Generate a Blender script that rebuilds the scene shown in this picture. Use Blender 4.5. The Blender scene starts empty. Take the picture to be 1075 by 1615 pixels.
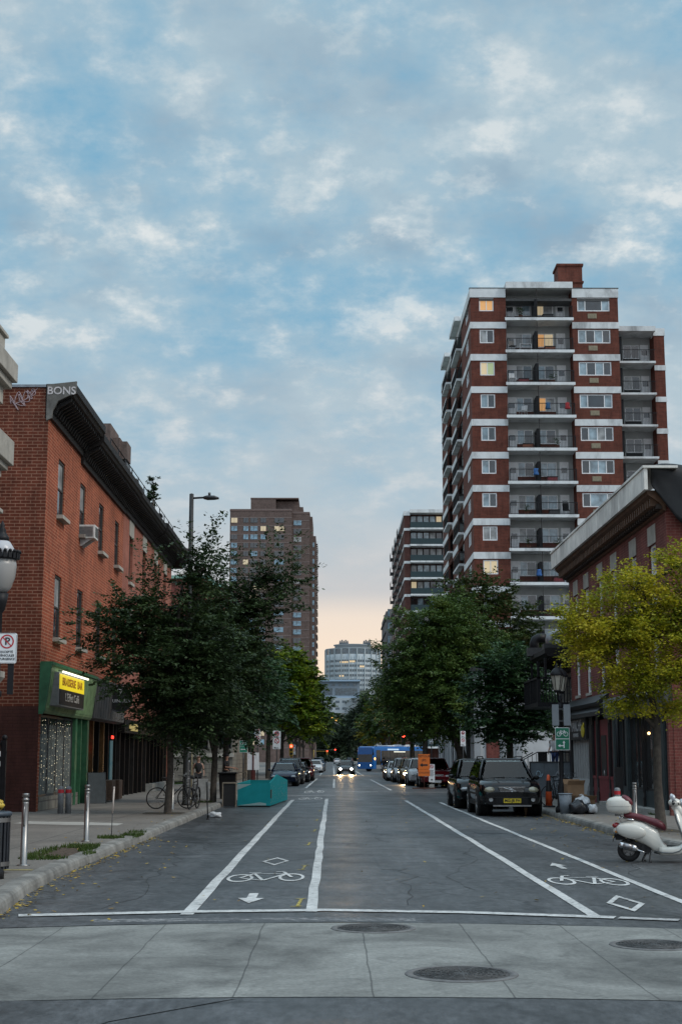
import bpy, bmesh, math, random
import numpy as np
from mathutils import Vector, Matrix

R = math.radians
PI = math.pi
random.seed(7)
S = bpy.context.scene
COL = S.collection

# ------------------------------------------------------------------ camera, sky, sun, exposure
cam = bpy.data.cameras.new("camera")
camo = bpy.data.objects.new("camera", cam)
COL.objects.link(camo)
cam.sensor_fit = 'VERTICAL'
cam.sensor_height = 24.0
cam.lens = 24.0 * 2300.0 / 1615.0
cam.clip_start = 0.1
cam.clip_end = 6000.0
camo.location = (0, 0, 1.75)
camo.rotation_euler = (R(90 + 9.54), 0, -R(0.311))
S.camera = camo

SUN_EL, SUN_AZ = 42.0, 112.0          # degrees; azimuth measured from +Y towards +X
world = bpy.data.worlds.new("World")
S.world = world
world.use_nodes = True
wn, wl = world.node_tree.nodes, world.node_tree.links
wn.clear()


def node(nt, typ, **kw):
    n = nt.nodes.new(typ)
    for k, v in kw.items():
        if k == 'inp':
            for kk, vv in v.items():
                n.inputs[kk].default_value = vv
        else:
            setattr(n, k, v)
    return n


def ramp(nt, stops, interp='LINEAR'):
    n = nt.nodes.new('ShaderNodeValToRGB')
    n.color_ramp.interpolation = interp
    el = n.color_ramp.elements
    while len(el) < len(stops):
        el.new(0.5)
    for e, (p, c) in zip(el, stops):
        e.position = p
        e.color = (c[0], c[1], c[2], 1.0) if not isinstance(c, (int, float)) else (c, c, c, 1.0)
    return n


def build_sky():
    nt = world.node_tree
    L = nt.links.new
    out = node(nt, 'ShaderNodeOutputWorld')
    bg = node(nt, 'ShaderNodeBackground', inp={'Strength': 0.115})
    sky = node(nt, 'ShaderNodeTexSky')
    sky.sky_type = 'NISHITA'
    sky.sun_disc = False
    sky.sun_elevation = R(SUN_EL)
    sky.sun_rotation = R(SUN_AZ)
    sky.air_density = 1.3
    sky.dust_density = 1.2
    sky.ozone_density = 2.2
    tc = node(nt, 'ShaderNodeTexCoord')
    sep = node(nt, 'ShaderNodeSeparateXYZ')
    L(tc.outputs['Generated'], sep.inputs[0])

    def mth(op, a, b=None, clamp=False):
        m = node(nt, 'ShaderNodeMath', operation=op)
        m.use_clamp = clamp
        for i, v in enumerate((a, b)):
            if v is None:
                continue
            if isinstance(v, (int, float)):
                m.inputs[i].default_value = v
            else:
                L(v, m.inputs[i])
        return m.outputs[0]
    z = mth('MAXIMUM', sep.outputs[2], 0.0)
    den = mth('ADD', z, 0.36)
    cx = mth('DIVIDE', sep.outputs[0], den)
    cy = mth('DIVIDE', sep.outputs[1], den)
    com = node(nt, 'ShaderNodeCombineXYZ')
    L(cx, com.inputs[0])
    L(cy, com.inputs[1])

    def noise(scale, det, rough, dist, off):
        mp = node(nt, 'ShaderNodeMapping')
        mp.inputs['Location'].default_value = off
        mp.inputs['Scale'].default_value = (1.0, 1.0, 1.0)
        L(com.outputs[0], mp.inputs[0])
        n = node(nt, 'ShaderNodeTexNoise', inp={'Scale': scale, 'Detail': det, 'Roughness': rough, 'Distortion': dist})
        L(mp.outputs[0], n.inputs['Vector'])
        return n.outputs['Fac']
    n1 = noise(4.2, 7, 0.52, 0.0, (3.1, 0.6, 0))       # broad sheets
    n2 = noise(15.0, 8, 0.62, 0.0, (7.7, 2.3, 0))        # lumps
    n3 = noise(6.5, 5, 0.55, 0.0, (1.2, 5.4, 0))        # where the thin bright gaps are
    cover = mth('ADD', mth('MULTIPLY', n1, 0.6), mth('MULTIPLY', n2, 0.4))
    cov = ramp(nt, [(0.35, 0.0), (0.45, 0.55), (0.54, 1.0)])
    L(cover, cov.inputs[0])
    bright = mth('ADD', mth('MULTIPLY', n2, 0.6), mth('MULTIPLY', n3, 0.4))
    brr = ramp(nt, [(0.5, 0.0), (0.56, 0.35), (0.62, 1.0)])
    L(bright, brr.inputs[0])
    # warm only towards the end of the street, where the sun went down
    west = ramp(nt, [(0.0, 0.0), (0.55, 0.15), (0.95, 1.0)])
    L(mth('MULTIPLY', mth('ADD', sep.outputs[1], 1.0), 0.5), west.inputs[0])
    warm = ramp(nt, [(0.0, (8.6, 6.6, 4.7)), (0.06, (8.2, 6.6, 5.1)), (0.095, (7.2, 6.2, 5.3)), (0.112, (4.9, 4.9, 4.95)), (0.17, (4.05, 4.75, 5.2)), (0.3, (3.55, 4.6, 5.25)), (0.6, (3.45, 4.5, 5.15)), (1.0, (3.6, 4.1, 4.5))])
    L(z, warm.inputs[0])
    cool = ramp(nt, [(0.0, (4.2, 4.4, 4.6)), (0.2, (3.9, 4.2, 4.6)), (0.5, (3.6, 4.1, 4.6)), (1.0, (3.6, 4.1, 4.5))])
    L(z, cool.inputs[0])
    elev = node(nt, 'ShaderNodeMixRGB')
    L(west.outputs[0], elev.inputs[0])
    L(cool.outputs[0], elev.inputs[1])
    L(warm.outputs[0], elev.inputs[2])
    blue = ramp(nt, [(0.0, 0.0), (0.1, 0.0), (0.17, 0.45), (0.3, 1.0)])
    L(z, blue.inputs[0])
    # the clear part: the physical sky's colour mixed with the dusk blue
    mix0 = node(nt, 'ShaderNodeMixRGB', inp={0: 0.9, 2: (1.75, 3.65, 5.05, 1)})
    L(sky.outputs[0], mix0.inputs[1])
    mixb = node(nt, 'ShaderNodeMixRGB')
    L(blue.outputs[0], mixb.inputs[0])
    L(elev.outputs[0], mixb.inputs[1])
    L(mix0.outputs[0], mixb.inputs[2])
    lit = node(nt, 'ShaderNodeMixRGB', blend_type='MULTIPLY', inp={0: 1.0, 2: (1.75, 1.42, 1.25, 1)})
    L(elev.outputs[0], lit.inputs[1])
    up = ramp(nt, [(0.10, 0.0), (0.16, 0.15), (0.24, 0.55), (0.34, 1.0), (0.44, 0.7), (0.6, 0.4)])
    L(z, up.inputs[0])
    bmask = mth('MULTIPLY', brr.outputs[0], up.outputs[0])
    shade = node(nt, 'ShaderNodeMixRGB', blend_type='MULTIPLY', inp={2: (0.7, 0.76, 0.83, 1)})
    dk = ramp(nt, [(0.35, 1.0), (0.52, 0.0)])
    L(n3, dk.inputs[0])
    L(mth('MULTIPLY', dk.outputs[0], up.outputs[0]), shade.inputs[0])
    L(elev.outputs[0], shade.inputs[1])
    cl = node(nt, 'ShaderNodeMixRGB')
    L(bmask, cl.inputs[0])
    L(shade.outputs[0], cl.inputs[1])
    L(lit.outputs[0], cl.inputs[2])
    cvm = ramp(nt, [(0.0, 1.0), (0.15, 0.95), (1.0, 0.95)])
    L(z, cvm.inputs[0])
    fin0 = node(nt, 'ShaderNodeMixRGB')
    L(mth('MULTIPLY', cov.outputs[0], cvm.outputs[0]), fin0.inputs[0])
    L(mixb.outputs[0], fin0.inputs[1])
    L(cl.outputs[0], fin0.inputs[2])
    # an overcast sky is brightest overhead; gain there and behind the camera, unseen, is added to light the street
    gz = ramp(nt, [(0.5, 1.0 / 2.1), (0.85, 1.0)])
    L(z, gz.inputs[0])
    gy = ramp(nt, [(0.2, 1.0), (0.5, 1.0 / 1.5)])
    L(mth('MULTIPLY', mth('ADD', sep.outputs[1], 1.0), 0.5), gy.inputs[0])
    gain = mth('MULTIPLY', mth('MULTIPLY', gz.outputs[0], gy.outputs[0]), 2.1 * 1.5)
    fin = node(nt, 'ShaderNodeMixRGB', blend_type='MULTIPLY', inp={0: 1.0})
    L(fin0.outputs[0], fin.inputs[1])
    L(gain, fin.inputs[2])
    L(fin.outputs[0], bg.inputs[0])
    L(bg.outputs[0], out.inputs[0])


build_sky()
sun = bpy.data.lights.new("sun", 'SUN')
sun.energy = 1.5
sun.angle = R(25)
sun.color = (1.0, 0.91, 0.8)
suno = bpy.data.objects.new("sun", sun)
COL.objects.link(suno)
sd = Vector((math.sin(R(SUN_AZ)) * math.cos(R(SUN_EL)), math.cos(R(SUN_AZ)) * math.cos(R(SUN_EL)), math.sin(R(SUN_EL))))
suno.rotation_euler = sd.to_track_quat('Z', 'Y').to_euler()
S.view_settings.view_transform = 'Standard'
S.view_settings.look = 'None'
S.view_settings.exposure = 0.08
S.view_settings.gamma = 1.0
S.render.engine = 'CYCLES'
S.cycles.max_bounces = 6
S.cycles.diffuse_bounces = 3
S.cycles.glossy_bounces = 3
S.cycles.transmission_bounces = 4
S.cycles.transparent_max_bounces = 8
S.cycles.use_denoising = True
S.cycles.sample_clamp_indirect = 12.0


# ------------------------------------------------------------------ mesh helpers
class MB:
    def __init__(self):
        self.v, self.f, self.s = [], [], []

    def add(self, vs, fs, smooth=False):
        o = len(self.v)
        self.v.extend([tuple(p) for p in vs])
        for f in fs:
            self.f.append(tuple(i + o for i in f))
            self.s.append(smooth)
        return self

    def box(self, x0, x1, y0, y1, z0, z1):
        if x0 > x1: x0, x1 = x1, x0
        if y0 > y1: y0, y1 = y1, y0
        if z0 > z1: z0, z1 = z1, z0
        return self.add([(x0, y0, z0), (x1, y0, z0), (x1, y1, z0), (x0, y1, z0), (x0, y0, z1), (x1, y0, z1), (x1, y1, z1), (x0, y1, z1)],
                        [(3, 2, 1, 0), (4, 5, 6, 7), (0, 1, 5, 4), (1, 2, 6, 5), (2, 3, 7, 6), (3, 0, 4, 7)])

    def cbox(self, c, s, rot=None):
        h = [Vector((sx * s[0] / 2, sy * s[1] / 2, sz * s[2] / 2)) for sz in (-1, 1) for sx, sy in ((-1, -1), (1, -1), (1, 1), (-1, 1))]
        if rot is not None:
            h = [rot @ p for p in h]
        c = Vector(c)
        return self.add([c + p for p in h], [(3, 2, 1, 0), (4, 5, 6, 7), (0, 1, 5, 4), (1, 2, 6, 5), (2, 3, 7, 6), (3, 0, 4, 7)])

    def tube(self, pts, rads, n=8, cap=True, smooth=True):
        pts = [Vector(p) for p in pts]
        if isinstance(rads, (int, float)):
            rads = [rads] * len(pts)
        rings = []
        up = Vector((0, 0, 1))
        prev = None
        for i, p in enumerate(pts):
            d = (pts[min(i + 1, len(pts) - 1)] - pts[max(i - 1, 0)])
            if d.length < 1e-9:
                d = Vector((0, 0, 1))
            d.normalize()
            if prev is None:
                a = d.cross(up)
                if a.length < 0.05:
                    a = d.cross(Vector((0, 1, 0)))
                a.normalize()
            else:
                a = prev - d * prev.dot(d)
                if a.length < 1e-4:
                    a = d.orthogonal()
                a.normalize()
            prev = a
            b = d.cross(a)
            rings.append([p + (a * math.cos(2 * PI * k / n) + b * math.sin(2 * PI * k / n)) * rads[i] for k in range(n)])
        return self.loft(rings, cap=cap, smooth=smooth)

    def cyl(self, p0, p1, r0, r1=None, n=12, cap=True):
        return self.tube([p0, p1], [r0, r0 if r1 is None else r1], n, cap)

    def loft(self, rings, cap=True, smooth=True, close=True):
        n = len(rings[0])
        o = len(self.v)
        for r in rings:
            self.v.extend([tuple(p) for p in r])
        for i in range(len(rings) - 1):
            for k in range(n if close else n - 1):
                k2 = (k + 1) % n
                self.f.append((o + i * n + k, o + i * n + k2, o + (i + 1) * n + k2, o + (i + 1) * n + k))
                self.s.append(smooth)
        if cap:
            self.f.append(tuple(o + k for k in reversed(range(n))))
            self.s.append(False)
            self.f.append(tuple(o + (len(rings) - 1) * n + k for k in range(n)))
            self.s.append(False)
        return self

    def prism(self, poly, axis, a, b, smooth=False):
        def P(u, w, t):
            return (t, u, w) if axis == 'x' else ((u, t, w) if axis == 'y' else (u, w, t))
        n = len(poly)
        vs = [P(u, w, a) for u, w in poly] + [P(u, w, b) for u, w in poly]
        o = len(self.v)
        self.v.extend(vs)
        for k in range(n):
            k2 = (k + 1) % n
            self.f.append((o + k, o + k2, o + n + k2, o + n + k))
            self.s.append(smooth)
        self.f.append(tuple(o + k for k in reversed(range(n))))
        self.f.append(tuple(o + n + k for k in range(n)))
        self.s += [False, False]
        return self

    def lathe(self, prof, c=(0, 0, 0), n=16, smooth=True, cap=True):
        rings = [[(c[0] + r * math.cos(2 * PI * k / n), c[1] + r * math.sin(2 * PI * k / n), c[2] + z) for k in range(n)] for r, z in prof]
        return self.loft(rings, cap=cap, smooth=smooth)

    def ball(self, c, r, n=12, m=8, rot=None):
        if isinstance(r, (int, float)):
            r = (r, r, r)
        rings = []
        for i in range(m + 1):
            t = PI * i / m
            ring = []
            for k in range(n):
                p = Vector((r[0] * max(math.sin(t), 0.01) * math.cos(2 * PI * k / n), r[1] * max(math.sin(t), 0.01) * math.sin(2 * PI * k / n), -r[2] * math.cos(t)))
                if rot is not None:
                    p = rot @ p
                ring.append(Vector(c) + p)
            rings.append(ring)
        return self.loft(rings)

    def torus(self, c, Rr, r, axis='y', n=24, m=6):
        pts = []
        for k in range(n):
            a = 2 * PI * k / n
            for j in range(m):
                b = 2 * PI * j / m
                q = Rr + r * math.cos(b)
                u, w, t = q * math.cos(a), q * math.sin(a), r * math.sin(b)
                d = (u, t, w) if axis == 'y' else ((t, u, w) if axis == 'x' else (u, w, t))
                pts.append((c[0] + d[0], c[1] + d[1], c[2] + d[2]))
        fs = [(k * m + j, k * m + (j + 1) % m, ((k + 1) % n) * m + (j + 1) % m, ((k + 1) % n) * m + j) for k in range(n) for j in range(m)]
        return self.add(pts, fs, True)

    def quad(self, a, b, c, d):
        return self.add([a, b, c, d], [(0, 1, 2, 3)])

    def slabquad(self, a, b, c, d, t):
        """a quad panel a-b-c-d given a thickness t along its normal"""
        a, b, c, d = map(Vector, (a, b, c, d))
        nrm = (b - a).cross(d - a).normalized() * t
        return self.add([a, b, c, d, a + nrm, b + nrm, c + nrm, d + nrm],
                        [(3, 2, 1, 0), (4, 5, 6, 7), (0, 1, 5, 4), (1, 2, 6, 5), (2, 3, 7, 6), (3, 0, 4, 7)])


OFF = {}


def build_each(name, mb, mat, parent):
    """every box of MB becomes a part of its own"""
    for k in range(len(mb.v) // 8):
        m = MB()
        m.v = mb.v[8 * k:8 * k + 8]
        m.f = [(3, 2, 1, 0), (4, 5, 6, 7), (0, 1, 5, 4), (1, 2, 6, 5), (2, 3, 7, 6), (3, 0, 4, 7)]
        m.s = [False] * 6
        build(name, m, mat, parent)


def build(name, mb, mat, parent=None, bevel=0, kind=None, subd=0, norm=True):
    me = bpy.data.meshes.new(name)
    off = OFF.get(parent.name, (0, 0, 0)) if parent is not None else (0, 0, 0)
    if any(off):
        vs = [(x - off[0], y - off[1], z - off[2]) for x, y, z in mb.v]
    else:
        vs = mb.v
    me.from_pydata(vs, [], mb.f)
    me.polygons.foreach_set('use_smooth', mb.s)
    if norm:
        bm = bmesh.new()
        bm.from_mesh(me)
        bmesh.ops.recalc_face_normals(bm, faces=bm.faces)
        bm.to_mesh(me)
        bm.free()
    me.update()
    for m in (mat if isinstance(mat, (list, tuple)) else [mat]):
        me.materials.append(m)
    o = bpy.data.objects.new(name, me)
    COL.objects.link(o)
    if parent is not None:
        o.parent = parent
        if any(off):
            OFF[o.name] = off
    if bevel:
        b = o.modifiers.new('bevel', 'BEVEL')
        b.width = bevel
        b.segments = 2
        b.limit_method = 'ANGLE'
        b.angle_limit = R(35)
    if subd:
        b = o.modifiers.new('sub', 'SUBSURF')
        b.levels = b.render_levels = subd
    if kind:
        o['kind'] = kind
    return o


def tag(o, label=None, cat=None, group=None, kind=None):
    if label: o['label'] = label
    if cat: o['category'] = cat
    if group: o['group'] = group
    if kind: o['kind'] = kind
    return o


def thing(name, label, cat, loc=(0, 0, 0), rz=0, group=None, world_coords=False):
    o = bpy.data.objects.new(name, None)
    o.empty_display_size = 0.2
    COL.objects.link(o)
    o.location = loc
    o.rotation_euler = (0, 0, R(rz))
    if world_coords:
        OFF[o.name] = tuple(loc)
    return tag(o, label, cat, group)


def dup(o, parent=None):
    c = o.copy()
    COL.objects.link(c)
    if parent is not None:
        c.parent = parent
        c.matrix_parent_inverse = o.matrix_parent_inverse.copy()
    for ch in list(o.children):
        dup(ch, c)
    return c


def text_mesh(name, body, size, loc, rot, mat, parent=None, ext=0.003, align='CENTER', bold=0.0, sx=1.0):
    cu = bpy.data.curves.new(name, 'FONT')
    cu.body = body
    cu.size = size
    cu.extrude = ext
    cu.offset = bold
    cu.align_x = align
    cu.align_y = 'CENTER'
    cu.resolution_u = 3
    t = bpy.data.objects.new(name + '_src', cu)
    COL.objects.link(t)
    bpy.context.view_layer.update()
    dg = bpy.context.evaluated_depsgraph_get()
    me = bpy.data.meshes.new_from_object(t.evaluated_get(dg))
    bpy.data.objects.remove(t)
    bpy.data.curves.remove(cu)
    me.name = name
    me.materials.clear()
    me.materials.append(mat)
    o = bpy.data.objects.new(name, me)
    COL.objects.link(o)
    off = OFF.get(parent.name, (0, 0, 0)) if parent is not None else (0, 0, 0)
    o.location = (loc[0] - off[0], loc[1] - off[1], loc[2] - off[2])
    o.rotation_euler = rot
    o.scale = (sx, 1, 1)
    if parent is not None:
        o.parent = parent
    return o


# ------------------------------------------------------------------ materials
MATS = {}


def bsdf(name):
    m = bpy.data.materials.new(name)
    m.use_nodes = True
    nt = m.node_tree
    b = nt.nodes['Principled BSDF']
    return m, nt, b


def M(name, col, rough=0.6, metal=0.0, var=0.15, scale=6.0, bump=0.0, spec=0.5, coat=0.0, stain=0.0):
    """a plain coloured surface with some noise in its colour (and, if asked, stains and bump)"""
    if name in MATS:
        return MATS[name]
    m, nt, b = bsdf(name)
    L = nt.links.new
    b.inputs['Roughness'].default_value = rough
    b.inputs['Metallic'].default_value = metal
    b.inputs['Specular IOR Level'].default_value = spec
    b.inputs['Coat Weight'].default_value = coat
    b.inputs['Coat Roughness'].default_value = 0.05
    b.inputs['Base Color'].default_value = (*col, 1)
    if var or bump or stain:
        tc = node(nt, 'ShaderNodeTexCoord')
        n = node(nt, 'ShaderNodeTexNoise', inp={'Scale': scale, 'Detail': 6, 'Roughness': 0.6})
        L(tc.outputs['Object'], n.inputs['Vector'])
        lo = tuple(c * (1 - var * 1.6) for c in col)
        hi = tuple(min(1, c * (1 + var * 1.6)) for c in col)
        rp = ramp(nt, [(0.28, lo), (0.72, hi)])
        L(n.outputs['Fac'], rp.inputs[0])
        src = rp.outputs[0]
        if stain:
            n2 = node(nt, 'ShaderNodeTexNoise', inp={'Scale': scale * 0.35, 'Detail': 8, 'Roughness': 0.7, 'Distortion': 0.6})
            mp = node(nt, 'ShaderNodeMapping')
            mp.inputs['Scale'].default_value = (1, 1, 0.35)
            L(tc.outputs['Object'], mp.inputs[0])
            L(mp.outputs[0], n2.inputs['Vector'])
            r2 = ramp(nt, [(0.5, 1.0), (0.68, 1.0 - stain)])
            L(n2.outputs['Fac'], r2.inputs[0])
            mx = node(nt, 'ShaderNodeMixRGB', blend_type='MULTIPLY', inp={0: 1.0})
            L(src, mx.inputs[1])
            L(r2.outputs[0], mx.inputs[2])
            src = mx.outputs[0]
        L(src, b.inputs['Base Color'])
        if bump:
            n3 = node(nt, 'ShaderNodeTexNoise', inp={'Scale': scale * 6, 'Detail': 5, 'Roughness': 0.7})
            L(tc.outputs['Object'], n3.inputs['Vector'])
            bp = node(nt, 'ShaderNodeBump', inp={'Strength': bump, 'Distance': 0.02})
            L(n3.outputs['Fac'], bp.inputs['Height'])
            L(bp.outputs[0], b.inputs['Normal'])
    MATS[name] = m
    return m


def emit(name, col, strength):
    if name in MATS:
        return MATS[name]
    m, nt, b = bsdf(name)
    b.inputs['Base Color'].default_value = (*[c * 0.5 for c in col], 1)
    b.inputs['Emission Color'].default_value = (*col, 1)
    b.inputs['Emission Strength'].default_value = strength
    MATS[name] = m
    return m


def wall_vec(nt):
    """a 2-D coordinate that lies in the plane of an upright wall (object space)"""
    L = nt.links.new
    tc = node(nt, 'ShaderNodeTexCoord')
    sp = node(nt, 'ShaderNodeSeparateXYZ')
    L(tc.outputs['Object'], sp.inputs[0])
    sn = node(nt, 'ShaderNodeSeparateXYZ')
    L(tc.outputs['Normal'], sn.inputs[0])
    ab = node(nt, 'ShaderNodeMath', operation='ABSOLUTE')
    L(sn.outputs[0], ab.inputs[0])
    gt = node(nt, 'ShaderNodeMath', operation='GREATER_THAN', inp={1: 0.6})
    L(ab.outputs[0], gt.inputs[0])
    mx = node(nt, 'ShaderNodeMix')
    mx.data_type = 'FLOAT'
    L(gt.outputs[0], mx.inputs[0])
    L(sp.outputs[0], mx.inputs[2])
    L(sp.outputs[1], mx.inputs[3])
    cb = node(nt, 'ShaderNodeCombineXYZ')
    L(mx.outputs[0], cb.inputs[0])
    L(sp.outputs[2], cb.inputs[1])
    return cb.outputs[0], tc


def brick(name, c1, c2, mortar, bw=0.3, rh=0.1, ms=0.012, rough=0.85, dirt=0.35, bump=0.5):
    if name in MATS:
        return MATS[name]
    m, nt, b = bsdf(name)
    L = nt.links.new
    v, tc = wall_vec(nt)
    br = node(nt, 'ShaderNodeTexBrick', inp={'Color1': (*c1, 1), 'Color2': (*c2, 1), 'Mortar': (*mortar, 1), 'Scale': 1.0, 'Mortar Size': ms, 'Mortar Smooth': 0.2, 'Bias': 0.0, 'Brick Width': bw, 'Row Height': rh})
    L(v, br.inputs['Vector'])
    n = node(nt, 'ShaderNodeTexNoise', inp={'Scale': 0.55, 'Detail': 8, 'Roughness': 0.65})
    L(tc.outputs['Object'], n.inputs['Vector'])
    rp = ramp(nt, [(0.3, 1.0 - dirt), (0.7, 1.12)])
    L(n.outputs['Fac'], rp.inputs[0])
    n2 = node(nt, 'ShaderNodeTexNoise', inp={'Scale': 2.2, 'Detail': 8, 'Roughness': 0.75})
    smp = node(nt, 'ShaderNodeMapping')
    smp.inputs['Scale'].default_value = (1.6, 0.35, 1)
    L(v, smp.inputs[0])
    L(smp.outputs[0], n2.inputs['Vector'])
    rp2 = ramp(nt, [(0.3, 0.62), (0.5, 1.0), (0.7, 1.3)])
    L(n2.outputs['Fac'], rp2.inputs[0])
    mx = node(nt, 'ShaderNodeMixRGB', blend_type='MULTIPLY', inp={0: 1.0})
    L(br.outputs['Color'], mx.inputs[1])
    L(rp.outputs[0], mx.inputs[2])
    mx2 = node(nt, 'ShaderNodeMixRGB', blend_type='MULTIPLY', inp={0: 1.0})
    L(mx.outputs[0], mx2.inputs[1])
    L(rp2.outputs[0], mx2.inputs[2])
    L(mx2.outputs[0], b.inputs['Base Color'])
    b.inputs['Roughness'].default_value = rough
    b.inputs['Specular IOR Level'].default_value = 0.25
    if bump:
        inv = node(nt, 'ShaderNodeMath', operation='SUBTRACT', inp={0: 1.0})
        L(br.outputs['Fac'], inv.inputs[1])
        bp = node(nt, 'ShaderNodeBump', inp={'Strength': bump, 'Distance': 0.01})
        L(inv.outputs[0], bp.inputs['Height'])
        L(bp.outputs[0], b.inputs['Normal'])
    MATS[name] = m
    return m


def glass(name, col=(0.02, 0.028, 0.035), rough=0.06, spec=0.9):
    if name in MATS:
        return MATS[name]
    m, nt, b = bsdf(name)
    L = nt.links.new
    tc = node(nt, 'ShaderNodeTexCoord')
    n = node(nt, 'ShaderNodeTexNoise', inp={'Scale': 1.3, 'Detail': 3})
    L(tc.outputs['Object'], n.inputs['Vector'])
    rp = ramp(nt, [(0.35, tuple(c * 0.5 for c in col)), (0.65, tuple(c * 1.4 for c in col))])
    L(n.outputs['Fac'], rp.inputs[0])
    L(rp.outputs[0], b.inputs['Base Color'])
    b.inputs['Roughness'].default_value = rough
    b.inputs['Specular IOR Level'].default_value = spec
    b.inputs['IOR'].default_value = 1.6
    bp = node(nt, 'ShaderNodeBump', inp={'Strength': 0.05, 'Distance': 0.05})
    L(n.outputs['Fac'], bp.inputs['Height'])
    L(bp.outputs[0], b.inputs['Normal'])
    MATS[name] = m
    return m


def leafmat(name, cols, transl=0.35, rough=0.55):
    if name in MATS:
        return MATS[name]
    m, nt, b = bsdf(name)
    L = nt.links.new
    ge = node(nt, 'ShaderNodeNewGeometry')
    tc = node(nt, 'ShaderNodeTexCoord')
    rp = ramp(nt, [(i / max(1, len(cols) - 1), c) for i, c in enumerate(cols)])
    n = node(nt, 'ShaderNodeTexNoise', inp={'Scale': 0.9, 'Detail': 3, 'Roughness': 0.6})
    L(tc.outputs['Object'], n.inputs['Vector'])
    a = node(nt, 'ShaderNodeMath', operation='MULTIPLY', inp={1: 0.4})
    L(ge.outputs['Random Per Island'], a.inputs[0])
    a2 = node(nt, 'ShaderNodeMath', operation='MULTIPLY_ADD', inp={1: 1.8, 2: -0.6})
    L(n.outputs['Fac'], a2.inputs[0])
    a3 = node(nt, 'ShaderNodeMath', operation='ADD')
    a3.use_clamp = True
    L(a.outputs[0], a3.inputs[0])
    L(a2.outputs[0], a3.inputs[1])
    L(a3.outputs[0], rp.inputs[0])
    L(rp.outputs[0], b.inputs['Base Color'])
    b.inputs['Roughness'].default_value = rough
    b.inputs['Specular IOR Level'].default_value = 0.3
    tr = node(nt, 'ShaderNodeBsdfTranslucent')
    L(rp.outputs[0], tr.inputs[0])
    mx = node(nt, 'ShaderNodeMixShader', inp={0: transl})
    L(b.outputs[0], mx.inputs[1])
    L(tr.outputs[0], mx.inputs[2])
    L(mx.outputs[0], nt.nodes['Material Output'].inputs[0])
    MATS[name] = m
    return m


def asphalt(name, base=0.055, tint=(0.95, 1.0, 1.06), cracks=1.0):
    m, nt, b = bsdf(name)
    L = nt.links.new
    tc = node(nt, 'ShaderNodeTexCoord')
    V = tc.outputs['Object']

    def nz(scale, det, ro, sc=(1, 1, 1), dist=0.0):
        mp = node(nt, 'ShaderNodeMapping')
        mp.inputs['Scale'].default_value = sc
        L(V, mp.inputs[0])
        n = node(nt, 'ShaderNodeTexNoise', inp={'Scale': scale, 'Detail': det, 'Roughness': ro, 'Distortion': dist})
        L(mp.outputs[0], n.inputs['Vector'])
        return n.outputs['Fac']

    def mul(a, b_):
        x = node(nt, 'ShaderNodeMixRGB', blend_type='MULTIPLY', inp={0: 1.0})
        L(a, x.inputs[1])
        L(b_, x.inputs[2])
        return x.outputs[0]
    fine = ramp(nt, [(0.3, tuple(base * 0.22 * t for t in tint)), (0.5, tuple(base * t for t in tint)), (0.7, tuple(base * 1.9 * t for t in tint))])
    L(nz(11, 8, 0.85, (1, 0.35, 1)), fine.inputs[0])
    big = ramp(nt, [(0.3, 0.5), (0.46, 0.92), (0.56, 1.05), (0.72, 1.5)])
    L(nz(0.55, 9, 0.66, (1.0, 0.4, 1), 0.8), big.inputs[0])
    wear = ramp(nt, [(0.32, 0.7), (0.68, 1.3)])
    L(nz(1.0, 5, 0.6, (1.3, 0.05, 1)), wear.inputs[0])
    c = mul(mul(fine.outputs[0], big.outputs[0]), wear.outputs[0])
    mid = ramp(nt, [(0.33, 0.66), (0.67, 1.34)])
    L(nz(3.2, 7, 0.72, (1.0, 0.45, 1)), mid.inputs[0])
    c = mul(c, mid.outputs[0])
    # cracks: edges of distorted cells, kept only here and there
    nd = node(nt, 'ShaderNodeTexNoise', inp={'Scale': 1.6, 'Detail': 5})
    L(V, nd.inputs['Vector'])
    ad = node(nt, 'ShaderNodeMixRGB', blend_type='ADD', inp={0: 0.55})
    L(V, ad.inputs[1])
    L(nd.outputs['Color'], ad.inputs[2])
    vo = node(nt, 'ShaderNodeTexVoronoi', feature='DISTANCE_TO_EDGE', inp={'Scale': 0.42})
    L(ad.outputs[0], vo.inputs['Vector'])
    vr = ramp(nt, [(0.0, 0.3), (0.02, 1.0)])
    L(vo.outputs['Distance'], vr.inputs[0])
    km = ramp(nt, [(0.46, 0.0), (0.54, cracks)])
    L(nz(0.3, 4, 0.6), km.inputs[0])
    cr = node(nt, 'ShaderNodeMixRGB', inp={1: (1, 1, 1, 1)})
    L(km.outputs[0], cr.inputs[0])
    L(vr.outputs[0], cr.inputs[2])
    c = mul(c, cr.outputs[0])
    # the odd long seal line across
    sp = node(nt, 'ShaderNodeSeparateXYZ')
    L(V, sp.inputs[0])
    L(c, b.inputs['Base Color'])
    ro = ramp(nt, [(0.3, 0.36), (0.7, 0.56)])
    L(nz(0.8, 4, 0.6), ro.inputs[0])
    L(ro.outputs[0], b.inputs['Roughness'])
    b.inputs['Specular IOR Level'].default_value = 0.45
    bp = node(nt, 'ShaderNodeBump', inp={'Strength': 0.5, 'Distance': 0.008})
    L(nz(60, 4, 0.8), bp.inputs['Height'])
    L(bp.outputs[0], b.inputs['Normal'])
    MATS[name] = m
    return m


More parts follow.
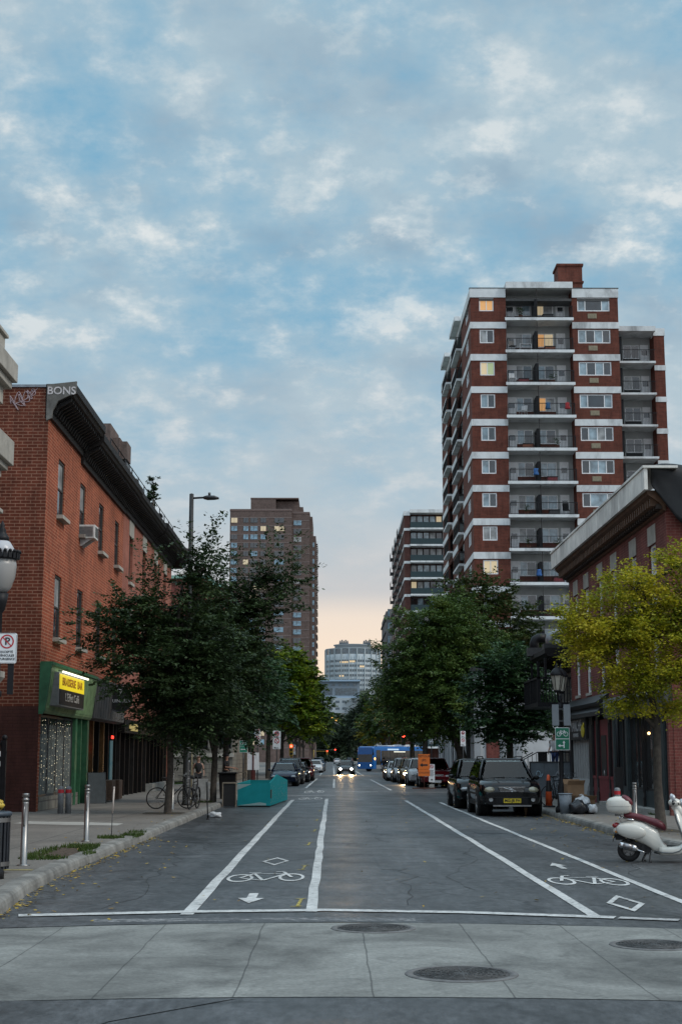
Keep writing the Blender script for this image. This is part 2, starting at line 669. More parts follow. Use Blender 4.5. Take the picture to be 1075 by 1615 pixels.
def concrete_slabs(name, col, jx, ox, jy=None, oy=0.0, lw=0.012, dark=0.35, rough=0.75, tone=0.2):
    """cast concrete with straight joints every jx (and jy) metres"""
    m, nt, b = bsdf(name)
    L = nt.links.new
    tc = node(nt, 'ShaderNodeTexCoord')
    V = tc.outputs['Object']
    sp = node(nt, 'ShaderNodeSeparateXYZ')
    L(V, sp.inputs[0])
    wob = node(nt, 'ShaderNodeTexNoise', inp={'Scale': 1.2, 'Detail': 4})
    L(V, wob.inputs['Vector'])

    def joint(comp, step, off):
        w = node(nt, 'ShaderNodeMath', operation='MULTIPLY_ADD', inp={1: 0.05})
        L(wob.outputs['Fac'], w.inputs[0])
        L(comp, w.inputs[2])
        a = node(nt, 'ShaderNodeMath', operation='SUBTRACT', inp={1: off})
        L(w.outputs[0], a.inputs[0])
        d = node(nt, 'ShaderNodeMath', operation='DIVIDE', inp={1: step})
        L(a.outputs[0], d.inputs[0])
        f = node(nt, 'ShaderNodeMath', operation='FRACT')
        L(d.outputs[0], f.inputs[0])
        s = node(nt, 'ShaderNodeMath', operation='SUBTRACT', inp={1: 0.5})
        L(f.outputs[0], s.inputs[0])
        ab = node(nt, 'ShaderNodeMath', operation='ABSOLUTE')
        L(s.outputs[0], ab.inputs[0])
        r = ramp(nt, [(max(0.0, 0.5 - 2.2 * lw / step), 1.0), (0.5 - lw / step, dark)])
        L(ab.outputs[0], r.inputs[0])
        return r.outputs[0]

    def mul(a, b_):
        x = node(nt, 'ShaderNodeMixRGB', blend_type='MULTIPLY', inp={0: 1.0})
        L(a, x.inputs[1])
        L(b_, x.inputs[2])
        return x.outputs[0]
    n1 = node(nt, 'ShaderNodeTexNoise', inp={'Scale': 0.6, 'Detail': 9, 'Roughness': 0.68, 'Distortion': 0.7})
    L(V, n1.inputs['Vector'])
    r1 = ramp(nt, [(0.3, tuple(c * (1 - tone * 1.5) for c in col)), (0.7, tuple(c * (1 + tone) for c in col))])
    L(n1.outputs['Fac'], r1.inputs[0])
    n2 = node(nt, 'ShaderNodeTexNoise', inp={'Scale': 22, 'Detail': 5, 'Roughness': 0.75})
    L(V, n2.inputs['Vector'])
    r2 = ramp(nt, [(0.3, 0.68), (0.7, 1.28)])
    L(n2.outputs['Fac'], r2.inputs[0])
    c = mul(r1.outputs[0], r2.outputs[0])
    n4 = node(nt, 'ShaderNodeTexNoise', inp={'Scale': 2.1, 'Detail': 7, 'Roughness': 0.75, 'Distortion': 1.2})
    L(V, n4.inputs['Vector'])
    r4 = ramp(nt, [(0.52, 1.0), (0.7, 0.6)])
    L(n4.outputs['Fac'], r4.inputs[0])
    c = mul(c, r4.outputs[0])
    if jx:
        c = mul(c, joint(sp.outputs[0], jx, ox))
    if jy:
        c = mul(c, joint(sp.outputs[1], jy, oy))
    L(c, b.inputs['Base Color'])
    b.inputs['Roughness'].default_value = rough
    bp = node(nt, 'ShaderNodeBump', inp={'Strength': 0.3, 'Distance': 0.006})
    L(n2.outputs['Fac'], bp.inputs['Height'])
    L(bp.outputs[0], b.inputs['Normal'])
    MATS[name] = m
    return m


def worn_paint(name, col=(0.62, 0.63, 0.62), wear=0.5):
    m, nt, b = bsdf(name)
    L = nt.links.new
    tc = node(nt, 'ShaderNodeTexCoord')
    n = node(nt, 'ShaderNodeTexNoise', inp={'Scale': 9.0, 'Detail': 8, 'Roughness': 0.8})
    L(tc.outputs['Object'], n.inputs['Vector'])
    r = ramp(nt, [(wear - 0.12, (0.07, 0.073, 0.078)), (wear - 0.02, tuple(c * 0.6 for c in col)), (wear + 0.16, col)])
    nb = node(nt, 'ShaderNodeTexNoise', inp={'Scale': 0.7, 'Detail': 4, 'Roughness': 0.6})
    L(tc.outputs['Object'], nb.inputs['Vector'])
    av = node(nt, 'ShaderNodeMath', operation='MULTIPLY_ADD', inp={1: 0.35, 2: -0.17})
    L(nb.outputs['Fac'], av.inputs[0])
    ad = node(nt, 'ShaderNodeMath', operation='ADD')
    L(n.outputs['Fac'], ad.inputs[0])
    L(av.outputs[0], ad.inputs[1])
    L(ad.outputs[0], r.inputs[0])
    L(r.outputs[0], b.inputs['Base Color'])
    b.inputs['Roughness'].default_value = 0.6
    MATS[name] = m
    return m


BLK = M('black_metal', (0.01, 0.01, 0.012), 0.5, 0.0, 0.2, spec=0.25)
DGREY = M('dark_grey_metal', (0.045, 0.048, 0.052), 0.45, 0.3)
STEEL = M('stainless_steel', (0.27, 0.265, 0.26), 0.38, 0.9, 0.08)
WHITE = M('white_paint', (0.78, 0.79, 0.8), 0.55, 0, 0.06)
SIGNW = M('sign_white', (0.72, 0.73, 0.74), 0.45, 0, 0.03)
RED = M('sign_red', (0.45, 0.02, 0.03), 0.5, 0, 0.05)
SGREEN = M('sign_green', (0.0, 0.14, 0.075), 0.5, 0, 0.05)
SBLACK = M('sign_black', (0.015, 0.015, 0.016), 0.5, 0, 0.0)
CONC = M('old_concrete', (0.3, 0.3, 0.28), 0.85, 0, 0.2, 3, 0.4, stain=0.35)
STONE = M('grey_limestone', (0.36, 0.34, 0.3), 0.85, 0, 0.15, 2, 0.4, stain=0.3)
BAND = M('painted_concrete_band', (0.68, 0.71, 0.72), 0.75, 0, 0.08, 1.3, 0.1, stain=0.5)
GLASS = glass('window_glass')
GLASSB = glass('window_glass_sky_tint', (0.24, 0.33, 0.38))  # pale blue base colour stands in for sky reflected in the panes
GLASSC = glass('window_curtain', (0.3, 0.31, 0.31), 0.25, 0.6)
GLASSW = emit('lit_window_warm', (1.0, 0.52, 0.2), 0.4)
GLASSW2 = emit('lit_window_pale', (0.9, 0.72, 0.45), 0.4)
GLASSG = emit('lit_window_green', (0.6, 0.72, 0.4), 0.3)
RUBBER = M('tyre_rubber', (0.012, 0.012, 0.013), 0.8, 0, 0.2)
CHROME = M('chrome', (0.62, 0.63, 0.64), 0.14, 1.0, 0.03)
BARK = M('tree_bark', (0.055, 0.045, 0.036), 0.9, 0, 0.35, 9, 0.8)
WOOD = M('weathered_wood', (0.1, 0.062, 0.04), 0.8, 0, 0.3, 5, 0.3)


# ------------------------------------------------------------------ the ground, road, pavements, markings
def sheet(name, poly, z, mat, kind='structure'):
    mb = MB()
    mb.add([(x, y, z) for x, y in poly], [tuple(range(len(poly)))])
    return build(name, mb, mat, kind=kind, norm=False)


ASPH = asphalt('asphalt_road', 0.058)
ASPH2 = asphalt('asphalt_patch_dark', 0.055, cracks=0.3)
PAINT = worn_paint('road_paint', (0.62, 0.63, 0.62), 0.46)
PAINTW = worn_paint('road_paint_worn', (0.5, 0.5, 0.5), 0.5)
PAVE = concrete_slabs('pavement_concrete', (0.17, 0.155, 0.137), 1.5, 0.35, 1.8, 0.2, 0.01, 0.5)
CROSSC = concrete_slabs('crossing_concrete', (0.19, 0.195, 0.183), 1.035, 0.33, None, 0, 0.004, 0.4, 0.7, 0.45)
KERB = M('kerb_concrete', (0.2, 0.195, 0.18), 0.85, 0, 0.3, 2.2, 0.8, stain=0.5)
EARTH = M('bare_earth', (0.05, 0.042, 0.03), 0.95, 0, 0.3, 5, 0.6)
GRASSG = M('lawn_ground', (0.045, 0.07, 0.02), 0.9, 0, 0.3, 1.2, 0.4)

sheet('ground', [(-3000, -300), (3000, -300), (3000, 700), (-3000, 700)], -0.06, EARTH)
sheet('road', [(-40, -30), (40, -30), (40, 640), (-40, 640)], 0.0, ASPH)


def curve_y(x, y0, k):
    return y0 - k * x * x


xs = [-9 + 0.75 * i for i in range(25)]
sheet('concrete_crossing', [(x, curve_y(x, 11.22, 0.03)) for x in xs] + [(x, curve_y(x, 16.1, 0.045)) for x in reversed(xs)], 0.004, CROSSC)

# kerb lines (foot of the kerb, road side)
KL = [(-30.0, 9.4), (-9.0, 9.6), (-6.4, 11.0), (-4.6, 13.6), (-3.9, 15.4), (-3.72, 17.0), (-3.95, 19.6), (-4.06, 23.2), (-4.02, 28.0), (-3.98, 32.0), (-3.95, 51.5), (-3.95, 70.0), (-3.95, 84.0), (-3.95, 300.0), (-3.95, 620.0)]
KR = [(30.0, 9.4), (12.0, 9.8), (9.3, 11.4), (8.0, 14.5), (7.3, 20.0), (6.62, 27.5), (6.45, 30.0), (6.38, 34.5), (6.5, 43.0), (6.5, 60.0), (7.2, 62.2), (9.0, 63.4), (40.0, 63.6)]
KR2 = [(40.0, 80.6), (9.0, 80.6), (7.3, 81.4), (6.75, 83.5), (6.7, 165.0), (7.6, 167.5), (40.0, 168.0)]
KR3 = [(40.0, 196.0), (8.0, 196.0), (6.8, 199.0), (6.7, 620.0)]


def kerb_and_pavement(nm, line, side, far_poly):
    """side: -1 pavement lies to the left of the kerb line, +1 to the right"""
    pts = [Vector((x, y)) for x, y in line]
    dense = []
    for a, b in zip(pts[:-1], pts[1:]):
        n = max(1, min(14, int((b - a).length / 1.2)))
        for i in range(n):
            dense.append(a.lerp(b, i / n))
    dense.append(pts[-1])
    rings, inner = [], []
    rnd = random.Random(3)
    for i, p in enumerate(dense):
        d = (dense[min(i + 1, len(dense) - 1)] - dense[max(i - 1, 0)]).normalized()
        nrm = Vector((-d.y, d.x)) if side < 0 else Vector((d.y, -d.x))
        j = rnd.uniform(-0.007, 0.007)
        prof = [(0.0 + j, -0.03), (0.012 + j, 0.07), (0.03 + j, 0.118 + j * 0.5), (0.07 + j, 0.15), (0.26, 0.158), (0.26, -0.03)]
        rings.append([(p.x + nrm.x * u, p.y + nrm.y * u, w) for u, w in prof])
        inner.append((p.x + nrm.x * 0.26, p.y + nrm.y * 0.26))
    mb = MB()
    mb.loft(rings, smooth=False)
    k = build('kerb', mb, KERB, kind='structure')
    poly = inner + far_poly
    sm = MB()
    n = len(poly)
    sm.add([(x, y, 0.15) for x, y in poly], [tuple(range(n))])
    build(nm, sm, PAVE, kind='structure', norm=False)


kerb_and_pavement('pavement_left', KL, -1, [(-40, 620), (-40, 9.6)])
kerb_and_pavement('pavement_right', KR, 1, [(40, 9.6)])
kerb_and_pavement('pavement_right', KR2, 1, [])
kerb_and_pavement('pavement_right', KR3, 1, [(40, 620)])


def line(name, pts, w, mat=None, z=0.008, jit=0.012):
    rnd = random.Random(len(pts) * 7 + int(pts[0][1] * 10))
    pts = [Vector(p) for p in pts]
    dense = []
    for a, b in zip(pts[:-1], pts[1:]):
        n = max(1, int((b - a).length / 1.5))
        for i in range(n):
            dense.append(a.lerp(b, i / n))
    dense.append(pts[-1])
    mb = MB()
    l, r = [], []
    for i, p in enumerate(dense):
        d = (dense[min(i + 1, len(dense) - 1)] - dense[max(i - 1, 0)]).normalized()
        nr = Vector((-d.y, d.x))
        o = rnd.uniform(-jit, jit)
        l.append(p + nr * (w / 2 + o + rnd.uniform(-jit, jit) * 0.5))
        r.append(p - nr * (w / 2 - o + rnd.uniform(-jit, jit) * 0.5))
    n = len(dense)
    mb.add([(p.x, p.y, z) for p in l + r], [(i, i + 1, n + i + 1, n + i) for i in range(n - 1)])
    return build(name, mb, mat or PAINT, kind='structure', norm=False)


line('lane_line', [(-1.65, 16.9), (-1.66, 40), (-1.66, 61.3)], 0.14)
line('lane_line', [(-0.25, 17.2), (-0.26, 63)], 0.13)
line('lane_line', [(2.92, 16.7), (2.95, 40), (2.96, 60.4)], 0.13)
line('lane_line', [(4.28, 14.9), (4.22, 30), (4.16, 58)], 0.12)
line('lane_line', [(-1.55, 85), (-1.3, 122)], 0.14)
line('lane_line', [(-1.25, 140), (-1.25, 165)], 0.14)
line('lane_line', [(0.05, 85), (0.1, 118)], 0.13)
line('lane_line', [(0.12, 138), (0.12, 300)], 0.13)
line('lane_line', [(3.1, 79), (2.95, 116)], 0.14)
line('lane_line', [(2.85, 138), (2.85, 300)], 0.14)
line('stop_line', [(-3.5, 16.8), (-1.6, 17.2), (-0.1, 17.36), (1.5, 17.1), (3.1, 16.55)], 0.24, z=0.0115)
line('stop_line', [(3.14, 16.53), (3.75, 16.3)], 0.2, PAINTW, z=0.0115)
line('stop_line', [(-2.6, 16.3), (-0.9, 16.45), (0.9, 16.4)], 0.3, worn_paint('road_paint_ghost', (0.4, 0.4, 0.4), 0.6), z=0.006)
line('stop_line', [(0.1, 75.5), (2.3, 75.5)], 0.5)
line('stop_line', [(2.6, 75.2), (6.0, 74.6)], 0.4, PAINTW)
line('stop_line', [(-3.4, 68.0), (-1.4, 68.2), (0.1, 68.0)], 0.6, PAINTW)
line('stop_line', [(-3.8, 127), (3.0, 127)], 0.8, PAINTW)
line('stop_line', [(-3.8, 134), (6.3, 134)], 0.8, PAINTW)


def ground_poly(mb, poly, z=0.008):
    mb.add([(x, y, z) for x, y in poly], [tuple(range(len(poly)))])


def strip(mb, p, q, w, z=0.008):
    p, q = Vector(p), Vector(q)
    d = (q - p).normalized()
    n = Vector((-d.y, d.x)) * w / 2
    ground_poly(mb, [p + n, q + n, q - n, p - n], z)


def ring(mb, cx, cy, rx, ry, w, z=0.008, n=28):
    vs = []
    for k in range(n):
        a = 2 * PI * k / n
        vs.append((cx + rx * math.cos(a), cy + ry * math.sin(a), z))
        # width is kept even across the stretched oval
        vs.append((cx + (rx - w) * math.cos(a), cy + (ry - w * ry / rx) * math.sin(a), z))
    mb.add(vs, [(2 * k, 2 * k + 1, (2 * k + 3) % (2 * n), (2 * k + 2) % (2 * n)) for k in range(n)])


def bike_mark(cx, cy, w, l, flip=1):
    """the painted bicycle: wheels to the left and right, frame between"""
    mb = MB()
    X = lambda u: cx + flip * u * w
    Y = lambda v: cy + v * l
    ring(mb, X(-0.33), Y(-0.1), 0.17 * w, 0.36 * l, 0.035 * w * 1.15)
    ring(mb, X(0.33), Y(-0.02), 0.17 * w, 0.36 * l, 0.035 * w * 1.15, z=0.0085)
    z = 0.0095
    for i, (a, b) in enumerate([((-0.33, -0.1), (-0.02, -0.32)), ((-0.02, -0.32), (0.24, 0.3)), ((0.24, 0.3), (-0.18, 0.32)), ((-0.18, 0.32), (-0.02, -0.32)), ((-0.33, -0.1), (-0.18, 0.32)), ((0.33, -0.02), (0.2, 0.5)), ((-0.26, 0.42), (-0.1, 0.42)), ((0.2, 0.5), (0.1, 0.52))]):
        strip(mb, (X(a[0]), Y(a[1])), (X(b[0]), Y(b[1])), 0.05, z + 0.0003 * i)
    return build('bicycle_marking', mb, PAINT, kind='structure', norm=False)


bike_mark(-0.98, 22.1, 1.13, 1.9)
bike_mark(3.62, 21.4, 1.1, 1.7, -1)
bike_mark(-0.95, 63.5, 1.0, 4.0)
bike_mark(-0.95, 76.0, 1.0, 6.0)


def diamond(poly, w):
    mb = MB()
    c = sum((Vector(p) for p in poly), Vector((0, 0))) / 4
    inn = [c + (Vector(p) - c) * w for p in poly]
    vs = [(p[0], p[1], 0.008) for p in poly] + [(p[0], p[1], 0.008) for p in inn]
    mb.add(vs, [(k, (k + 1) % 4, 4 + (k + 1) % 4, 4 + k) for k in range(4)])
    return build('diamond_marking', mb, PAINT, kind='structure', norm=False)


diamond([(-1.2, 25.35), (-0.97, 26.35), (-0.74, 25.5), (-0.96, 24.45)], 0.72)
diamond([(3.62, 19.2), (3.31, 18.2), (3.45, 17.2), (3.76, 18.1)], 0.68)


def arrow(cx, y_tail, y_tip, w, sw):
    mb = MB()
    ym = y_tip + (y_tail - y_tip) * 0.5
    ground_poly(mb, [(cx - sw, y_tail), (cx - sw, ym), (cx - w, ym), (cx, y_tip), (cx + w, ym), (cx + sw, ym), (cx + sw, y_tail)])
    return build('arrow_marking', mb, PAINT, kind='structure', norm=False)


arrow(-1.02, 19.5, 18.2, 0.17, 0.06)
arrow(3.66, 23.7, 25.0, 0.13, 0.05)
YEL = worn_paint('survey_paint', (0.5, 0.4, 0.06), 0.52)
mb = MB()
for i, (x, y) in enumerate([(-0.42, 18.3), (-0.48, 24.0), (-0.5, 30.5), (-0.45, 36), (-0.46, 42), (-0.45, 49)]):
    strip(mb, (x - 0.08, y - 0.5), (x + 0.05, y - 0.45), 0.05)
    strip(mb, (x, y - 0.42), (x + 0.03, y + 0.4), 0.04)
    strip(mb, (x - 0.04, y + 0.44), (x + 0.09, y + 0.5), 0.05)
build('survey_marking', mb, YEL, kind='structure', norm=False)
# old repairs in the asphalt
mb = MB()
ground_poly(mb, [(0.78, 31.0), (1.0, 31.2), (1.32, 30.7), (1.28, 27.2), (1.1, 23.5), (0.76, 23.6), (0.72, 27.0)], 0.004)
ground_poly(mb, [(-3.7, 34.0), (-2.0, 34.4), (-1.78, 33.9), (-1.8, 31.2), (-2.6, 30.8), (-3.6, 31.5)], 0.004)
ground_poly(mb, [(-3.3, 28.5), (-2.2, 28.6), (-2.1, 27.2), (-3.2, 27.0)], 0.004)
ground_poly(mb, [(3.3, 37.0), (4.05, 37.1), (4.05, 34.6), (3.35, 34.5)], 0.004)
ground_poly(mb, [(-1.5, 47.0), (-0.5, 47.2), (-0.45, 43.6), (-1.45, 43.4)], 0.004)
build('asphalt_patch', mb, ASPH2, kind='structure', norm=False)
mb = MB()
ground_poly(mb, [(-10.0, 10.9), (-2.0, 11.05), (-0.7, 11.15), (-1.5, 10.2), (-2.2, 8.0), (-10, 8.0)], 0.0055)
ground_poly(mb, [(-3.6, 16.1), (-1.0, 16.55), (1.2, 16.5), (4.5, 15.7), (4.5, 15.24), (2.2, 15.93), (0, 16.16), (-2, 15.98), (-3.6, 15.6)], 0.005)
build('asphalt_patch', mb, asphalt('asphalt_seam', 0.06, cracks=0.4), kind='structure', norm=False)

# cracks and tar seams
mb = MB()
rgc = random.Random(17)


def crack(x, y, ang, n, step, w):
    for _ in range(n):
        a2 = ang + rgc.uniform(-0.55, 0.55)
        nx_, ny_ = x + math.cos(a2) * step, y + math.sin(a2) * step * 1.6
        strip(mb, (x, y), (nx_, ny_), w * rgc.uniform(0.3, 0.8), 0.0035 + rgc.uniform(0, 0.0004))
        x, y = nx_, ny_


for x, y, a, n, st, w in [(0.9, 18.0, 1.5, 40, 0.35, 0.022), (-2.7, 17.6, 1.6, 34, 0.4, 0.02), (1.9, 20.0, 1.45, 30, 0.35, 0.018), (0.2, 25.0, 0.1, 12, 0.22, 0.03), (0.4, 29.5, -0.1, 10, 0.2, 0.03), (1.3, 22.0, 0.0, 9, 0.2, 0.025), (-1.4, 33, 0.05, 14, 0.25, 0.04), (-3.6, 26.0, 0.2, 10, 0.2, 0.025), (0.5, 37, 0.0, 12, 0.22, 0.045), (3.1, 28.0, 0.2, 8, 0.2, 0.03), (2.2, 33, 2.6, 12, 0.2, 0.03), (0.3, 21.0, 0.6, 9, 0.16, 0.02), (1.0, 26.5, 2.4, 10, 0.18, 0.022), (4.5, 22.0, 1.2, 12, 0.25, 0.02), (-0.9, 19.0, 0.3, 7, 0.18, 0.02), (0.6, 45.0, 0.0, 12, 0.25, 0.06), (-3.0, 39.0, 0.0, 10, 0.22, 0.05), (0.8, 8.5, 0.2, 14, 0.2, 0.016), (-2.5, 9.6, 0.05, 12, 0.2, 0.016)]:
    crack(x, y, a, n, st, w)
build('asphalt_crack', mb, M('crack_tar', (0.024, 0.024, 0.025), 0.7, 0, 0.2), kind='structure', norm=False)
# lighter strip of new concrete, planting pits
sheet('pavement_repair', [(-7.7, 37.6), (-6.0, 37.0), (-5.1, 36.4), (-5.1, 35.3), (-6.4, 35.6), (-7.8, 36.4)], 0.154, M('new_concrete', (0.36, 0.35, 0.32), 0.8, 0, 0.12, 3))
sheet('pavement_repair', [(-4.95, 21.6), (-4.3, 21.6), (-4.3, 21.45), (-4.95, 21.45)], 0.154, M('yellow_line', (0.3, 0.25, 0.08), 0.8, 0, 0.3))
MULCH = M('mulch', (0.085, 0.06, 0.042), 0.95, 0, 0.5, 14, 1.0)


def pit(x0, x1, y0, y1, mat=EARTH, n=20, name='planting_soil'):
    mb = MB()
    rnd = random.Random(int(y0 * 10))
    cx, cy = (x0 + x1) / 2, (y0 + y1) / 2
    pts = []
    for k in range(n):
        a = 2 * PI * k / n
        rr = 1.0 / max(abs(math.cos(a)), abs(math.sin(a))) * rnd.uniform(0.86, 1.0)
        rr = min(rr, 1.25)
        pts.append((cx + rr * (x1 - x0) / 2 * math.cos(a), cy + rr * (y1 - y0) / 2 * math.sin(a)))
    mb.add([(x, y, 0.154) for x, y in pts], [tuple(range(n))])
    return build(name, mb, mat, kind='structure', norm=False)


pit(-4.95, -4.25, 23.8, 27.2, MULCH)
pit(-5.5, -4.25, 42.0, 43.8)
pit(-5.0, -4.2, 52.6, 54.4)
pit(6.9, 7.7, 32.0, 33.8)
sheet('lawn', [(-40, 88), (-9.2, 88), (-9.0, 91.5), (-14, 97), (-40, 97)], 0.155, GRASSG)
sheet('lawn', [(-40, 79.6), (-9.3, 79.6), (-9.3, 83.0), (-40, 83.0)], 0.155, GRASSG)


def blades(name, areas, count, h, mat, seed=1, w=0.012, kind='stuff'):
    rg = np.random.default_rng(seed)
    V, F = [], []
    tot = sum(a[2] for a in areas)
    for cx, cy, wt, rx, ry in areas:
        n = int(count * wt / tot)
        a = rg.uniform(0, 2 * PI, n)
        r = np.sqrt(rg.uniform(0, 1, n))
        x, y = cx + rx * r * np.cos(a), cy + ry * r * np.sin(a)
        for i in range(n):
            hh = h * rg.uniform(0.4, 1.2)
            t = rg.uniform(0, 2 * PI)
            dx, dy = math.cos(t) * w, math.sin(t) * w
            lx, ly = rg.uniform(-0.7, 0.7) * hh, rg.uniform(-0.7, 0.7) * hh
            o = len(V)
            V += [(x[i] - dx, y[i] - dy, 0.15), (x[i] + dx, y[i] + dy, 0.15), (x[i] + lx + dx * 0.3, y[i] + ly + dy * 0.3, 0.15 + hh)]
            F.append((o, o + 1, o + 2))
    mb = MB()
    mb.add(V, F)
    return build(name, mb, mat, kind=kind, norm=False)


WEED = leafmat('weed_green', [(0.03, 0.06, 0.012), (0.06, 0.1, 0.02), (0.1, 0.12, 0.04)])
g = blades('weeds', [(-4.62, 23.9, 2, 0.4, 0.3), (-4.9, 25.3, 2, 0.14, 1.5), (-4.55, 27.0, 2.6, 0.35, 0.5), (-4.3, 26.4, 2, 0.12, 0.9), (-4.45, 29.9, 2, 0.28, 0.28), (-4.15, 31.0, 1.4, 0.25, 0.4), (-3.98, 30.6, 0.5, 0.05, 0.8), (-4.2, 32.2, 0.5, 0.2, 0.3), (-4.1, 25.2, 0.5, 0.1, 0.4), (-4.6, 53.6, 1.3, 0.4, 0.8), (7.1, 33.4, 0.4, 0.3, 0.5), (9.0, 41.8, 0.5, 0.12, 0.4)], 2300, 0.075, WEED, 4)
tag(g, 'tufts of weeds growing along the kerb and planting pits', 'weeds')
g = blades('lawn_grass', [(-9.9, 92.0, 2, 0.9, 3.0), (-12, 93, 3, 2.5, 3.5), (-10.5, 81.3, 2, 1.2, 1.5)], 3500, 0.14, WEED, 6, 0.025)
tag(g, 'green lawn grass at the corner beyond the brick row', 'grass')

# fallen leaves
rg = np.random.default_rng(11)
V, F = [], []
spots = []
for i in range(330):
    t = rg.uniform(16.0, 33.0)
    kx = np.interp(t, [p[1] for p in KL[3:]], [p[0] for p in KL[3:]])
    off = abs(rg.normal(0, 0.12)) + 0.02
    if rg.uniform() < 0.15:
        off = rg.uniform(0.1, 1.4)
    spots.append((kx + off, t, 0.006))
for i in range(420):
    t = rg.uniform(27.0, 46.0)
    kx = np.interp(t, [p[1] for p in KR[4:9]], [p[0] for p in KR[4:9]])
    off = abs(rg.normal(0, 0.13)) + 0.02
    if rg.uniform() < 0.2:
        off = rg.uniform(0.1, 2.0)
    spots.append((kx - off, t, 0.006))
for i in range(60):
    spots.append((rg.uniform(-3.6, 6.0), rg.uniform(17, 50), 0.01))
for i in range(60):
    spots.append((rg.uniform(6.9, 8.6), rg.uniform(28, 42), 0.156))
for i in range(50):
    spots.append((rg.uniform(-5.4, -4.3), rg.uniform(18, 45), 0.156))
for i in range(130):
    spots.append((rg.uniform(6.2, 7.3), rg.uniform(83, 92), 0.156))
for x, y, z in spots:
    s = rg.uniform(0.02, 0.045) * (1 + max(0, y - 50) / 60)
    a = rg.uniform(0, 2 * PI)
    ux, uy = math.cos(a) * s, math.sin(a) * s
    o = len(V)
    zz = [rg.uniform(0.0, 0.022) for _ in range(4)]
    V += [(x - ux, y - uy, z + zz[0]), (x + uy * 0.6, y - ux * 0.6, z + zz[1]), (x + ux, y + uy, z + zz[2]), (x - uy * 0.6, y + ux * 0.6, z + zz[3])]
    F.append((o, o + 1, o + 2, o + 3))
mb = MB()
mb.add(V, F)
o = build('fallen_leaves', mb, leafmat('fallen_leaf', [(0.3, 0.2, 0.03), (0.42, 0.3, 0.05), (0.2, 0.12, 0.04), (0.38, 0.28, 0.08)], 0.1, 0.8), kind='stuff', norm=False)
tag(o, 'yellow fallen leaves lying in the gutters', 'leaves')

IRON = M('cast_iron', (0.075, 0.075, 0.075), 0.55, 0.5, 0.3, 12, 0.6)
MANFR = M('manhole_surround', (0.12, 0.12, 0.12), 0.8, 0, 0.3, 8, 0.4)
for (x, y, r, lab) in [(1.05, 12.35, 0.4, 'round cast iron manhole cover nearest the camera in the concrete crossing'),
                       (0.42, 15.58, 0.38, 'round manhole cover at the seam between concrete crossing and asphalt'),
                       (3.02, 14.2, 0.36, 'round dark manhole cover in the concrete on the scooter side')]:
    t = thing('manhole_cover', lab, 'manhole cover', (x, y, 0.004), 0, 'manhole covers')
    mb = MB()
    mb.lathe([(r * 1.16, 0.0), (r * 1.15, 0.006), (r * 1.01, 0.009), (r, 0.003)], n=40)
    build('rim', mb, MANFR, t)
    mb = MB()
    mb.lathe([(r * 0.985, 0.001), (r * 0.98, 0.008), (0.0, 0.0085)], n=40)
    for q in range(3, 9):
        mb.torus((0, 0, 0.0095), r * q / 9.2, 0.006, 'z', 30, 4)
    for k in range(16):
        a = 2 * PI * k / 16
        mb.cbox((r * 0.55 * math.cos(a), r * 0.55 * math.sin(a), 0.0105), (r * 0.75, 0.012, 0.006), Matrix.Rotation(a, 3, 'Z'))
    build('lid', mb, IRON, t)

# the wooded hill at the end of the street
nx, ny = 40, 30
vs, fs = [], []
for j in range(ny):
    for i in range(nx):
        x = -900 + 1800 * i / (nx - 1)
        y = 560 + 1100 * j / (ny - 1)
        t = (y - 560) / 1100
        h = 70 * (1 - math.cos(min(1, t * 1.5) * PI)) / 2 * (0.8 + 0.25 * math.sin(x * 0.006 + 1.2)) - 2
        vs.append((x, y, h + 2.0 * math.sin(x * 0.05) * t))
for j in range(ny - 1):
    for i in range(nx - 1):
        fs.append((j * nx + i, j * nx + i + 1, (j + 1) * nx + i + 1, (j + 1) * nx + i))
mb = MB()
mb.add(vs, fs, True)
build('hills', mb, M('hill_ground', (0.03, 0.045, 0.02), 0.95, 0, 0.3, 0.02), kind='structure', norm=False)


# ------------------------------------------------------------------ building helpers
def pt(axis, plane, a, z):
    return (plane, a, z) if axis == 'x' else (a, plane, z)


def facade(mb, axis, plane, a0, a1, z0, z1, holes, depth, out):
    """an upright wall sheet with rectangular openings and their reveals"""
    A = sorted(set([a0, a1] + [min(max(h[i], a0), a1) for h in holes for i in (0, 1)]))
    Z = sorted(set([z0, z1] + [min(max(h[i], z0), z1) for h in holes for i in (2, 3)]))
    for i in range(len(A) - 1):
        # merge upright runs
        run = None
        for j in range(len(Z) - 1):
            ca, cz = (A[i] + A[i + 1]) / 2, (Z[j] + Z[j + 1]) / 2
            solid = not any(h[0] < ca < h[1] and h[2] < cz < h[3] for h in holes)
            if solid and run is None:
                run = Z[j]
            if run is not None and (not solid or j == len(Z) - 2):
                top = Z[j + 1] if solid else Z[j]
                mb.quad(pt(axis, plane, A[i], run), pt(axis, plane, A[i + 1], run), pt(axis, plane, A[i + 1], top), pt(axis, plane, A[i], top))
                run = None
    pi = plane - out * depth
    for h in holes:
        c = [(h[0], h[2]), (h[1], h[2]), (h[1], h[3]), (h[0], h[3])]
        for k in range(4):
            p, q = c[k], c[(k + 1) % 4]
            mb.quad(pt(axis, plane, *p), pt(axis, plane, *q), pt(axis, pi, *q), pt(axis, pi, *p))


def abox(mb, axis, p0, p1, a0, a1, z0, z1):
    if axis == 'x':
        mb.box(p0, p1, a0, a1, z0, z1)
    else:
        mb.box(a0, a1, p0, p1, z0, z1)


WIN_RND = random.Random(5)


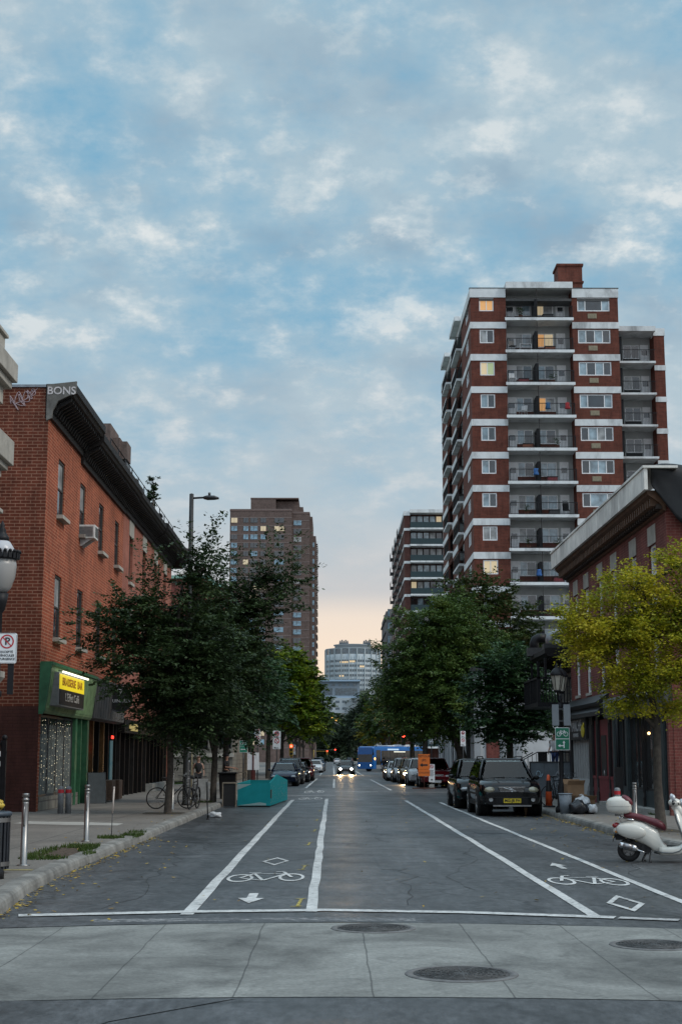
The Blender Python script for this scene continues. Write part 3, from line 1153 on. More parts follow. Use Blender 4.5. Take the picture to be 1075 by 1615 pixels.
def window(parent, axis, plane, out, a0, a1, z0, z1, cols=(1,), rows=(1,), fmat=None, panes=None, fw=0.05, sill=None, name='window', label=None, fd=0.05):
    """a framed window standing at PLANE (the glass), its panes children of its frame"""
    fmat = fmat or WHITE
    f = MB()
    p0, p1 = plane - out * 0.03, plane + out * fd
    abox(f, axis, p0, p1, a0, a0 + fw, z0, z1)
    abox(f, axis, p0, p1, a1 - fw, a1, z0, z1)
    abox(f, axis, p0, p1, a0 + fw, a1 - fw, z0, z0 + fw)
    abox(f, axis, p0, p1, a0 + fw, a1 - fw, z1 - fw, z1)
    sc, sr = float(sum(cols)), float(sum(rows))
    ca = [a0 + (a1 - a0) * sum(cols[:i]) / sc for i in range(len(cols) + 1)]
    cz = [z0 + (z1 - z0) * sum(rows[:i]) / sr for i in range(len(rows) + 1)]
    for a in ca[1:-1]:
        abox(f, axis, p0, plane + out * (fd - 0.008), a - fw * 0.4, a + fw * 0.4, z0 + fw, z1 - fw)
    for z in cz[1:-1]:
        abox(f, axis, p0, plane + out * (fd - 0.012), a0 + fw, a1 - fw, z - fw * 0.4, z + fw * 0.4)
    fo = build(name, f, fmat, parent)
    k = 0
    for i in range(len(cols)):
        for j in range(len(rows)):
            m = panes[k % len(panes)] if panes else WIN_RND.choice([GLASS, GLASS, GLASSB, GLASSC])
            k += 1
            g = MB()
            abox(g, axis, plane - out * 0.012, plane + out * 0.008, ca[i], ca[i + 1], cz[j], cz[j + 1])
            build('pane', g, m, fo)
    if sill:
        s = MB()
        abox(s, axis, plane - out * 0.02, plane + out * sill[0], a0 - 0.08, a1 + 0.08, z0 - sill[1], z0)
        build('sill', s, sill[2], fo)
    return fo


ORB = brick('orange_brick', (0.38, 0.082, 0.036), (0.25, 0.05, 0.023), (0.44, 0.21, 0.13), 0.31, 0.103, 0.015, dirt=0.4)
ORBS = brick('shaded_side_brick', (0.17, 0.044, 0.024), (0.125, 0.031, 0.017), (0.3, 0.15, 0.1), 0.31, 0.103, 0.014, dirt=0.4)  # darker copy of the street brick; the side wall's shade is in its colour
PKB = brick('pink_brick', (0.34, 0.125, 0.09), (0.3, 0.1, 0.07), (0.36, 0.17, 0.12), 0.25, 0.085, 0.008, dirt=0.25)
RDB = brick('red_brick', (0.19, 0.055, 0.045), (0.14, 0.04, 0.034), (0.22, 0.1, 0.08), 0.25, 0.085, 0.009, dirt=0.3)
TWB = brick('tower_brick', (0.155, 0.048, 0.032), (0.115, 0.035, 0.024), (0.12, 0.055, 0.042), 0.42, 0.14, 0.014, dirt=0.25)
BRB = brick('brown_brick', (0.15, 0.108, 0.095), (0.125, 0.09, 0.08), (0.13, 0.1, 0.09), 0.9, 0.3, 0.02, dirt=0.25, bump=0)
GSB = brick('grey_stone_blocks', (0.25, 0.235, 0.2), (0.18, 0.17, 0.15), (0.13, 0.12, 0.11), 0.55, 0.28, 0.02, dirt=0.35)
CORN = M('black_cornice', (0.013, 0.012, 0.012), 0.6, 0, 0.3, 4, 0.3, spec=0.25)
ROOF = M('roof_gravel', (0.09, 0.09, 0.09), 0.9, 0, 0.2)
DFRAME = M('dark_window_frame', (0.05, 0.045, 0.04), 0.5)


# ------------------------------------------------------------------ left brick row
def cornice_mesh(x, y0, y1, zb, zt, proj, s, nb):
    """a bracketed metal cornice along a street front at X = x that overhangs by proj (s = +1 towards +X)"""
    mb = MB()
    h = zt - zb
    prof = [(x, zb), (x + s * 0.1, zb), (x + s * 0.12, zb + 0.2 * h), (x + s * 0.22, zb + 0.28 * h), (x + s * 0.3 * proj, zb + 0.42 * h), (x + s * 0.62 * proj, zb + 0.55 * h), (x + s * 0.88 * proj, zb + 0.62 * h), (x + s * 0.93 * proj, zb + 0.7 * h), (x + s * proj, zb + 0.74 * h), (x + s * proj, zt - 0.05), (x + s * 0.9 * proj, zt), (x - s * 0.1, zt - 0.02), (x - s * 0.1, zb)]
    mb.prism(prof, 'y', y0, y1)
    for k in range(nb):
        y = y0 + (y1 - y0) * (k + 0.5) / nb
        mb.prism([(x + s * 0.1, zb + 0.16 * h), (x + s * 0.2, zb + 0.14 * h), (x + s * 0.34 * proj, zb + 0.3 * h), (x + s * 0.8 * proj, zb + 0.5 * h), (x + s * 0.8 * proj, zb + 0.6 * h), (x + s * 0.1, zb + 0.5 * h)], 'y', y - 0.055, y + 0.055)
    return mb


XL = -8.8
la = thing('brick_building', 'orange brick corner building with green shopfront and graffiti on its cornice', 'building', (XL, 44.1, 0.15), 0, 'brick buildings of the left row', True)
ys = [45.95, 50.05, 54.2, 58.25]
holes = []
for y in ys:
    holes += [(y, y + 1.15, 9.37, 11.22), (y, y + 1.15, 5.46, 7.48)]
mb = MB()
facade(mb, 'x', XL, 44.1, 60.6, 4.5, 12.15, holes, 0.2, 1)
mb.quad((XL, 44.1, 0.15), (XL, 44.45, 0.15), (XL, 44.45, 4.5), (XL, 44.1, 4.5))
mb.quad((XL - 0.9, 44.45, 0.15), (XL - 0.9, 60.6, 0.15), (XL - 0.9, 60.6, 4.5), (XL - 0.9, 44.45, 4.5))
mb.quad((XL - 0.9, 44.45, 4.5), (XL, 44.45, 4.5), (XL, 60.6, 4.5), (XL - 0.9, 60.6, 4.5))
build('street_wall', mb, ORB, la, norm=False)
mb = MB()
mb.quad((XL, 44.1, 0.15), (-21, 44.1, 0.15), (-21, 44.1, 13.08), (XL, 44.1, 13.08))
mb.quad((-21, 44.1, 0.15), (-21, 60.6, 0.15), (-21, 60.6, 13.0), (-21, 44.1, 13.0))
mb.quad((XL, 44.45, 0.15), (XL - 0.9, 44.45, 0.15), (XL - 0.9, 44.45, 4.5), (XL, 44.45, 4.5))
mb.quad((XL, 44.1, 12.15), (XL, 44.5, 12.15), (XL, 44.5, 13.08), (XL, 44.1, 13.08))
build('side_wall', mb, ORBS, la, norm=False)
mb = MB()
mb.quad((-21, 44.1, 12.7), (XL, 44.1, 12.7), (XL, 60.6, 12.7), (-21, 60.6, 12.7))
build('roof', mb, ROOF, la, norm=False)
mb = MB()
mb.box(-21, XL - 0.1, 44.04, 44.34, 13.08, 13.16)
build('coping', mb, M('lead_coping', (0.22, 0.25, 0.28), 0.5, 0.3), la)
mb = MB()
mb.box(-21.05, XL + 0.012, 44.085, 44.1, 0.1, 1.7 + 1.55)
wm = brick('painted_side_brick', (0.085, 0.03, 0.024), (0.075, 0.027, 0.02), (0.06, 0.022, 0.018), 0.31, 0.103, 0.011, dirt=0.3)
build('painted_dado', mb, wm, la)
cornB = cornice_mesh(XL, 44.06, 49.9, 12.1, 13.2, 0.85, 1, 17)
c = build('cornice', cornB, CORN, la)
mb = MB()
mb.prism([(XL - 0.05, 12.0), (XL + 0.12, 12.08), (XL + 0.14, 12.3), (XL + 0.3, 12.62), (XL + 0.62, 12.78), (XL + 0.84, 12.86), (XL + 0.86, 13.24), (XL - 0.05, 13.14)], 'y', 43.96, 44.05)
build('cornice_end', mb, M('cornice_end_paint', (0.13, 0.125, 0.115), 0.8, 0, 0.3, 3, stain=0.4), c)
build('cornice', cornice_mesh(XL, 49.96, 60.6, 11.85, 12.95, 0.8, 1, 31), CORN, la)
for i, y in enumerate(ys):
    for j, (z0, z1) in enumerate(((9.37, 11.22), (5.46, 7.48))):
        window(la, 'x', XL - 0.09, 1, y, y + 1.15, z0, z1, (1,), (1, 1), DFRAME, [GLASS, GLASSC if (i, j) in ((0, 0), (1, 0), (0, 1)) else GLASS], 0.07, (0.3, 0.12, STONE))
# graffiti on the cornice end and the side wall
GRAF = M('graffiti_white', (0.5, 0.47, 0.47), 0.7, 0, 0.2, 8)
GRAF2 = M('graffiti_mauve', (0.36, 0.27, 0.29), 0.7, 0, 0.2, 8)
text_mesh('graffiti', 'BONS', 0.34, (XL + 0.4, 43.95, 12.93), (R(90), 0, 0), GRAF, la, 0.004, bold=0.006)


def squiggle(name, pts, r, mat, parent, n=5):
    mb = MB()
    P = [Vector(p) for p in pts]
    den = []
    for i in range(len(P) - 1):
        p0, p1, p2, p3 = P[max(i - 1, 0)], P[i], P[i + 1], P[min(i + 2, len(P) - 1)]
        for k in range(5):
            t = k / 5
            den.append(0.5 * ((2 * p1) + (p2 - p0) * t + (2 * p0 - 5 * p1 + 4 * p2 - p3) * t * t + (3 * p1 - p0 - 3 * p2 + p3) * t ** 3))
    den.append(P[-1])
    mb.tube(den, r, n)
    return build(name, mb, mat, parent)


rg2 = random.Random(21)
for (x0, z0, s) in ((-9.98, 12.55, 1.0), (-9.72, 12.62, 0.8), (-9.45, 12.78, 0.55)):
    pts = [(x0, 44.09, z0)]
    for k in range(9):
        pts.append((x0 + (k * 0.05 + 0.2 * math.sin(k * 1.9)) * s, 44.09, z0 + 0.24 * math.sin(k * 2.3 + x0) * s + 0.03 * k))
    squiggle('graffiti', pts, 0.014, GRAF2, la)

# the shops at its foot
GRNP = M('green_shop_paint', (0.03, 0.12, 0.055), 0.5, 0, 0.2, 4)
GRNB = M('green_boards', (0.16, 0.26, 0.12), 0.6, 0, 0.25, 3, 0.2)
GREYF = M('grey_fascia', (0.075, 0.07, 0.068), 0.7, 0, 0.3, 2.5, stain=0.4)
mb = MB()
fas = [(XL, 4.52), (XL + 0.3, 4.5), (XL + 0.32, 4.4), (XL + 0.16, 3.14), (XL + 0.1, 3.06), (XL, 3.06)]
mb.prism(fas, 'y', 44.16, 52.9)
for k in range(44):
    y = 44.5 + k * 0.19
    mb.slabquad((XL + 0.315, y, 4.36), (XL + 0.315, y + 0.15, 4.36), (XL + 0.17, y + 0.15, 3.2), (XL + 0.17, y, 3.2), -0.014)
fo = build('shop_fascia', mb, GRNB, la)
mb = MB()
mb.prism([(XL, 4.56), (XL + 0.34, 4.54), (XL + 0.35, 4.4), (XL + 0.19, 3.14), (XL + 0.12, 3.02), (XL, 3.02)], 'y', 44.05, 44.16)
mb.box(XL, XL + 0.36, 44.16, 52.9, 4.5, 4.6)
build('fascia_trim', mb, GRNP, fo)
mb = MB()
mb.prism([(XL, 4.5), (XL + 0.3, 4.48), (XL + 0.22, 3.14), (XL, 3.06)], 'y', 52.95, 60.55)
mb.box(XL, XL + 0.34, 52.95, 60.55, 4.48, 4.57)
for k in range(12):
    y = 53.2 + k * 0.6
    mb.slabquad((XL + 0.3, y, 4.4), (XL + 0.3, y + 0.05, 4.4), (XL + 0.22, y + 0.05, 3.2), (XL + 0.22, y, 3.2), -0.012)
build('shop_fascia', mb, GREYF, la)
mb = MB()
mb.box(XL - 0.35, XL + 0.02, 44.46, 51.2, 0.15, 0.56)
build('stone_base', mb, GSB, la)
SHW = glass('shop_glass', (0.05, 0.065, 0.06), 0.08)
CURT = M('pale_curtain', (0.15, 0.17, 0.165), 0.8, 0, 0.35, 3)
window(la, 'x', XL - 0.1, 1, 44.5, 46.0, 0.56, 3.02, (1,), (1,), DGREY, [SHW], 0.07, name='shop_window')
window(la, 'x', XL - 0.1, 1, 46.0, 50.2, 0.56, 3.02, (1, 1, 1), (1,), DGREY, [SHW], 0.07, name='shop_window')
mb = MB()
for k in range(52):
    y = 44.6 + k * 0.107
    mb.box(XL - 0.085, XL - 0.075, y, y + 0.05, 0.62, 2.75 - 0.3 * (k % 3 == 0))
build('curtain', mb, CURT, la)
mb = MB()
mb.box(XL - 0.3, XL + 0.05, 50.25, 50.6, 0.15, 3.05)
mb.box(XL - 0.3, XL + 0.03, 51.5, 51.62, 0.15, 3.05)
mb.box(XL - 0.3, XL + 0.06, 52.6, 52.95, 0.15, 3.05)
build('shop_pilaster', mb, GRNP, la)
mb = MB()
mb.box(XL - 0.35, XL - 0.28, 50.6, 51.5, 0.15, 2.6)
mb.box(XL - 0.35, XL - 0.26, 51.62, 52.6, 0.15, 3.05)
d = build('shop_door', mb, M('dark_green_door', (0.012, 0.03, 0.02), 0.4), la)
mb = MB()
mb.cyl((XL - 0.24, 51.4, 1.0), (XL - 0.24, 51.4, 1.35), 0.02)
mb.box(XL - 0.28, XL - 0.24, 50.6, 51.5, 2.6, 2.66)
build('handle', mb, STEEL, d)
# the pub front
mb = MB()
mb.box(XL - 0.75, XL - 0.7, 52.95, 60.5, 0.15, 3.1)
build('shopfront', mb, M('pub_dark_wall', (0.012, 0.011, 0.011), 0.4), la)
PUBW = M('pub_timber', (0.004, 0.003, 0.003), 0.6, 0, 0.3, spec=0.25)
BRASS = M('brass_post', (0.2, 0.11, 0.045), 0.4, 0.5, 0.2)
for y, m_ in ((53.4, PUBW), (54.6, BRASS), (55.9, PUBW), (57.1, BRASS), (58.3, PUBW), (59.5, PUBW), (60.3, PUBW)):
    mb = MB()
    mb.box(XL - 0.7, XL - 0.05, y, y + 0.14, 0.15, 3.1)
    mb.box(XL - 0.05, XL - 0.02, y - 0.02, y + 0.16, 0.15, 0.5)
    build('pillar', mb, m_, la)
mb = MB()
for y0, y1 in ((54.74, 55.9), (56.04, 57.1)):
    mb.box(XL - 0.5, XL - 0.02, y0, y1, 0.15, 0.95)
build('panel', mb, WOOD, la)
mb = MB()
mb.box(XL - 0.07, XL - 0.03, 58.75, 59.4, 0.3, 2.4)
build('shop_door', mb, emit('blue_lit_door', (0.08, 0.25, 0.32), 0.05), la)

# fairy lights in the green shop's window
mb = MB()
rg2 = random.Random(4)
for k in range(13):
    y = 44.68 + k * 0.42
    for j in range(17):
        if rg2.random() < 0.75:
            yy, zz = y + rg2.uniform(-0.05, 0.05), 0.75 + j * 0.13 + rg2.uniform(-0.05, 0.05)
            s = rg2.choice((0.009, 0.009, 0.015))
            mb.cbox((XL - 0.06, yy, zz), (s, s * 1.6, s))
o = build('string_lights', mb, emit('fairy_light', (1.0, 0.88, 0.6), 1.1))
tag(o, 'curtain of tiny warm string lights hanging in the green shop window', 'string lights')

# lit box sign on the fascia
t = thing('shop_sign', 'yellow and black lit box sign hung on the green fascia', 'sign', (XL + 0.36, 44.75, 3.9))
t.scale = (1, 1.3, 0.84)
mb = MB()
mb.box(-0.2, 0.1, 0.0, 3.5, -0.72, 0.5)
build('casing', mb, M('sign_casing', (0.2, 0.2, 0.2), 0.5), t, 0.02)
mb = MB()
mb.box(0.1, 0.115, 0.06, 3.44, -0.1, 0.44)
build('lit_panel', mb, emit('yellow_sign', (0.8, 0.62, 0.02), 0.7), t)
mb = MB()
mb.box(0.1, 0.114, 0.06, 3.44, -0.66, -0.12)
build('lower_panel', mb, SBLACK, t)
mb = MB()
mb.cyl((0.22, 0.0, 0.5), (0.22, 3.5, 0.5), 0.035)
build('lamp_tube', mb, emit('sign_tube', (1.0, 0.95, 0.7), 2.5), t)
text_mesh('lettering', 'BRASSERIE  BAR', 0.4, (0.12, 1.75, 0.17), (R(90), 0, R(90)), M('sign_orange_letters', (0.4, 0.16, 0.01), 0.6), t, 0.003, bold=0.01, sx=1.0)
text_mesh('lettering', 'L\'Effet Café', 0.42, (0.12, 1.75, -0.38), (R(90), 0, R(90)), M('sign_grey_letters', (0.35, 0.33, 0.3), 0.6), t, 0.003, bold=0.004)
mb = MB()
for k in range(3):
    mb.cyl((-0.3, 0.5 + 1.25 * k, 0.62), (0.2, 0.5 + 1.25 * k, 0.56), 0.014)
build('bracket', mb, BLK, t)

# round pub sign, its face towards the camera
t = thing('pub_sign', 'round black hanging sign with white harp and lettering on the pub', 'sign', (XL + 0.55, 57.0, 3.95))
mb = MB()
mb.tube([(0, -0.06, 0), (0, 0.06, 0)], [0.5, 0.5], 36)
build('disc', mb, SBLACK, t, 0.01)
mb = MB()
mb.torus((0, -0.06, 0), 0.48, 0.02, 'y', 36, 6)
build('border', mb, DGREY, t)
mb = MB()
mb.cyl((-0.6, 0, 0.56), (0.35, 0, 0.56), 0.025)
mb.cyl((0.25, 0, 0.4), (0.25, 0, 0.57), 0.012)
mb.cyl((-0.25, 0, 0.4), (-0.25, 0, 0.57), 0.012)
build('bracket', mb, BLK, t)
text_mesh('lettering', 'GUINNESS', 0.175, (0, -0.07, -0.06), (R(90), 0, 0), SIGNW, t, 0.003)
mb = MB()
mb.tube([(-0.08, -0.07, 0.4), (0.02, -0.07, 0.37), (0.09, -0.07, 0.4), (0.05, -0.07, 0.28), (0.0, -0.07, 0.14), (-0.04, -0.07, 0.26), (-0.08, -0.07, 0.4)], 0.012, 5)
for k in range(4):
    mb.cyl((-0.05 + 0.03 * k, -0.07, 0.38), (-0.03 + 0.015 * k, -0.07, 0.2), 0.005, n=4)
build('harp_emblem', mb, SIGNW, t)

# red bar lights in the pub
for i, (y, z, lab) in enumerate([(54.0, 2.1, 'small red light glowing inside the dark pub front'), (58.9, 2.15, 'red neon sign glowing above the blue lit door'), (61.4, 2.1, 'red light glowing beyond the pub door')]):
    mb = MB()
    if i == 1:
        mb.box(XL + 0.0, XL + 0.03, y - 0.2, y + 0.2, z + 0.32, z + 0.44)
        for k in range(3):
            mb.torus((XL + 0.04, y - 0.13 + 0.13 * k, z + 0.38), 0.04, 0.012, 'x', 12, 5)
    else:
        mb.ball((XL - 0.3, y, z), 0.06, 10, 6)
        mb.cyl((XL - 0.3, y, z), (XL - 0.62, y, z + 0.1), 0.015)
        mb.box(XL - 0.7, XL - 0.6, y - 0.05, y + 0.05, z + 0.05, z + 0.16)
    o = build('neon_light', mb, emit('red_neon', (1.0, 0.05, 0.03), 2.0))
    tag(o, lab, 'light', 'red lights of the pub')

# second house of the row: pinker brick
lb = thing('brick_building', 'pinkish brick building with stone lintels behind the big street tree', 'building', (XL, 60.6, 0.15), 0, 'brick buildings of the left row', True)
ys2 = [62.5, 66.95, 71.35, 75.4]
holes = []
for y in ys2:
    holes += [(y, y + 1.1, 9.2, 11.2), (y, y + 1.1, 5.4, 7.4)]
mb = MB()
facade(mb, 'x', XL, 60.62, 79.0, 3.1, 12.1, holes, 0.2, 1)
for (a, b) in (((-21, 79.0), (XL, 79.0)), ((-21, 60.62), (-21, 79.0)), ((XL - 0.5, 60.62), (XL - 0.5, 79.0))):
    mb.quad((*a, 0.15), (*b, 0.15), (*b, 12.1 if a[0] < -9.5 else 3.1), (*a, 12.1 if a[0] < -9.5 else 3.1))
mb.quad((XL - 0.5, 60.62, 3.1), (XL, 60.62, 3.1), (XL, 79, 3.1), (XL - 0.5, 79, 3.1))
build('wall', mb, PKB, lb, norm=False)
mb = MB()
mb.quad((-21, 60.6, 12.4), (XL, 60.6, 12.4), (XL, 79, 12.4), (-21, 79, 12.4))
build('roof', mb, ROOF, lb, norm=False)
build('cornice', cornice_mesh(XL, 60.66, 69.8, 11.9, 12.9, 0.75, 1, 26), CORN, lb)
build('cornice', cornice_mesh(XL, 69.86, 79.1, 11.85, 12.95, 0.85, 1, 26), CORN, lb)
mb = MB()
mb.lathe([(0.3, -0.5), (0.55, -0.2), (0.75, 0.1), (0.8, 0.5), (0.7, 0.55)], (XL + 0.35, 79.0, 12.4), 14)
build('corner_turret', mb, CORN, lb)
for y in ys2:
    for j, (z0, z1) in enumerate(((9.2, 11.2), (5.4, 7.4))):
        f = window(lb, 'x', XL - 0.17, 1, y, y + 1.1, z0, z1, (1,), (1, 1), DFRAME, [GLASS], 0.06, (0.28, 0.12, STONE))
        mb = MB()
        mb.box(XL - 0.05, XL + 0.03, y - 0.15, y + 1.25, z1 + 0.003, z1 + 0.75)
        build('lintel', mb, STONE, f)
mb = MB()
mb.box(XL - 0.48, XL - 0.4, 60.7, 78.9, 0.15, 3.1)
build('shopfront', mb, M('dark_shopfront', (0.014, 0.014, 0.015), 0.3), lb)
for k in range(13):
    mb = MB()
    y = 61.0 + k * 1.42
    mb.box(XL - 0.4, XL + 0.02, y, y + 0.16, 0.15, 3.1)
    build('pillar', mb, PUBW if k % 3 else CORN, lb)
mb = MB()
mb.box(XL - 0.4, XL + 0.25, 60.7, 78.95, 2.75, 3.3)
build('shop_fascia', mb, PUBW, lb)
mb = MB()
mb.box(XL - 0.4, XL + 0.25, 70.5, 78.95, 0.15, 0.5)
build('stone_step', mb, CONC, lb)
mb = MB()
mb.box(XL + 0.2, XL + 0.27, 62.0, 64.6, 2.85, 3.15)
o = build('shop_sign', mb, emit('dim_yellow_sign', (0.7, 0.55, 0.2), 0.25))
tag(o, 'narrow yellow lit sign under the second house fascia', 'sign')

# roof terrace of the row: rails and a potted shrub
t = thing('roof_railing', 'thin black roof terrace railing above the dark cornice', 'railing', (-8.55, 55, 12.9))
mb = MB()
for z in (0.5, 0.95):
    mb.cyl((0, 0, z), (0, 22, z), 0.02, n=6)
build('rail', mb, BLK, t)
for k in range(12):
    mb = MB()
    mb.cyl((0, 2 * k, -0.25), (0, 2 * k, 0.98), 0.025, n=6)
    build('post', mb, BLK, t)
for i, (y, lab) in enumerate([(50.4, 'boxy dark roof hatch behind the cornice near the corner'), (60.9, 'dark chimney cap at the party wall of the brick row'), (69.8, 'square framed roof box standing by the potted shrub')]):
    t = thing('roof_vent', lab, 'roof vent', (-8.65, y, 12.7), 0, 'roof boxes of the brick row')
    mb = MB()
    mb.box(-0.55, 0.3, -0.3, 0.3, 0, 0.55)
    build('box', mb, DGREY, t, 0.01)
    mb = MB()
    mb.box(-0.62, 0.37, -0.37, 0.37, 0.55, 0.65)
    build('lid', mb, CORN, t)

# air conditioner in the second top-floor window
t = thing('air_conditioner', 'white boxy air conditioner hanging out of a brick front window', 'air conditioner', (XL, 50.6, 9.5))
mb = MB()
mb.box(-0.15, 0.52, -0.36, 0.36, -0.24, 0.24)
build('casing', mb, M('ac_white', (0.62, 0.62, 0.6), 0.5), t, 0.02)
mb = MB()
for k in range(9):
    mb.box(-0.05, 0.45, -0.372, -0.36, -0.17 + 0.04 * k, -0.15 + 0.04 * k)
for k in range(9):
    mb.box(0.52, 0.53, -0.3, 0.3, -0.17 + 0.04 * k, -0.15 + 0.04 * k)
build('grille', mb, DGREY, t)
mb = MB()
mb.prism([(0.0, -0.24), (0.42, -0.24), (0.05, -0.5), (0.0, -0.5)], 'y', -0.3, -0.26)
mb.prism([(0.0, -0.24), (0.42, -0.24), (0.05, -0.5), (0.0, -0.5)], 'y', 0.26, 0.3)
build('bracket', mb, M('ac_bracket', (0.4, 0.4, 0.4), 0.5), t)

# ------------------------------------------------------------------ nearest building on the left (only its corner shows)
ln = thing('corner_building', 'pale stone and brick building cut off at the left edge', 'building', (XL, 24, 0.15), 0, None, True)
mb = MB()
mb.box(-20, XL, 18, 37.3, 0.15, 10.9)
build('wall', mb, RDB, ln)
mb = MB()
mb.box(-20, XL + 0.12, 18, 37.42, 10.9, 11.35)
mb.box(-20, XL + 0.3, 18, 37.6, 11.35, 11.55)
mb.box(-20, XL + 0.42, 18, 37.72, 11.55, 12.05)
mb.box(-20, XL + 0.12, 18, 37.4, 12.05, 12.7)
mb.box(-20, XL + 0.2, 18, 37.48, 12.7, 12.8)
build('parapet', mb, STONE, ln, 0.02)
mb = MB()
mb.box(-20, XL + 0.03, 18, 37.33, 9.95, 10.35)
mb.box(-20, XL + 0.4, 18, 37.7, 9.3, 9.95)
mb.box(-20, XL + 0.28, 18, 37.58, 9.15, 9.3)
mb.box(-20, XL + 0.14, 18, 37.44, 8.95, 9.15)
build('stone_band', mb, STONE, ln, 0.02)
mb = MB()
mb.box(-20, XL + 0.05, 18, 37.35, 3.9, 8.95)
for y in (25, 29, 33, 36.6):
    mb.box(XL + 0.05, XL + 0.13, y, y + 0.6, 3.9, 8.9)
build('stone_bay', mb, STONE, ln, 0.01)
mb = MB()
mb.box(-20, XL + 0.22, 18, 37.5, 8.0, 8.1)
mb.box(-20, XL + 0.16, 18, 37.45, 7.65, 7.75)
mb.box(-20, XL + 0.3, 18, 37.58, 7.3, 7.5)
mb.box(-20, XL + 0.2, 18, 37.5, 7.2, 7.3)
build('ledge', mb, STONE, ln, 0.015)
mb = MB()
mb.prism([(XL, 3.2), (XL + 0.12, 3.2), (XL + 0.12, 3.38), (XL + 0.42, 3.75), (XL + 0.42, 3.9), (XL, 3.9)], 'y', 18, 37.5)
build('shop_cornice', mb, STONE, ln)
for y in (26, 30, 34):
    window(ln, 'x', XL + 0.09, 1, y, y + 1.6, 4.6, 7.0, (1,), (1, 1), DFRAME, [GLASS], 0.07)
# alley fence
t = thing('iron_fence', 'black iron alley fence with leaflets beside the brick side wall', 'fence', (-10.6, 40.2, 0.15))
mb = MB()
for k in range(17):
    x = -1.6 + k * 0.2
    mb.cyl((x, 0, 0), (x, 0, 1.9), 0.02, n=5)
    mb.lathe([(0.02, 0), (0.045, 0.05), (0.0, 0.18)], (x, 0, 1.9), 6)
build('bars', mb, BLK, t)
mb = MB()
for z in (0.25, 1.0, 1.7):
    mb.box(-1.7, 1.75, -0.02, 0.02, z, z + 0.06)
build('rail', mb, BLK, t)
mb = MB()
mb.box(1.62, 1.74, -0.06, 0.06, 0, 2.05)
mb.ball((1.68, 0, 2.12), 0.08, 8, 6)
build('post', mb, BLK, t)
mb = MB()
mb.box(1.05, 1.62, -0.04, -0.03, 0.0, 1.68)
build('panel', mb, SBLACK, t)
for z in (1.35, 1.62):
    mb = MB()
    mb.box(1.1, 1.6, -0.055, -0.045, z, z + 0.14)
    build('leaflet', mb, SIGNW, t)


# ------------------------------------------------------------------ right brick building with the shops
XR = 9.5
rb = thing('brick_building', 'dark red brick corner building with pale weathered metal cornice above the shops', 'building', (XR, 41.1, 0.15), 0, None, True)
wy = [42.55, 45.35, 48.55, 51.15, 54.0, 56.4]
holes = []
for y in wy:
    holes += [(y, y + 0.95, 6.3, 8.0), (y, y + 0.95, 4.1, 5.7)]
mb = MB()
facade(mb, 'x', XR, 41.1, 58.5, 3.5, 9.3, holes, 0.18, -1)
mb.quad((XR, 41.1, 0.15), (22, 41.1, 0.15), (22, 41.1, 9.6), (XR, 41.1, 9.6))
mb.quad((XR, 58.5, 0.15), (22, 58.5, 0.15), (22, 58.5, 9.6), (XR, 58.5, 9.6))
mb.quad((22, 41.1, 0.15), (22, 58.5, 0.15), (22, 58.5, 9.6), (22, 41.1, 9.6))
mb.quad((XR + 0.7, 41.1, 0.15), (XR + 0.7, 58.5, 0.15), (XR + 0.7, 58.5, 3.5), (XR + 0.7, 41.1, 3.5))
mb.quad((XR, 41.1, 3.5), (XR + 0.7, 41.1, 3.5), (XR + 0.7, 58.5, 3.5), (XR, 58.5, 3.5))
build('wall', mb, RDB, rb, norm=False)
mb = MB()
mb.quad((XR, 41.1, 9.5), (22, 41.1, 9.5), (22, 58.5, 9.5), (XR, 58.5, 9.5))
build('roof', mb, ROOF, rb, norm=False)
BROWNC = M('brown_soffit', (0.1, 0.05, 0.026), 0.7, 0, 0.3, 3)
mb = MB()
mb.prism([(XR, 8.7), (XR - 0.08, 8.72), (XR - 0.1, 8.85), (XR - 0.2, 8.95), (XR - 0.5, 9.16), (XR - 0.55, 9.28), (XR, 9.3)], 'y', 41.05, 58.6)
for k in range(58):
    y = 41.2 + k * 0.3
    mb.box(XR - 0.42, XR - 0.08, y, y + 0.13, 8.86, 9.08)
c = build('cornice', mb, BROWNC, rb)
mb = MB()
comb = [(41.12, 8.9), (58.52, 8.9)]
for k in reversed(range(58)):
    y = 41.12 + k * 0.3
    comb += [(y + 0.3, 8.86), (y + 0.15, 8.86), (y + 0.15, 8.77), (y, 8.77)]
mb.prism(comb, 'x', XR - 0.26, XR - 0.1)
build('dentil_molding', mb, M('dark_dentil', (0.03, 0.02, 0.014), 0.7), c)
PALEM = M('weathered_pale_metal', (0.72, 0.7, 0.65), 0.55, 0.2, 0.15, 1.4, 0.2, stain=0.55)
mb = MB()
for k in range(9):
    y = 40.75 + k * 2.0
    mb.box(XR - 0.66, XR - 0.56, y, y + 1.97, 9.26, 9.88 - 0.01 * (k % 2))
mb.box(XR - 0.7, XR + 0.3, 40.7, 58.75, 9.88, 9.95)
build('fascia', mb, PALEM, rb)
for y in wy:
    for z0, z1 in ((6.3, 8.0), (4.1, 5.7)):
        f = window(rb, 'x', XR + 0.12, -1, y, y + 0.95, z0, z1, (1,), (1, 1), WHITE, [GLASS, GLASSC], 0.08, (0.16, 0.1, STONE))
        if z0 > 6:
            mb = MB()
            mb.box(XR - 0.02, XR + 0.05, y - 0.06, y + 1.0, z1 + 0.003, z1 + 0.56)
            build('lintel', mb, STONE, f)
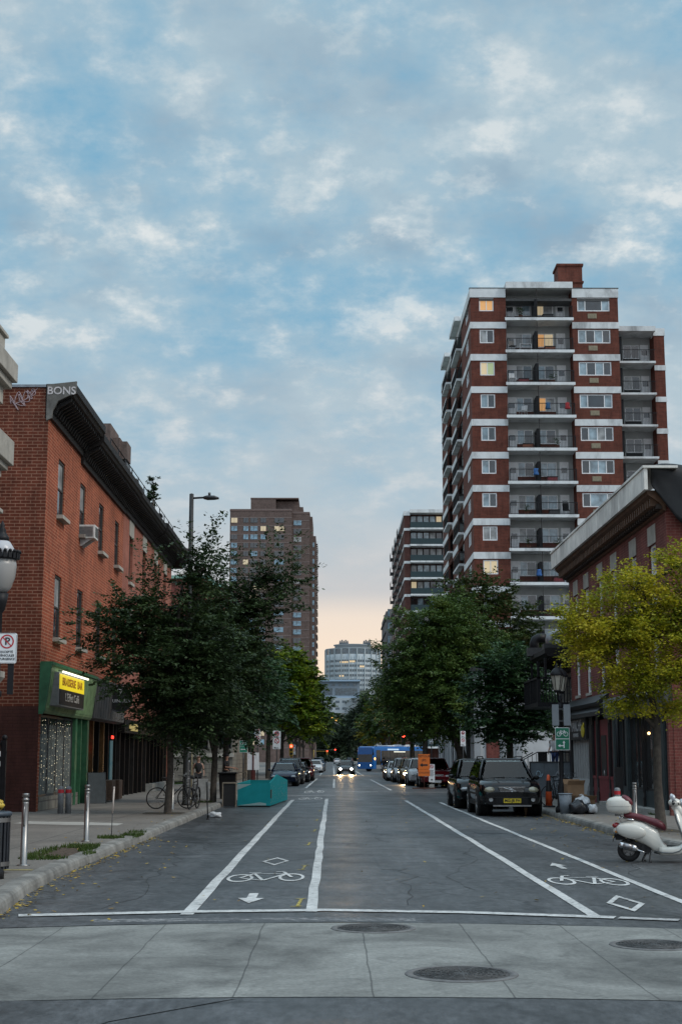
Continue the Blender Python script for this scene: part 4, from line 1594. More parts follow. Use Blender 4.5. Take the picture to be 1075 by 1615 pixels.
# black tarpaulin over the near end of the parapet
mb = MB()
rgt = random.Random(8)
nu, nv = 14, 8
vs = []
for j in range(nv):
    for i in range(nu):
        u, v = i / (nu - 1), j / (nv - 1)
        x = XR - 0.45 + u * 3.4
        if v < 0.35:
            y, z = 41.9 - 1.1 * v / 0.35, 10.0 + 0.12 * math.sin(u * 9)
        else:
            y, z = 40.8 - 0.1 * math.sin(u * 12 + v * 5) + rgt.uniform(-0.06, 0.06), 10.0 - (v - 0.35) / 0.65 * (1.75 if u > 0.2 else 1.75 * (0.35 + 3.2 * u)) + 0.1 * math.sin(u * 14)
        vs.append((x, y, z + rgt.uniform(-0.05, 0.05)))
fs = [(j * nu + i, j * nu + i + 1, (j + 1) * nu + i + 1, (j + 1) * nu + i) for j in range(nv - 1) for i in range(nu - 1)]
mb.add(vs, fs, True)
o = build('tarpaulin', mb, M('black_tarp', (0.008, 0.008, 0.009), 0.45, 0, 0.2, spec=0.3), subd=1)
so = o.modifiers.new('thick', 'SOLIDIFY')
so.thickness = 0.015
tag(o, 'black tarpaulin wrapped over the parapet end of the red brick building', 'tarpaulin')

# shopfronts, nearest last
SHP = M('black_shop_paint', (0.014, 0.014, 0.016), 0.35, 0, 0.2)
TEAL = M('dark_teal_paint', (0.03, 0.045, 0.05), 0.4, 0, 0.2)
CRIM = M('crimson_paint', (0.17, 0.02, 0.026), 0.45, 0, 0.2)
PGREY = M('pale_grey_panel', (0.3, 0.31, 0.31), 0.6, 0, 0.12, stain=0.3)
SGL = glass('shop_glass_right', (0.02, 0.022, 0.024), 0.05)
XS = XR - 0.12
mb = MB()
mb.prism([(XR + 0.2, 3.2), (XS - 0.25, 3.18), (XS - 0.3, 3.32), (XS - 0.12, 3.5), (XS - 0.35, 3.62), (XR, 3.95), (XR, 3.5), (XR + 0.2, 3.5)], 'y', 50.6, 58.45)
build('shop_fascia', mb, SHP, rb)
mb = MB()
mb.prism([(XR + 0.2, 3.05), (XS - 0.1, 3.05), (XS - 0.14, 3.5), (XS - 0.2, 3.56), (XR, 3.75), (XR, 3.5), (XR + 0.2, 3.5)], 'y', 41.15, 50.5)
build('shop_fascia', mb, M('grey_shop_fascia', (0.06, 0.06, 0.06), 0.5), rb)
mb = MB()
mb.box(XS, XR + 0.5, 54.0, 57.9, 0.15, 0.95)
mb.prism([(XS - 0.22, 0.15), (XS, 0.15), (XS, 0.95), (XS - 0.02, 0.95)], 'y', 54.0, 57.9)
build('shop_plinth', mb, PGREY, rb)
mb = MB()
for k in range(7):
    y = 54.05 + k * 0.55
    mb.box(XS + 0.02, XS + 0.1, y, y + 0.45, 0.95, 2.42)
build('shop_panel', mb, PGREY, rb)
mb = MB()
mb.box(XS + 0.1, XS + 0.12, 54.0, 57.9, 0.95, 3.2)
build('shop_window', mb, SGL, rb)
for y0, y1, m_ in ((57.9, 58.4, SHP), (53.2, 54.0, SHP), (52.1, 52.5, SHP), (49.9, 50.2, SHP), (48.9, 49.4, TEAL), (46.8, 47.25, TEAL), (44.6, 44.75, SHP), (43.0, 43.2, TEAL), (41.6, 42.4, TEAL), (41.12, 41.35, RDB)):
    mb = MB()
    mb.box(XS - 0.03, XR + 0.6, y0, y1, 0.15, 3.2)
    if m_ is not RDB:
        mb.box(XS - 0.06, XS - 0.03, y0 - 0.03, y1 + 0.03, 0.15, 0.55)
        mb.box(XS - 0.05, XS - 0.03, y0 + 0.08, y1 - 0.08, 0.7, 2.9)
    build('pillar', mb, m_, rb)
for y0, y1 in ((52.5, 53.2), (50.2, 52.1), (49.4, 49.9)):
    mb = MB()
    mb.box(XS + 0.05, XS + 0.12, y0, y1, 0.15, 3.05)
    mb.box(XS - 0.02, XS + 0.05, y0, y1, 0.15, 1.0)
    mb.box(XS - 0.05, XS + 0.05, y0, y1, 1.0, 1.1)
    build('crimson_front', mb, CRIM, rb)
mb = MB()
mb.box(XS + 0.03, XS + 0.09, 50.95, 51.9, 0.3, 2.5)
d = build('shop_door', mb, SHP, rb)
mb = MB()
mb.cyl((XS - 0.02, 51.1, 1.0), (XS - 0.02, 51.1, 1.3), 0.018)
build('handle', mb, STEEL, d)
for y0, y1, n in ((47.25, 48.9, 2), (44.75, 46.8, 2), (43.2, 44.6, 1), (42.4, 43.0, 1)):
    window(rb, 'x', XS + 0.1, -1, y0, y1, 0.75, 3.05, (1,) * n, (1,), SHP, [SGL], 0.08, name='shop_window')
    mb = MB()
    mb.box(XS + 0.02, XS + 0.12, y0, y1, 0.15, 0.75)
    build('panel', mb, TEAL, rb)
mb = MB()
mb.box(XS + 0.14, XS + 0.17, 43.25, 44.5, 1.2, 2.9)
build('interior_glow', mb, emit('orange_interior', (0.5, 0.16, 0.05), 0.22), rb)
mb = MB()
mb.box(XS - 0.35, XR + 0.3, 41.3, 50.4, 0.15, 0.28)
build('stone_step', mb, CONC, rb)
for i, (y, z, lab) in enumerate([(43.9, 2.45, 'warm bulb shining in the shop window behind the yellow tree trunk'), (42.7, 1.35, 'low bright bulb in the narrow shop window by the end pier')]):
    mb = MB()
    mb.ball((XS + 0.02, y, z), 0.045, 10, 6)
    o = build('light_bulb', mb, emit('warm_bulb', (1.0, 0.62, 0.25), 4.0))
    tag(o, lab, 'light bulb', 'bulbs in the shop windows')
t = thing('shop_sign', 'black market sign with pale lettering and a yellow fruit emblem', 'sign', (XS - 0.08, 55.95, 2.8))
mb = MB()
mb.box(-0.05, 0.03, -1.9, 1.9, -0.4, 0.4)
build('board', mb, SBLACK, t)
text_mesh('lettering', 'MARCHÉ', 0.62, (-0.056, 0.2, 0.1), (R(90), 0, R(-90)), M('sign_letter_grey', (0.4, 0.4, 0.4), 0.6), t, 0.003)
text_mesh('lettering', 'DES SAVEURS', 0.2, (-0.056, 0.3, -0.24), (R(90), 0, R(-90)), M('sign_letter_grey', (0.4, 0.4, 0.4), 0.6), t, 0.003)
mb = MB()
mb.ball((-0.07, -1.4, -0.1), (0.03, 0.36, 0.24), 16, 8)
mb.ball((-0.07, -1.6, 0.12), (0.025, 0.12, 0.1), 10, 6)
build('fruit_emblem', mb, M('sign_yellow', (0.5, 0.4, 0.02), 0.5), t)
for i, (y, w) in enumerate(((56.9, 0.0), (55.4, 0.0))):
    t = thing('electric_meter_box', ['small grey meter box at the foot of the pale shop panel', 'second grey meter box nearer the black shop pier'][i], 'meter box', (XS - 0.42, y, 0.15), 0, 'grey boxes by the pale shop panel')
    mb = MB()
    mb.box(-0.14, 0.14, -0.2, 0.2, 0.0, 0.5 - 0.12 * i)
    build('box', mb, M('box_grey', (0.16, 0.18, 0.19), 0.6), t, 0.012)
    mb = MB()
    mb.box(-0.155, 0.155, -0.215, 0.215, 0.5 - 0.12 * i, 0.54 - 0.12 * i)
    build('lid', mb, DGREY, t)

# ------------------------------------------------------------------ greystone house with black balconies
gb = thing('greystone_house', 'pale greystone house with black iron balconies and bracketed cornice', 'building', (9.7, 58.8, 0.15), 0, None, True)
mb = MB()
gh = [(59.6, 60.7, 1.3, 3.6), (61.6, 62.7, 1.3, 3.6), (59.6, 60.7, 4.0, 5.0), (61.6, 62.7, 4.0, 5.0)]
facade(mb, 'x', 9.7, 58.7, 63.2, 0.15, 5.6, gh, 0.2, -1)
mb.quad((9.7, 58.7, 0.15), (20, 58.7, 0.15), (20, 58.7, 5.6), (9.7, 58.7, 5.6))
mb.quad((9.7, 63.2, 0.15), (20, 63.2, 0.15), (20, 63.2, 5.6), (9.7, 63.2, 5.6))
mb.quad((9.7, 58.7, 7.6), (20, 58.7, 7.6), (20, 63.2, 5.6), (9.7, 63.2, 5.6))
build('wall', mb, GSB, gb, norm=False)
for a in gh:
    window(gb, 'x', 9.83, -1, *a, (1,), (1, 1), M('grey_sash', (0.3, 0.31, 0.3), 0.6), [GLASS], 0.07, (0.18, 0.12, STONE))
build('cornice', cornice_mesh(9.7, 58.75, 63.25, 5.2, 6.1, 1.2, -1, 9), CORN, gb)
mb = MB()
mb.box(8.2, 9.7, 58.9, 63.1, 3.75, 3.92)
for y in (58.95, 61.0, 63.0):
    mb.box(8.2, 8.32, y, y + 0.1, 3.92, 4.9)
    mb.box(8.5, 8.6, y, y + 0.1, 4.9, 5.7)
for k in range(36):
    mb.box(8.24, 8.27, 59.0 + k * 0.112, 59.025 + k * 0.112, 3.92, 4.86)
mb.box(8.2, 8.32, 58.95, 63.1, 4.86, 4.93)
mb.box(8.2, 9.7, 58.95, 59.02, 4.86, 4.93)
for k in range(12):
    mb.box(8.3 + k * 0.12, 8.33 + k * 0.12, 58.96, 58.99, 3.92, 4.86)
build('balcony', mb, BLK, gb)
mb = MB()
mb.box(8.5, 9.7, 58.95, 63.1, 0.9, 1.05)
mb.box(8.55, 9.65, 59.0, 63.0, 0.15, 0.9)
build('porch', mb, DGREY, gb)
mb = MB()
for i in range(6):
    mb.box(8.55 - 0.28 * (i + 1), 8.55 - 0.28 * i, 61.6, 62.8, 0.15, 0.92 - 0.13 * i)
build('stairs', mb, BLK, gb)
mb = MB()
for y in (58.98, 61.55, 62.85):
    for k in range(10):
        x = 8.52 + 0.125 * k
        if y < 60:
            mb.box(x, x + 0.02, y, y + 0.02, 1.05, 1.95)
    if y > 60:
        mb.tube([(8.5, y, 1.95), (6.9, y, 1.1)], 0.022, 6)
        for k in range(9):
            x = 8.45 - k * 0.18
            mb.box(x, x + 0.02, y, y + 0.02, 0.2, 1.92 - (8.5 - x) * 0.53)
mb.box(8.5, 9.7, 58.97, 59.01, 1.92, 1.97)
for k in range(22):
    mb.box(8.51, 8.53, 59.02 + k * 0.115, 59.04 + k * 0.115, 1.05, 1.95)
mb.box(8.5, 8.54, 59.0, 61.55, 1.92, 1.97)
build('railing', mb, BLK, gb)
# dark roof clutter above it
for i, (x, y, z, lab) in enumerate([(8.95, 60.2, 6.3, 'grey curved roof duct on the greystone house'), (9.7, 61.0, 6.4, 'rusty brown roof duct beside the grey one'), (8.6, 62.5, 6.3, 'black angled roof duct at the cornice')]):
    t = thing('roof_duct', lab, 'duct', (x, y, z), 0, 'roof ducts of the greystone house')
    m_ = [M('duct_grey', (0.24, 0.25, 0.26), 0.4, 0.6), M('duct_rust', (0.12, 0.05, 0.03), 0.7), BLK][i]
    mb = MB()
    mb.tube([(0, 0, -0.2), (0, 0, 0.25), (0.05, 0, 0.4), (0.2, 0, 0.48), (0.5, 0, 0.48)], 0.2, 12)
    build('pipe', mb, m_, t)
    mb = MB()
    mb.box(-0.3, 0.3, -0.3, 0.3, -0.3, 0.05)
    build('base', mb, DGREY, t)

# graffiti hoarding at the kerbside in front of it
t = thing('hoarding', 'grey hoarding panel covered with chalky graffiti beside the pale shop', 'fence', (8.6, 58.4, 0.15))
mb = MB()
for k in range(3):
    mb.box(-0.82 + k * 0.56, -0.27 + k * 0.56, 0, 0.04, 0.05, 1.38)
build('panel', mb, M('hoarding_grey', (0.11, 0.13, 0.15), 0.65, 0, 0.15, 3, stain=0.3), t)
mb = MB()
mb.box(-0.86, 0.9, -0.02, 0.06, 1.38, 1.43)
mb.box(-0.86, -0.8, -0.02, 0.06, 0, 1.38)
mb.box(0.84, 0.9, -0.02, 0.06, 0, 1.38)
build('frame', mb, DGREY, t)
CHALK = M('chalk_graffiti', (0.3, 0.33, 0.36), 0.8, 0, 0.3, 9)
rg2 = random.Random(3)
for k in range(6):
    x0, z0 = rg2.uniform(0.0, 0.4), rg2.uniform(0.5, 0.9)
    pts = [(x0 + 0.26 * math.cos(q * 1.4 + k) * rg2.uniform(0.4, 1), -0.015, z0 + 0.3 * math.sin(q * 1.4 + k) * rg2.uniform(0.4, 1)) for q in range(9)]
    squiggle('graffiti', pts, 0.009, CHALK, t)
squiggle('graffiti', [(-0.6, -0.015, 0.9), (-0.55, -0.015, 1.05), (-0.45, -0.015, 1.02), (-0.42, -0.015, 0.9), (-0.52, -0.015, 0.84), (-0.4, -0.015, 0.84), (-0.34, -0.015, 0.96)], 0.016, M('graffiti_blue', (0.3, 0.42, 0.5), 0.7), t)

# white and grey low building beyond the side street
wb = thing('white_building', 'low white building with grey pilasters beyond the side street', 'building', (8.4, 84, 0.15), 0, None, True)
mb = MB()
hs = [(8.75, 9.4, 2.75, 3.3), (11.0, 13.0, 3.6, 5.2), (14.2, 16.2, 3.6, 5.2), (17.5, 19.5, 3.6, 5.2)]
facade(mb, 'y', 84.0, 8.0, 24, 0.15, 6.6, hs, 0.2, -1)
sh = [(86 + 4 * k, 88 + 4 * k, 3.8, 5.6) for k in range(6)] + [(86 + 4 * k, 88 + 4 * k, 0.9, 2.8) for k in range(6)]
facade(mb, 'x', 8.0, 84.0, 112, 0.15, 6.6, sh, 0.2, -1)
mb.quad((8.4, 84, 6.4), (24, 84, 6.4), (24, 112, 6.4), (8.4, 112, 6.4))
mb.quad((8.4, 112, 0.15), (24, 112, 0.15), (24, 112, 6.6), (8.4, 112, 6.6))
build('wall', mb, M('white_render', (0.5, 0.51, 0.52), 0.8, 0, 0.1, 0.8, 0.2, stain=0.35), wb, norm=False)
for h in hs:
    window(wb, 'y', 84.15, -1, *h, (1, 1), (1,), DGREY, [GLASS], 0.06)
for h in sh:
    window(wb, 'x', 8.15, -1, *h, (1, 1), (1,), DGREY, [GLASS], 0.06)
mb = MB()
mb.box(8.7, 9.45, 83.93, 83.997, 0.15, 2.72)
build('brick_dado', mb, RDB, wb)
mb = MB()
for x in (8.02, 9.6, 10.4, 13.4, 16.8, 20.0):
    mb.box(x, x + 0.35, 83.85, 83.997, 0.15, 6.5)
for k in range(10):
    mb.box(7.88, 7.997, 84.6 + 2.8 * k, 84.9 + 2.8 * k, 0.15, 6.5)
build_each('pilaster', mb, M('grey_pilaster', (0.32, 0.34, 0.36), 0.8, 0, 0.12, 1), wb)
mb = MB()
mb.box(7.8, 24.1, 83.8, 112.1, 6.6, 6.85)
build('coping', mb, DGREY, wb)

# ------------------------------------------------------------------ brick apartment tower on the right
TX, TY = 11.4, 117.0
tw = thing('apartment_tower', 'tall red brick apartment tower with white floor bands and recessed balconies', 'building', (TX, TY, 0.15), 0, 'apartment towers on the shop side', True)
NF = 13
zk = [37.45 - 2.76 * k for k in range(NF)]
YB = 118.5            # back wall of the recessed balconies
XE = 23.7
LEVW = 2.12
hA = [(12.13, 13.33, z + 0.95, z + LEVW) for z in zk]
hB = [(20.3, 23.0, z + 0.95, z + LEVW) for z in zk]
mb = MB()
facade(mb, 'y', TY, TX, 14.35, 0.15, 39.6, hA, 0.14, -1)
facade(mb, 'y', TY, 19.85, XE, 0.15, 39.6, hB, 0.14, -1)
mb.quad((14.35, TY, 0.15), (14.35, YB, 0.15), (14.35, YB, 40.4), (14.35, TY, 40.4))
mb.quad((19.85, TY, 0.15), (19.85, YB, 0.15), (19.85, YB, 40.4), (19.85, TY, 40.4))
mb.quad((XE, TY, 0.15), (XE, 150, 0.15), (XE, 150, 39.6), (XE, TY, 39.6))
BAYS = ((125.6, 131.6), (137.4, 142.6))
sideh = []
for z in zk:
    sideh += [(119.2, 121.8, z + 0.95, z + LEVW), (133.4, 135.6, z + 0.95, z + LEVW), (144.6, 147.0, z + 0.95, z + LEVW)]
    for b0, b1 in BAYS:
        sideh.append((b0, b1, z, z + 2.2))
facade(mb, 'x', TX, TY, 149.5, 0.15, 39.6, sideh, 0.14, -1)
mb.quad((TX, 149.5, 0.15), (XE, 149.5, 0.15), (XE, 149.5, 39.6), (TX, 149.5, 39.6))
build('wall', mb, TWB, tw, norm=False)
mb = MB()
mb.box(TX, XE, TY + 0.02, 149.4, 39.3, 39.5)
build('roof', mb, ROOF, tw)
# white bands at each floor and the parapet
mb = MB()
for z in zk:
    mb.box(TX - 0.05, 14.36, TY - 0.05, TY - 0.003, z - 0.55, z)
    mb.box(19.84, XE + 0.05, TY - 0.05, TY - 0.003, z - 0.55, z)
    for y0, y1 in ((TY - 0.003, BAYS[0][0]), (BAYS[0][1], BAYS[1][0]), (BAYS[1][1], 149.5)):
        mb.box(TX - 0.05, TX - 0.003, y0, y1, z - 0.55, z)
mb.box(TX - 0.05, 14.33, TY - 0.05, TY + 0.3, 39.58, 40.36)
mb.box(19.87, XE + 0.05, TY - 0.05, TY + 0.3, 39.58, 40.36)
mb.box(TX - 0.05, TX + 0.3, TY + 0.302, 149.5, 39.58, 40.36)
build_each('floor_band', mb, BAND, tw)
mb = MB()
mb.box(14.33, 19.87, TY - 0.55, YB + 0.3, 40.25, 40.78)
for b0, b1 in BAYS:
    mb.box(TX - 0.6, TX + 1.4, b0, b1, 40.2, 40.6)
build_each('roof_slab', mb, BAND, tw)
mb = MB()
mb.box(TX - 0.08, 14.33, TY - 0.08, TY + 0.35, 40.36, 40.42)
mb.box(19.87, XE + 0.08, TY - 0.08, TY + 0.35, 40.36, 40.42)
build_each('coping', mb, DGREY, tw)
BKW = M('balcony_back_wall', (0.37, 0.39, 0.39), 0.8, 0, 0.1, 1)
mb = MB()
mb.quad((14.35, YB, 0.15), (19.85, YB, 0.15), (19.85, YB, 40.3), (14.35, YB, 40.3))
for b0, b1 in BAYS:
    mb.quad((TX + 1.4, b0, 0.15), (TX + 1.4, b1, 0.15), (TX + 1.4, b1, 40.2), (TX + 1.4, b0, 40.2))
build('balcony_back_wall', mb, BKW, tw, norm=False)
for i, z in enumerate(zk):
    pa = [GLASSB, GLASS]
    if i == 0: pa = [GLASSW, GLASSW]
    elif i == 1: pa = [GLASSC, GLASS]
    elif i == 2: pa = [GLASSW2, GLASSG]
    elif i == 8: pa = [GLASSW2, GLASSW2]
    elif i == 7: pa = [GLASSC, GLASSC]
    window(tw, 'y', TY + 0.1, -1, 12.13, 13.33, z + 0.95, z + LEVW, (1, 1), (1,), WHITE, pa, 0.09)
    if z > 12:
        pb = WIN_RND.choice([[GLASS, GLASSB, GLASSB, GLASS], [GLASS, GLASSB, GLASSC, GLASS], [GLASSB, GLASS, GLASSB, GLASS]])
        nb = (1, 1.1, 1, 1) if i % 3 else (1, 2.1, 1)
        window(tw, 'y', TY + 0.1, -1, 20.3, 23.0, z + 0.95, z + LEVW, nb, (1,), WHITE, pb, 0.09)
        mb = MB()
        mb.box(21.15, 21.9, TY - 0.03, TY - 0.003, z + 0.32, z + 0.74)
        for q in range(4):
            mb.box(21.2 + q * 0.17, 21.32 + q * 0.17, TY - 0.045, TY - 0.03, z + 0.36, z + 0.7)
        build('vent_grille', mb, M('vent_tan', (0.26, 0.22, 0.15), 0.7), tw)
    # the balcony of this floor
    mb = MB()
    mb.box(14.36, 19.84, TY - 0.5, YB - 0.003, z + 0.06, z + 0.24)
    mb.box(14.2, 19.9, TY - 0.53, TY - 0.5, z + 0.02, z + 0.26)
    bal = build('balcony', mb, BAND, tw)
    mb = MB()
    zr = z + 0.24
    mb.box(14.36, 19.84, TY - 0.47, TY - 0.43, zr + 0.98, zr + 1.03)
    mb.box(14.36, 19.84, TY - 0.47, TY - 0.43, zr + 0.08, zr + 0.12)
    for q in range(46):
        x = 14.38 + q * 0.12
        mb.box(x, x + 0.018, TY - 0.46, TY - 0.442, zr, zr + 1.0)
    for xx in (14.38, 19.8):
        mb.box(xx, xx + 0.03, TY - 0.46, TY, zr + 0.98, zr + 1.03)
        for q in range(4):
            mb.box(xx, xx + 0.03, TY - 0.4 + q * 0.11, TY - 0.38 + q * 0.11, zr, zr + 1.0)
    build('railing', mb, BLK, bal)
    mb = MB()
    mb.box(16.72, 16.98, TY + 0.0, YB - 0.01, zr, zr + 1.75)
    mb.cyl((16.85, TY - 0.45, zr), (16.85, TY - 0.45, z + 2.7), 0.03, n=6)
    build('divider', mb, BLK, bal)
    mb = MB()
    mb.box(15.25, 16.7, YB - 0.06, YB - 0.003, zr, zr + 0.72)
    mb.box(17.0, 18.55, YB - 0.06, YB - 0.003, zr, zr + 0.72)
    build('brick_panel', mb, TWB, bal)
    lw = [GLASSC, GLASSC]
    if i == 0: lw = [GLASSW2, GLASSC]
    if i == 1: lw = [GLASSW, GLASSW2]
    if i == 3: lw = [GLASSW, GLASSC]
    if z > 6:
        window(tw, 'y', YB - 0.05, -1, 15.25, 16.6, zr + 0.75, zr + 1.95, (1, 1.2), (1,), WHITE, WIN_RND.choice([[GLASSB, GLASS], [GLASSC, GLASSB], [GLASSC, GLASS]]), 0.07, fd=0.02)
        window(tw, 'y', YB - 0.05, -1, 17.05, 18.5, zr + 0.75, zr + 1.95, (1, 1.2), (1,), WHITE, lw if i in (0, 1, 3) else WIN_RND.choice([[GLASSB, GLASSB], [GLASSC, GLASSB], [GLASSB, GLASS]]), 0.07, fd=0.02)
    for x in (14.5, 18.72):
        mb = MB()
        mb.box(x, x + 0.75, YB - 0.05, YB - 0.003, zr, zr + 1.98)
        dd = build('door', mb, WHITE, tw)
        mb = MB()
        mb.box(x + 0.14, x + 0.61, YB - 0.06, YB - 0.05, zr + 1.05, zr + 1.5)
        build('pane', mb, GLASS, dd)
# balconies of the street side
mbw = None
for z in zk[:11]:
    for b0, b1 in BAYS:
        mb = MB()
        mb.box(TX - 0.5, TX + 1.38, b0 + 0.003, b1 - 0.003, z + 0.0, z + 0.2)
        bal = build('balcony', mb, BAND, tw)
        mb = MB()
        for q in range(int((b1 - b0) / 0.3)):
            y = b0 + 0.05 + q * 0.3
            mb.box(TX - 0.47, TX - 0.44, y, y + 0.03, z + 0.2, z + 1.2)
        for q in range(4):
            x = TX - 0.45 + q * 0.11
            mb.box(x, x + 0.025, b0 + 0.04, b0 + 0.07, z + 0.2, z + 1.2)
        mb.box(TX - 0.48, TX - 0.43, b0, b1, z + 1.18, z + 1.23)
        mb.box(TX - 0.45, TX, b0 + 0.03, b0 + 0.07, z + 1.18, z + 1.23)
        build('railing', mb, BLK, bal)
    for y0, y1 in ((119.2, 121.8), (133.4, 135.6), (144.6, 147.0)):
        window(tw, 'x', TX + 0.1, -1, y0, y1, z + 0.95, z + LEVW, (1, 1, 1), (1,), WHITE, [GLASSB], 0.09)
mb = MB()
mb.box(19.15, 21.25, 119.5, 121.6, 39.5, 43.3)
mb.box(19.05, 21.35, 119.4, 121.7, 41.7, 41.85)
mb.box(19.05, 21.35, 119.4, 121.7, 43.2, 43.4)
build('chimney', mb, TWB, tw, 0.02)
# the set-back wing
WY = 120.4
mb = MB()
mb.box(27.35, 28.25, WY, 140, 0.15, 37.9)
mb.box(XE + 0.01, 27.35, WY + 1.6, 140, 0.15, 37.9)
build('wing_wall', mb, TWB, tw)
mb = MB()
mb.box(XE + 0.02, 27.34, WY + 1.55, WY + 1.597, 0.15, 37.7)
build('wing_back_wall', mb, BKW, tw)
mb = MB()
mb.box(XE + 0.01, 27.4, WY - 0.6, WY + 2.0, 37.55, 37.98)
mb.box(27.32, 28.3, WY - 0.05, WY + 1, 37.3, 37.95)
for z in zk[1:]:
    mb.box(27.33, 28.3, WY - 0.05, WY - 0.003, z - 0.45, z)
build_each('wing_band', mb, BAND, tw)
for i, z in enumerate(zk[1:8]):
    mb = MB()
    mb.box(XE + 0.02, 27.34, WY - 0.55, WY + 1.54, z + 0.06, z + 0.24)
    bal = build('balcony', mb, BAND, tw)
    mb = MB()
    zr = z + 0.24
    mb.box(XE + 0.05, 27.34, WY - 0.5, WY - 0.46, zr + 0.98, zr + 1.03)
    for q in range(30):
        mb.box(XE + 0.06 + q * 0.12, XE + 0.078 + q * 0.12, WY - 0.49, WY - 0.47, zr, zr + 1.0)
    build('railing', mb, BLK, bal)
    window(tw, 'y', WY + 1.52, -1, 25.0, 26.4, zr + 0.75, zr + 1.95, (1, 1), (1,), WHITE, None, 0.07, fd=0.02)
    mb = MB()
    mb.box(26.5, 27.2, WY + 1.5, WY + 1.547, zr, zr + 1.98)
    dd = build('door', mb, WHITE, tw)
    mb = MB()
    mb.box(26.62, 27.08, WY + 1.49, WY + 1.5, zr + 1.05, zr + 1.5)
    build('pane', mb, GLASS, dd)
    mb = MB()
    mb.box(24.3, 24.6, WY, WY + 1.5, zr, zr + 2.3)
    mb.box(25.0, 26.4, WY + 1.5, WY + 1.547, zr, zr + 0.72)
    build('divider', mb, BLK, bal)

# things left on the balconies
PLW = M('white_plastic', (0.55, 0.56, 0.57), 0.5, 0, 0.05)
YBAL = TY - 0.1


def balcony_chair(label, x, z, m_, rz):
    t = thing('balcony_chair', label, 'chair', (x, YBAL, z + 0.24), rz, 'chairs on the tower balconies')
    mb = MB()
    mb.box(-0.25, 0.25, -0.25, 0.25, 0.4, 0.44)
    build('seat', mb, m_, t)
    mb = MB()
    mb.slabquad((-0.25, 0.24, 0.44), (0.25, 0.24, 0.44), (0.25, 0.34, 0.95), (-0.25, 0.34, 0.95), 0.03)
    build('backrest', mb, m_, t)
    for sx in (-1, 1):
        for sy in (-1, 1):
            mb = MB()
            mb.cyl((0.22 * sx, 0.22 * sy, 0.4), (0.26 * sx, 0.27 * sy, 0), 0.018, n=6)
            build('leg', mb, m_, t)


balcony_chair('dark round-backed chair on the second balcony from the top', 14.85, zk[1], DGREY, 20)
balcony_chair('white folding chair on the left half of the fourth balcony down', 15.6, zk[3], PLW, -30)
balcony_chair('pale chair at the left end of the third balcony down', 14.8, zk[2], PLW, 10)
balcony_chair('thin black chair by the door of the seventh balcony down', 18.95, zk[6], BLK, 160)
ORD = ['top', 'second', 'third', 'fourth', 'fifth', 'sixth', 'seventh', 'eighth', 'ninth', 'tenth']
TERRA = M('terracotta', (0.2, 0.07, 0.04), 0.8)
PLANT = leafmat('pot_plant', [(0.02, 0.05, 0.015), (0.05, 0.1, 0.02)])
for k, half, kind in [(0, 0, 'plant'), (1, 1, 'box'), (2, 1, 'plant'), (4, 0, 'box'), (4, 1, 'plant'), (5, 1, 'box'), (6, 0, 'plant'), (7, 0, 'plant'), (7, 1, 'plant'), (8, 1, 'box'), (2, 0, 'box'), (0, 1, 'box'), (6, 1, 'box')]:
    x = (15.55 if half == 0 else 17.9) + 0.11 * k % 0.5
    hs_ = 'right' if half else 'left'
    if kind == 'plant':
        t = thing('potted_plant', 'leafy potted plant on the %s half of the %s balcony from the top' % (hs_, ORD[k]), 'plant', (x, YBAL, zk[k] + 0.24), 0, 'pot plants on the tower balconies')
        mb = MB()
        mb.lathe([(0.13, 0), (0.19, 0.3), (0.2, 0.3)], n=10)
        build('pot', mb, TERRA, t)
        mb = MB()
        rr = random.Random(k * 7 + half)
        for q in range(46):
            a, b, r_ = rr.uniform(0, 6.28), rr.uniform(0, 0.55), rr.uniform(0.05, 0.36)
            p = Vector((r_ * math.cos(a), r_ * 0.7 * math.sin(a), 0.35 + b))
            d = Vector((math.cos(a), math.sin(a), 0.4)) * 0.13
            n_ = Vector((-math.sin(a), math.cos(a), 0)) * 0.05
            mb.add([p - d, p + n_, p + d, p - n_], [(0, 1, 2, 3)])
        build('foliage', mb, PLANT, t, norm=False)
    else:
        t = thing('storage_box', 'dark storage box on the %s half of the %s balcony from the top' % (hs_, ORD[k]), 'box', (x, YBAL + 0.6, zk[k] + 0.24), 0, 'storage boxes on the tower balconies')
        mb = MB()
        mb.box(-0.42, 0.42, -0.22, 0.22, 0, 0.5)
        build('box', mb, [DGREY, TERRA, CRIM][k % 3], t, 0.02)
        mb = MB()
        mb.box(-0.45, 0.45, -0.25, 0.25, 0.5, 0.56)
        build('lid', mb, BLK, t)
t = thing('shelf_unit', 'low white open shelf on the second balcony from the top', 'shelf', (15.9, YBAL, zk[1] + 0.24))
mb = MB()
mb.box(-0.5, 0.5, -0.15, 0.15, 0.55, 0.6)
mb.box(-0.5, 0.5, -0.15, 0.15, 0.0, 0.05)
mb.box(-0.5, -0.44, -0.15, 0.15, 0.05, 0.55)
mb.box(0.44, 0.5, -0.15, 0.15, 0.05, 0.55)
mb.box(-0.44, 0.44, -0.15, 0.15, 0.28, 0.32)
build('frame', mb, PLW, t)
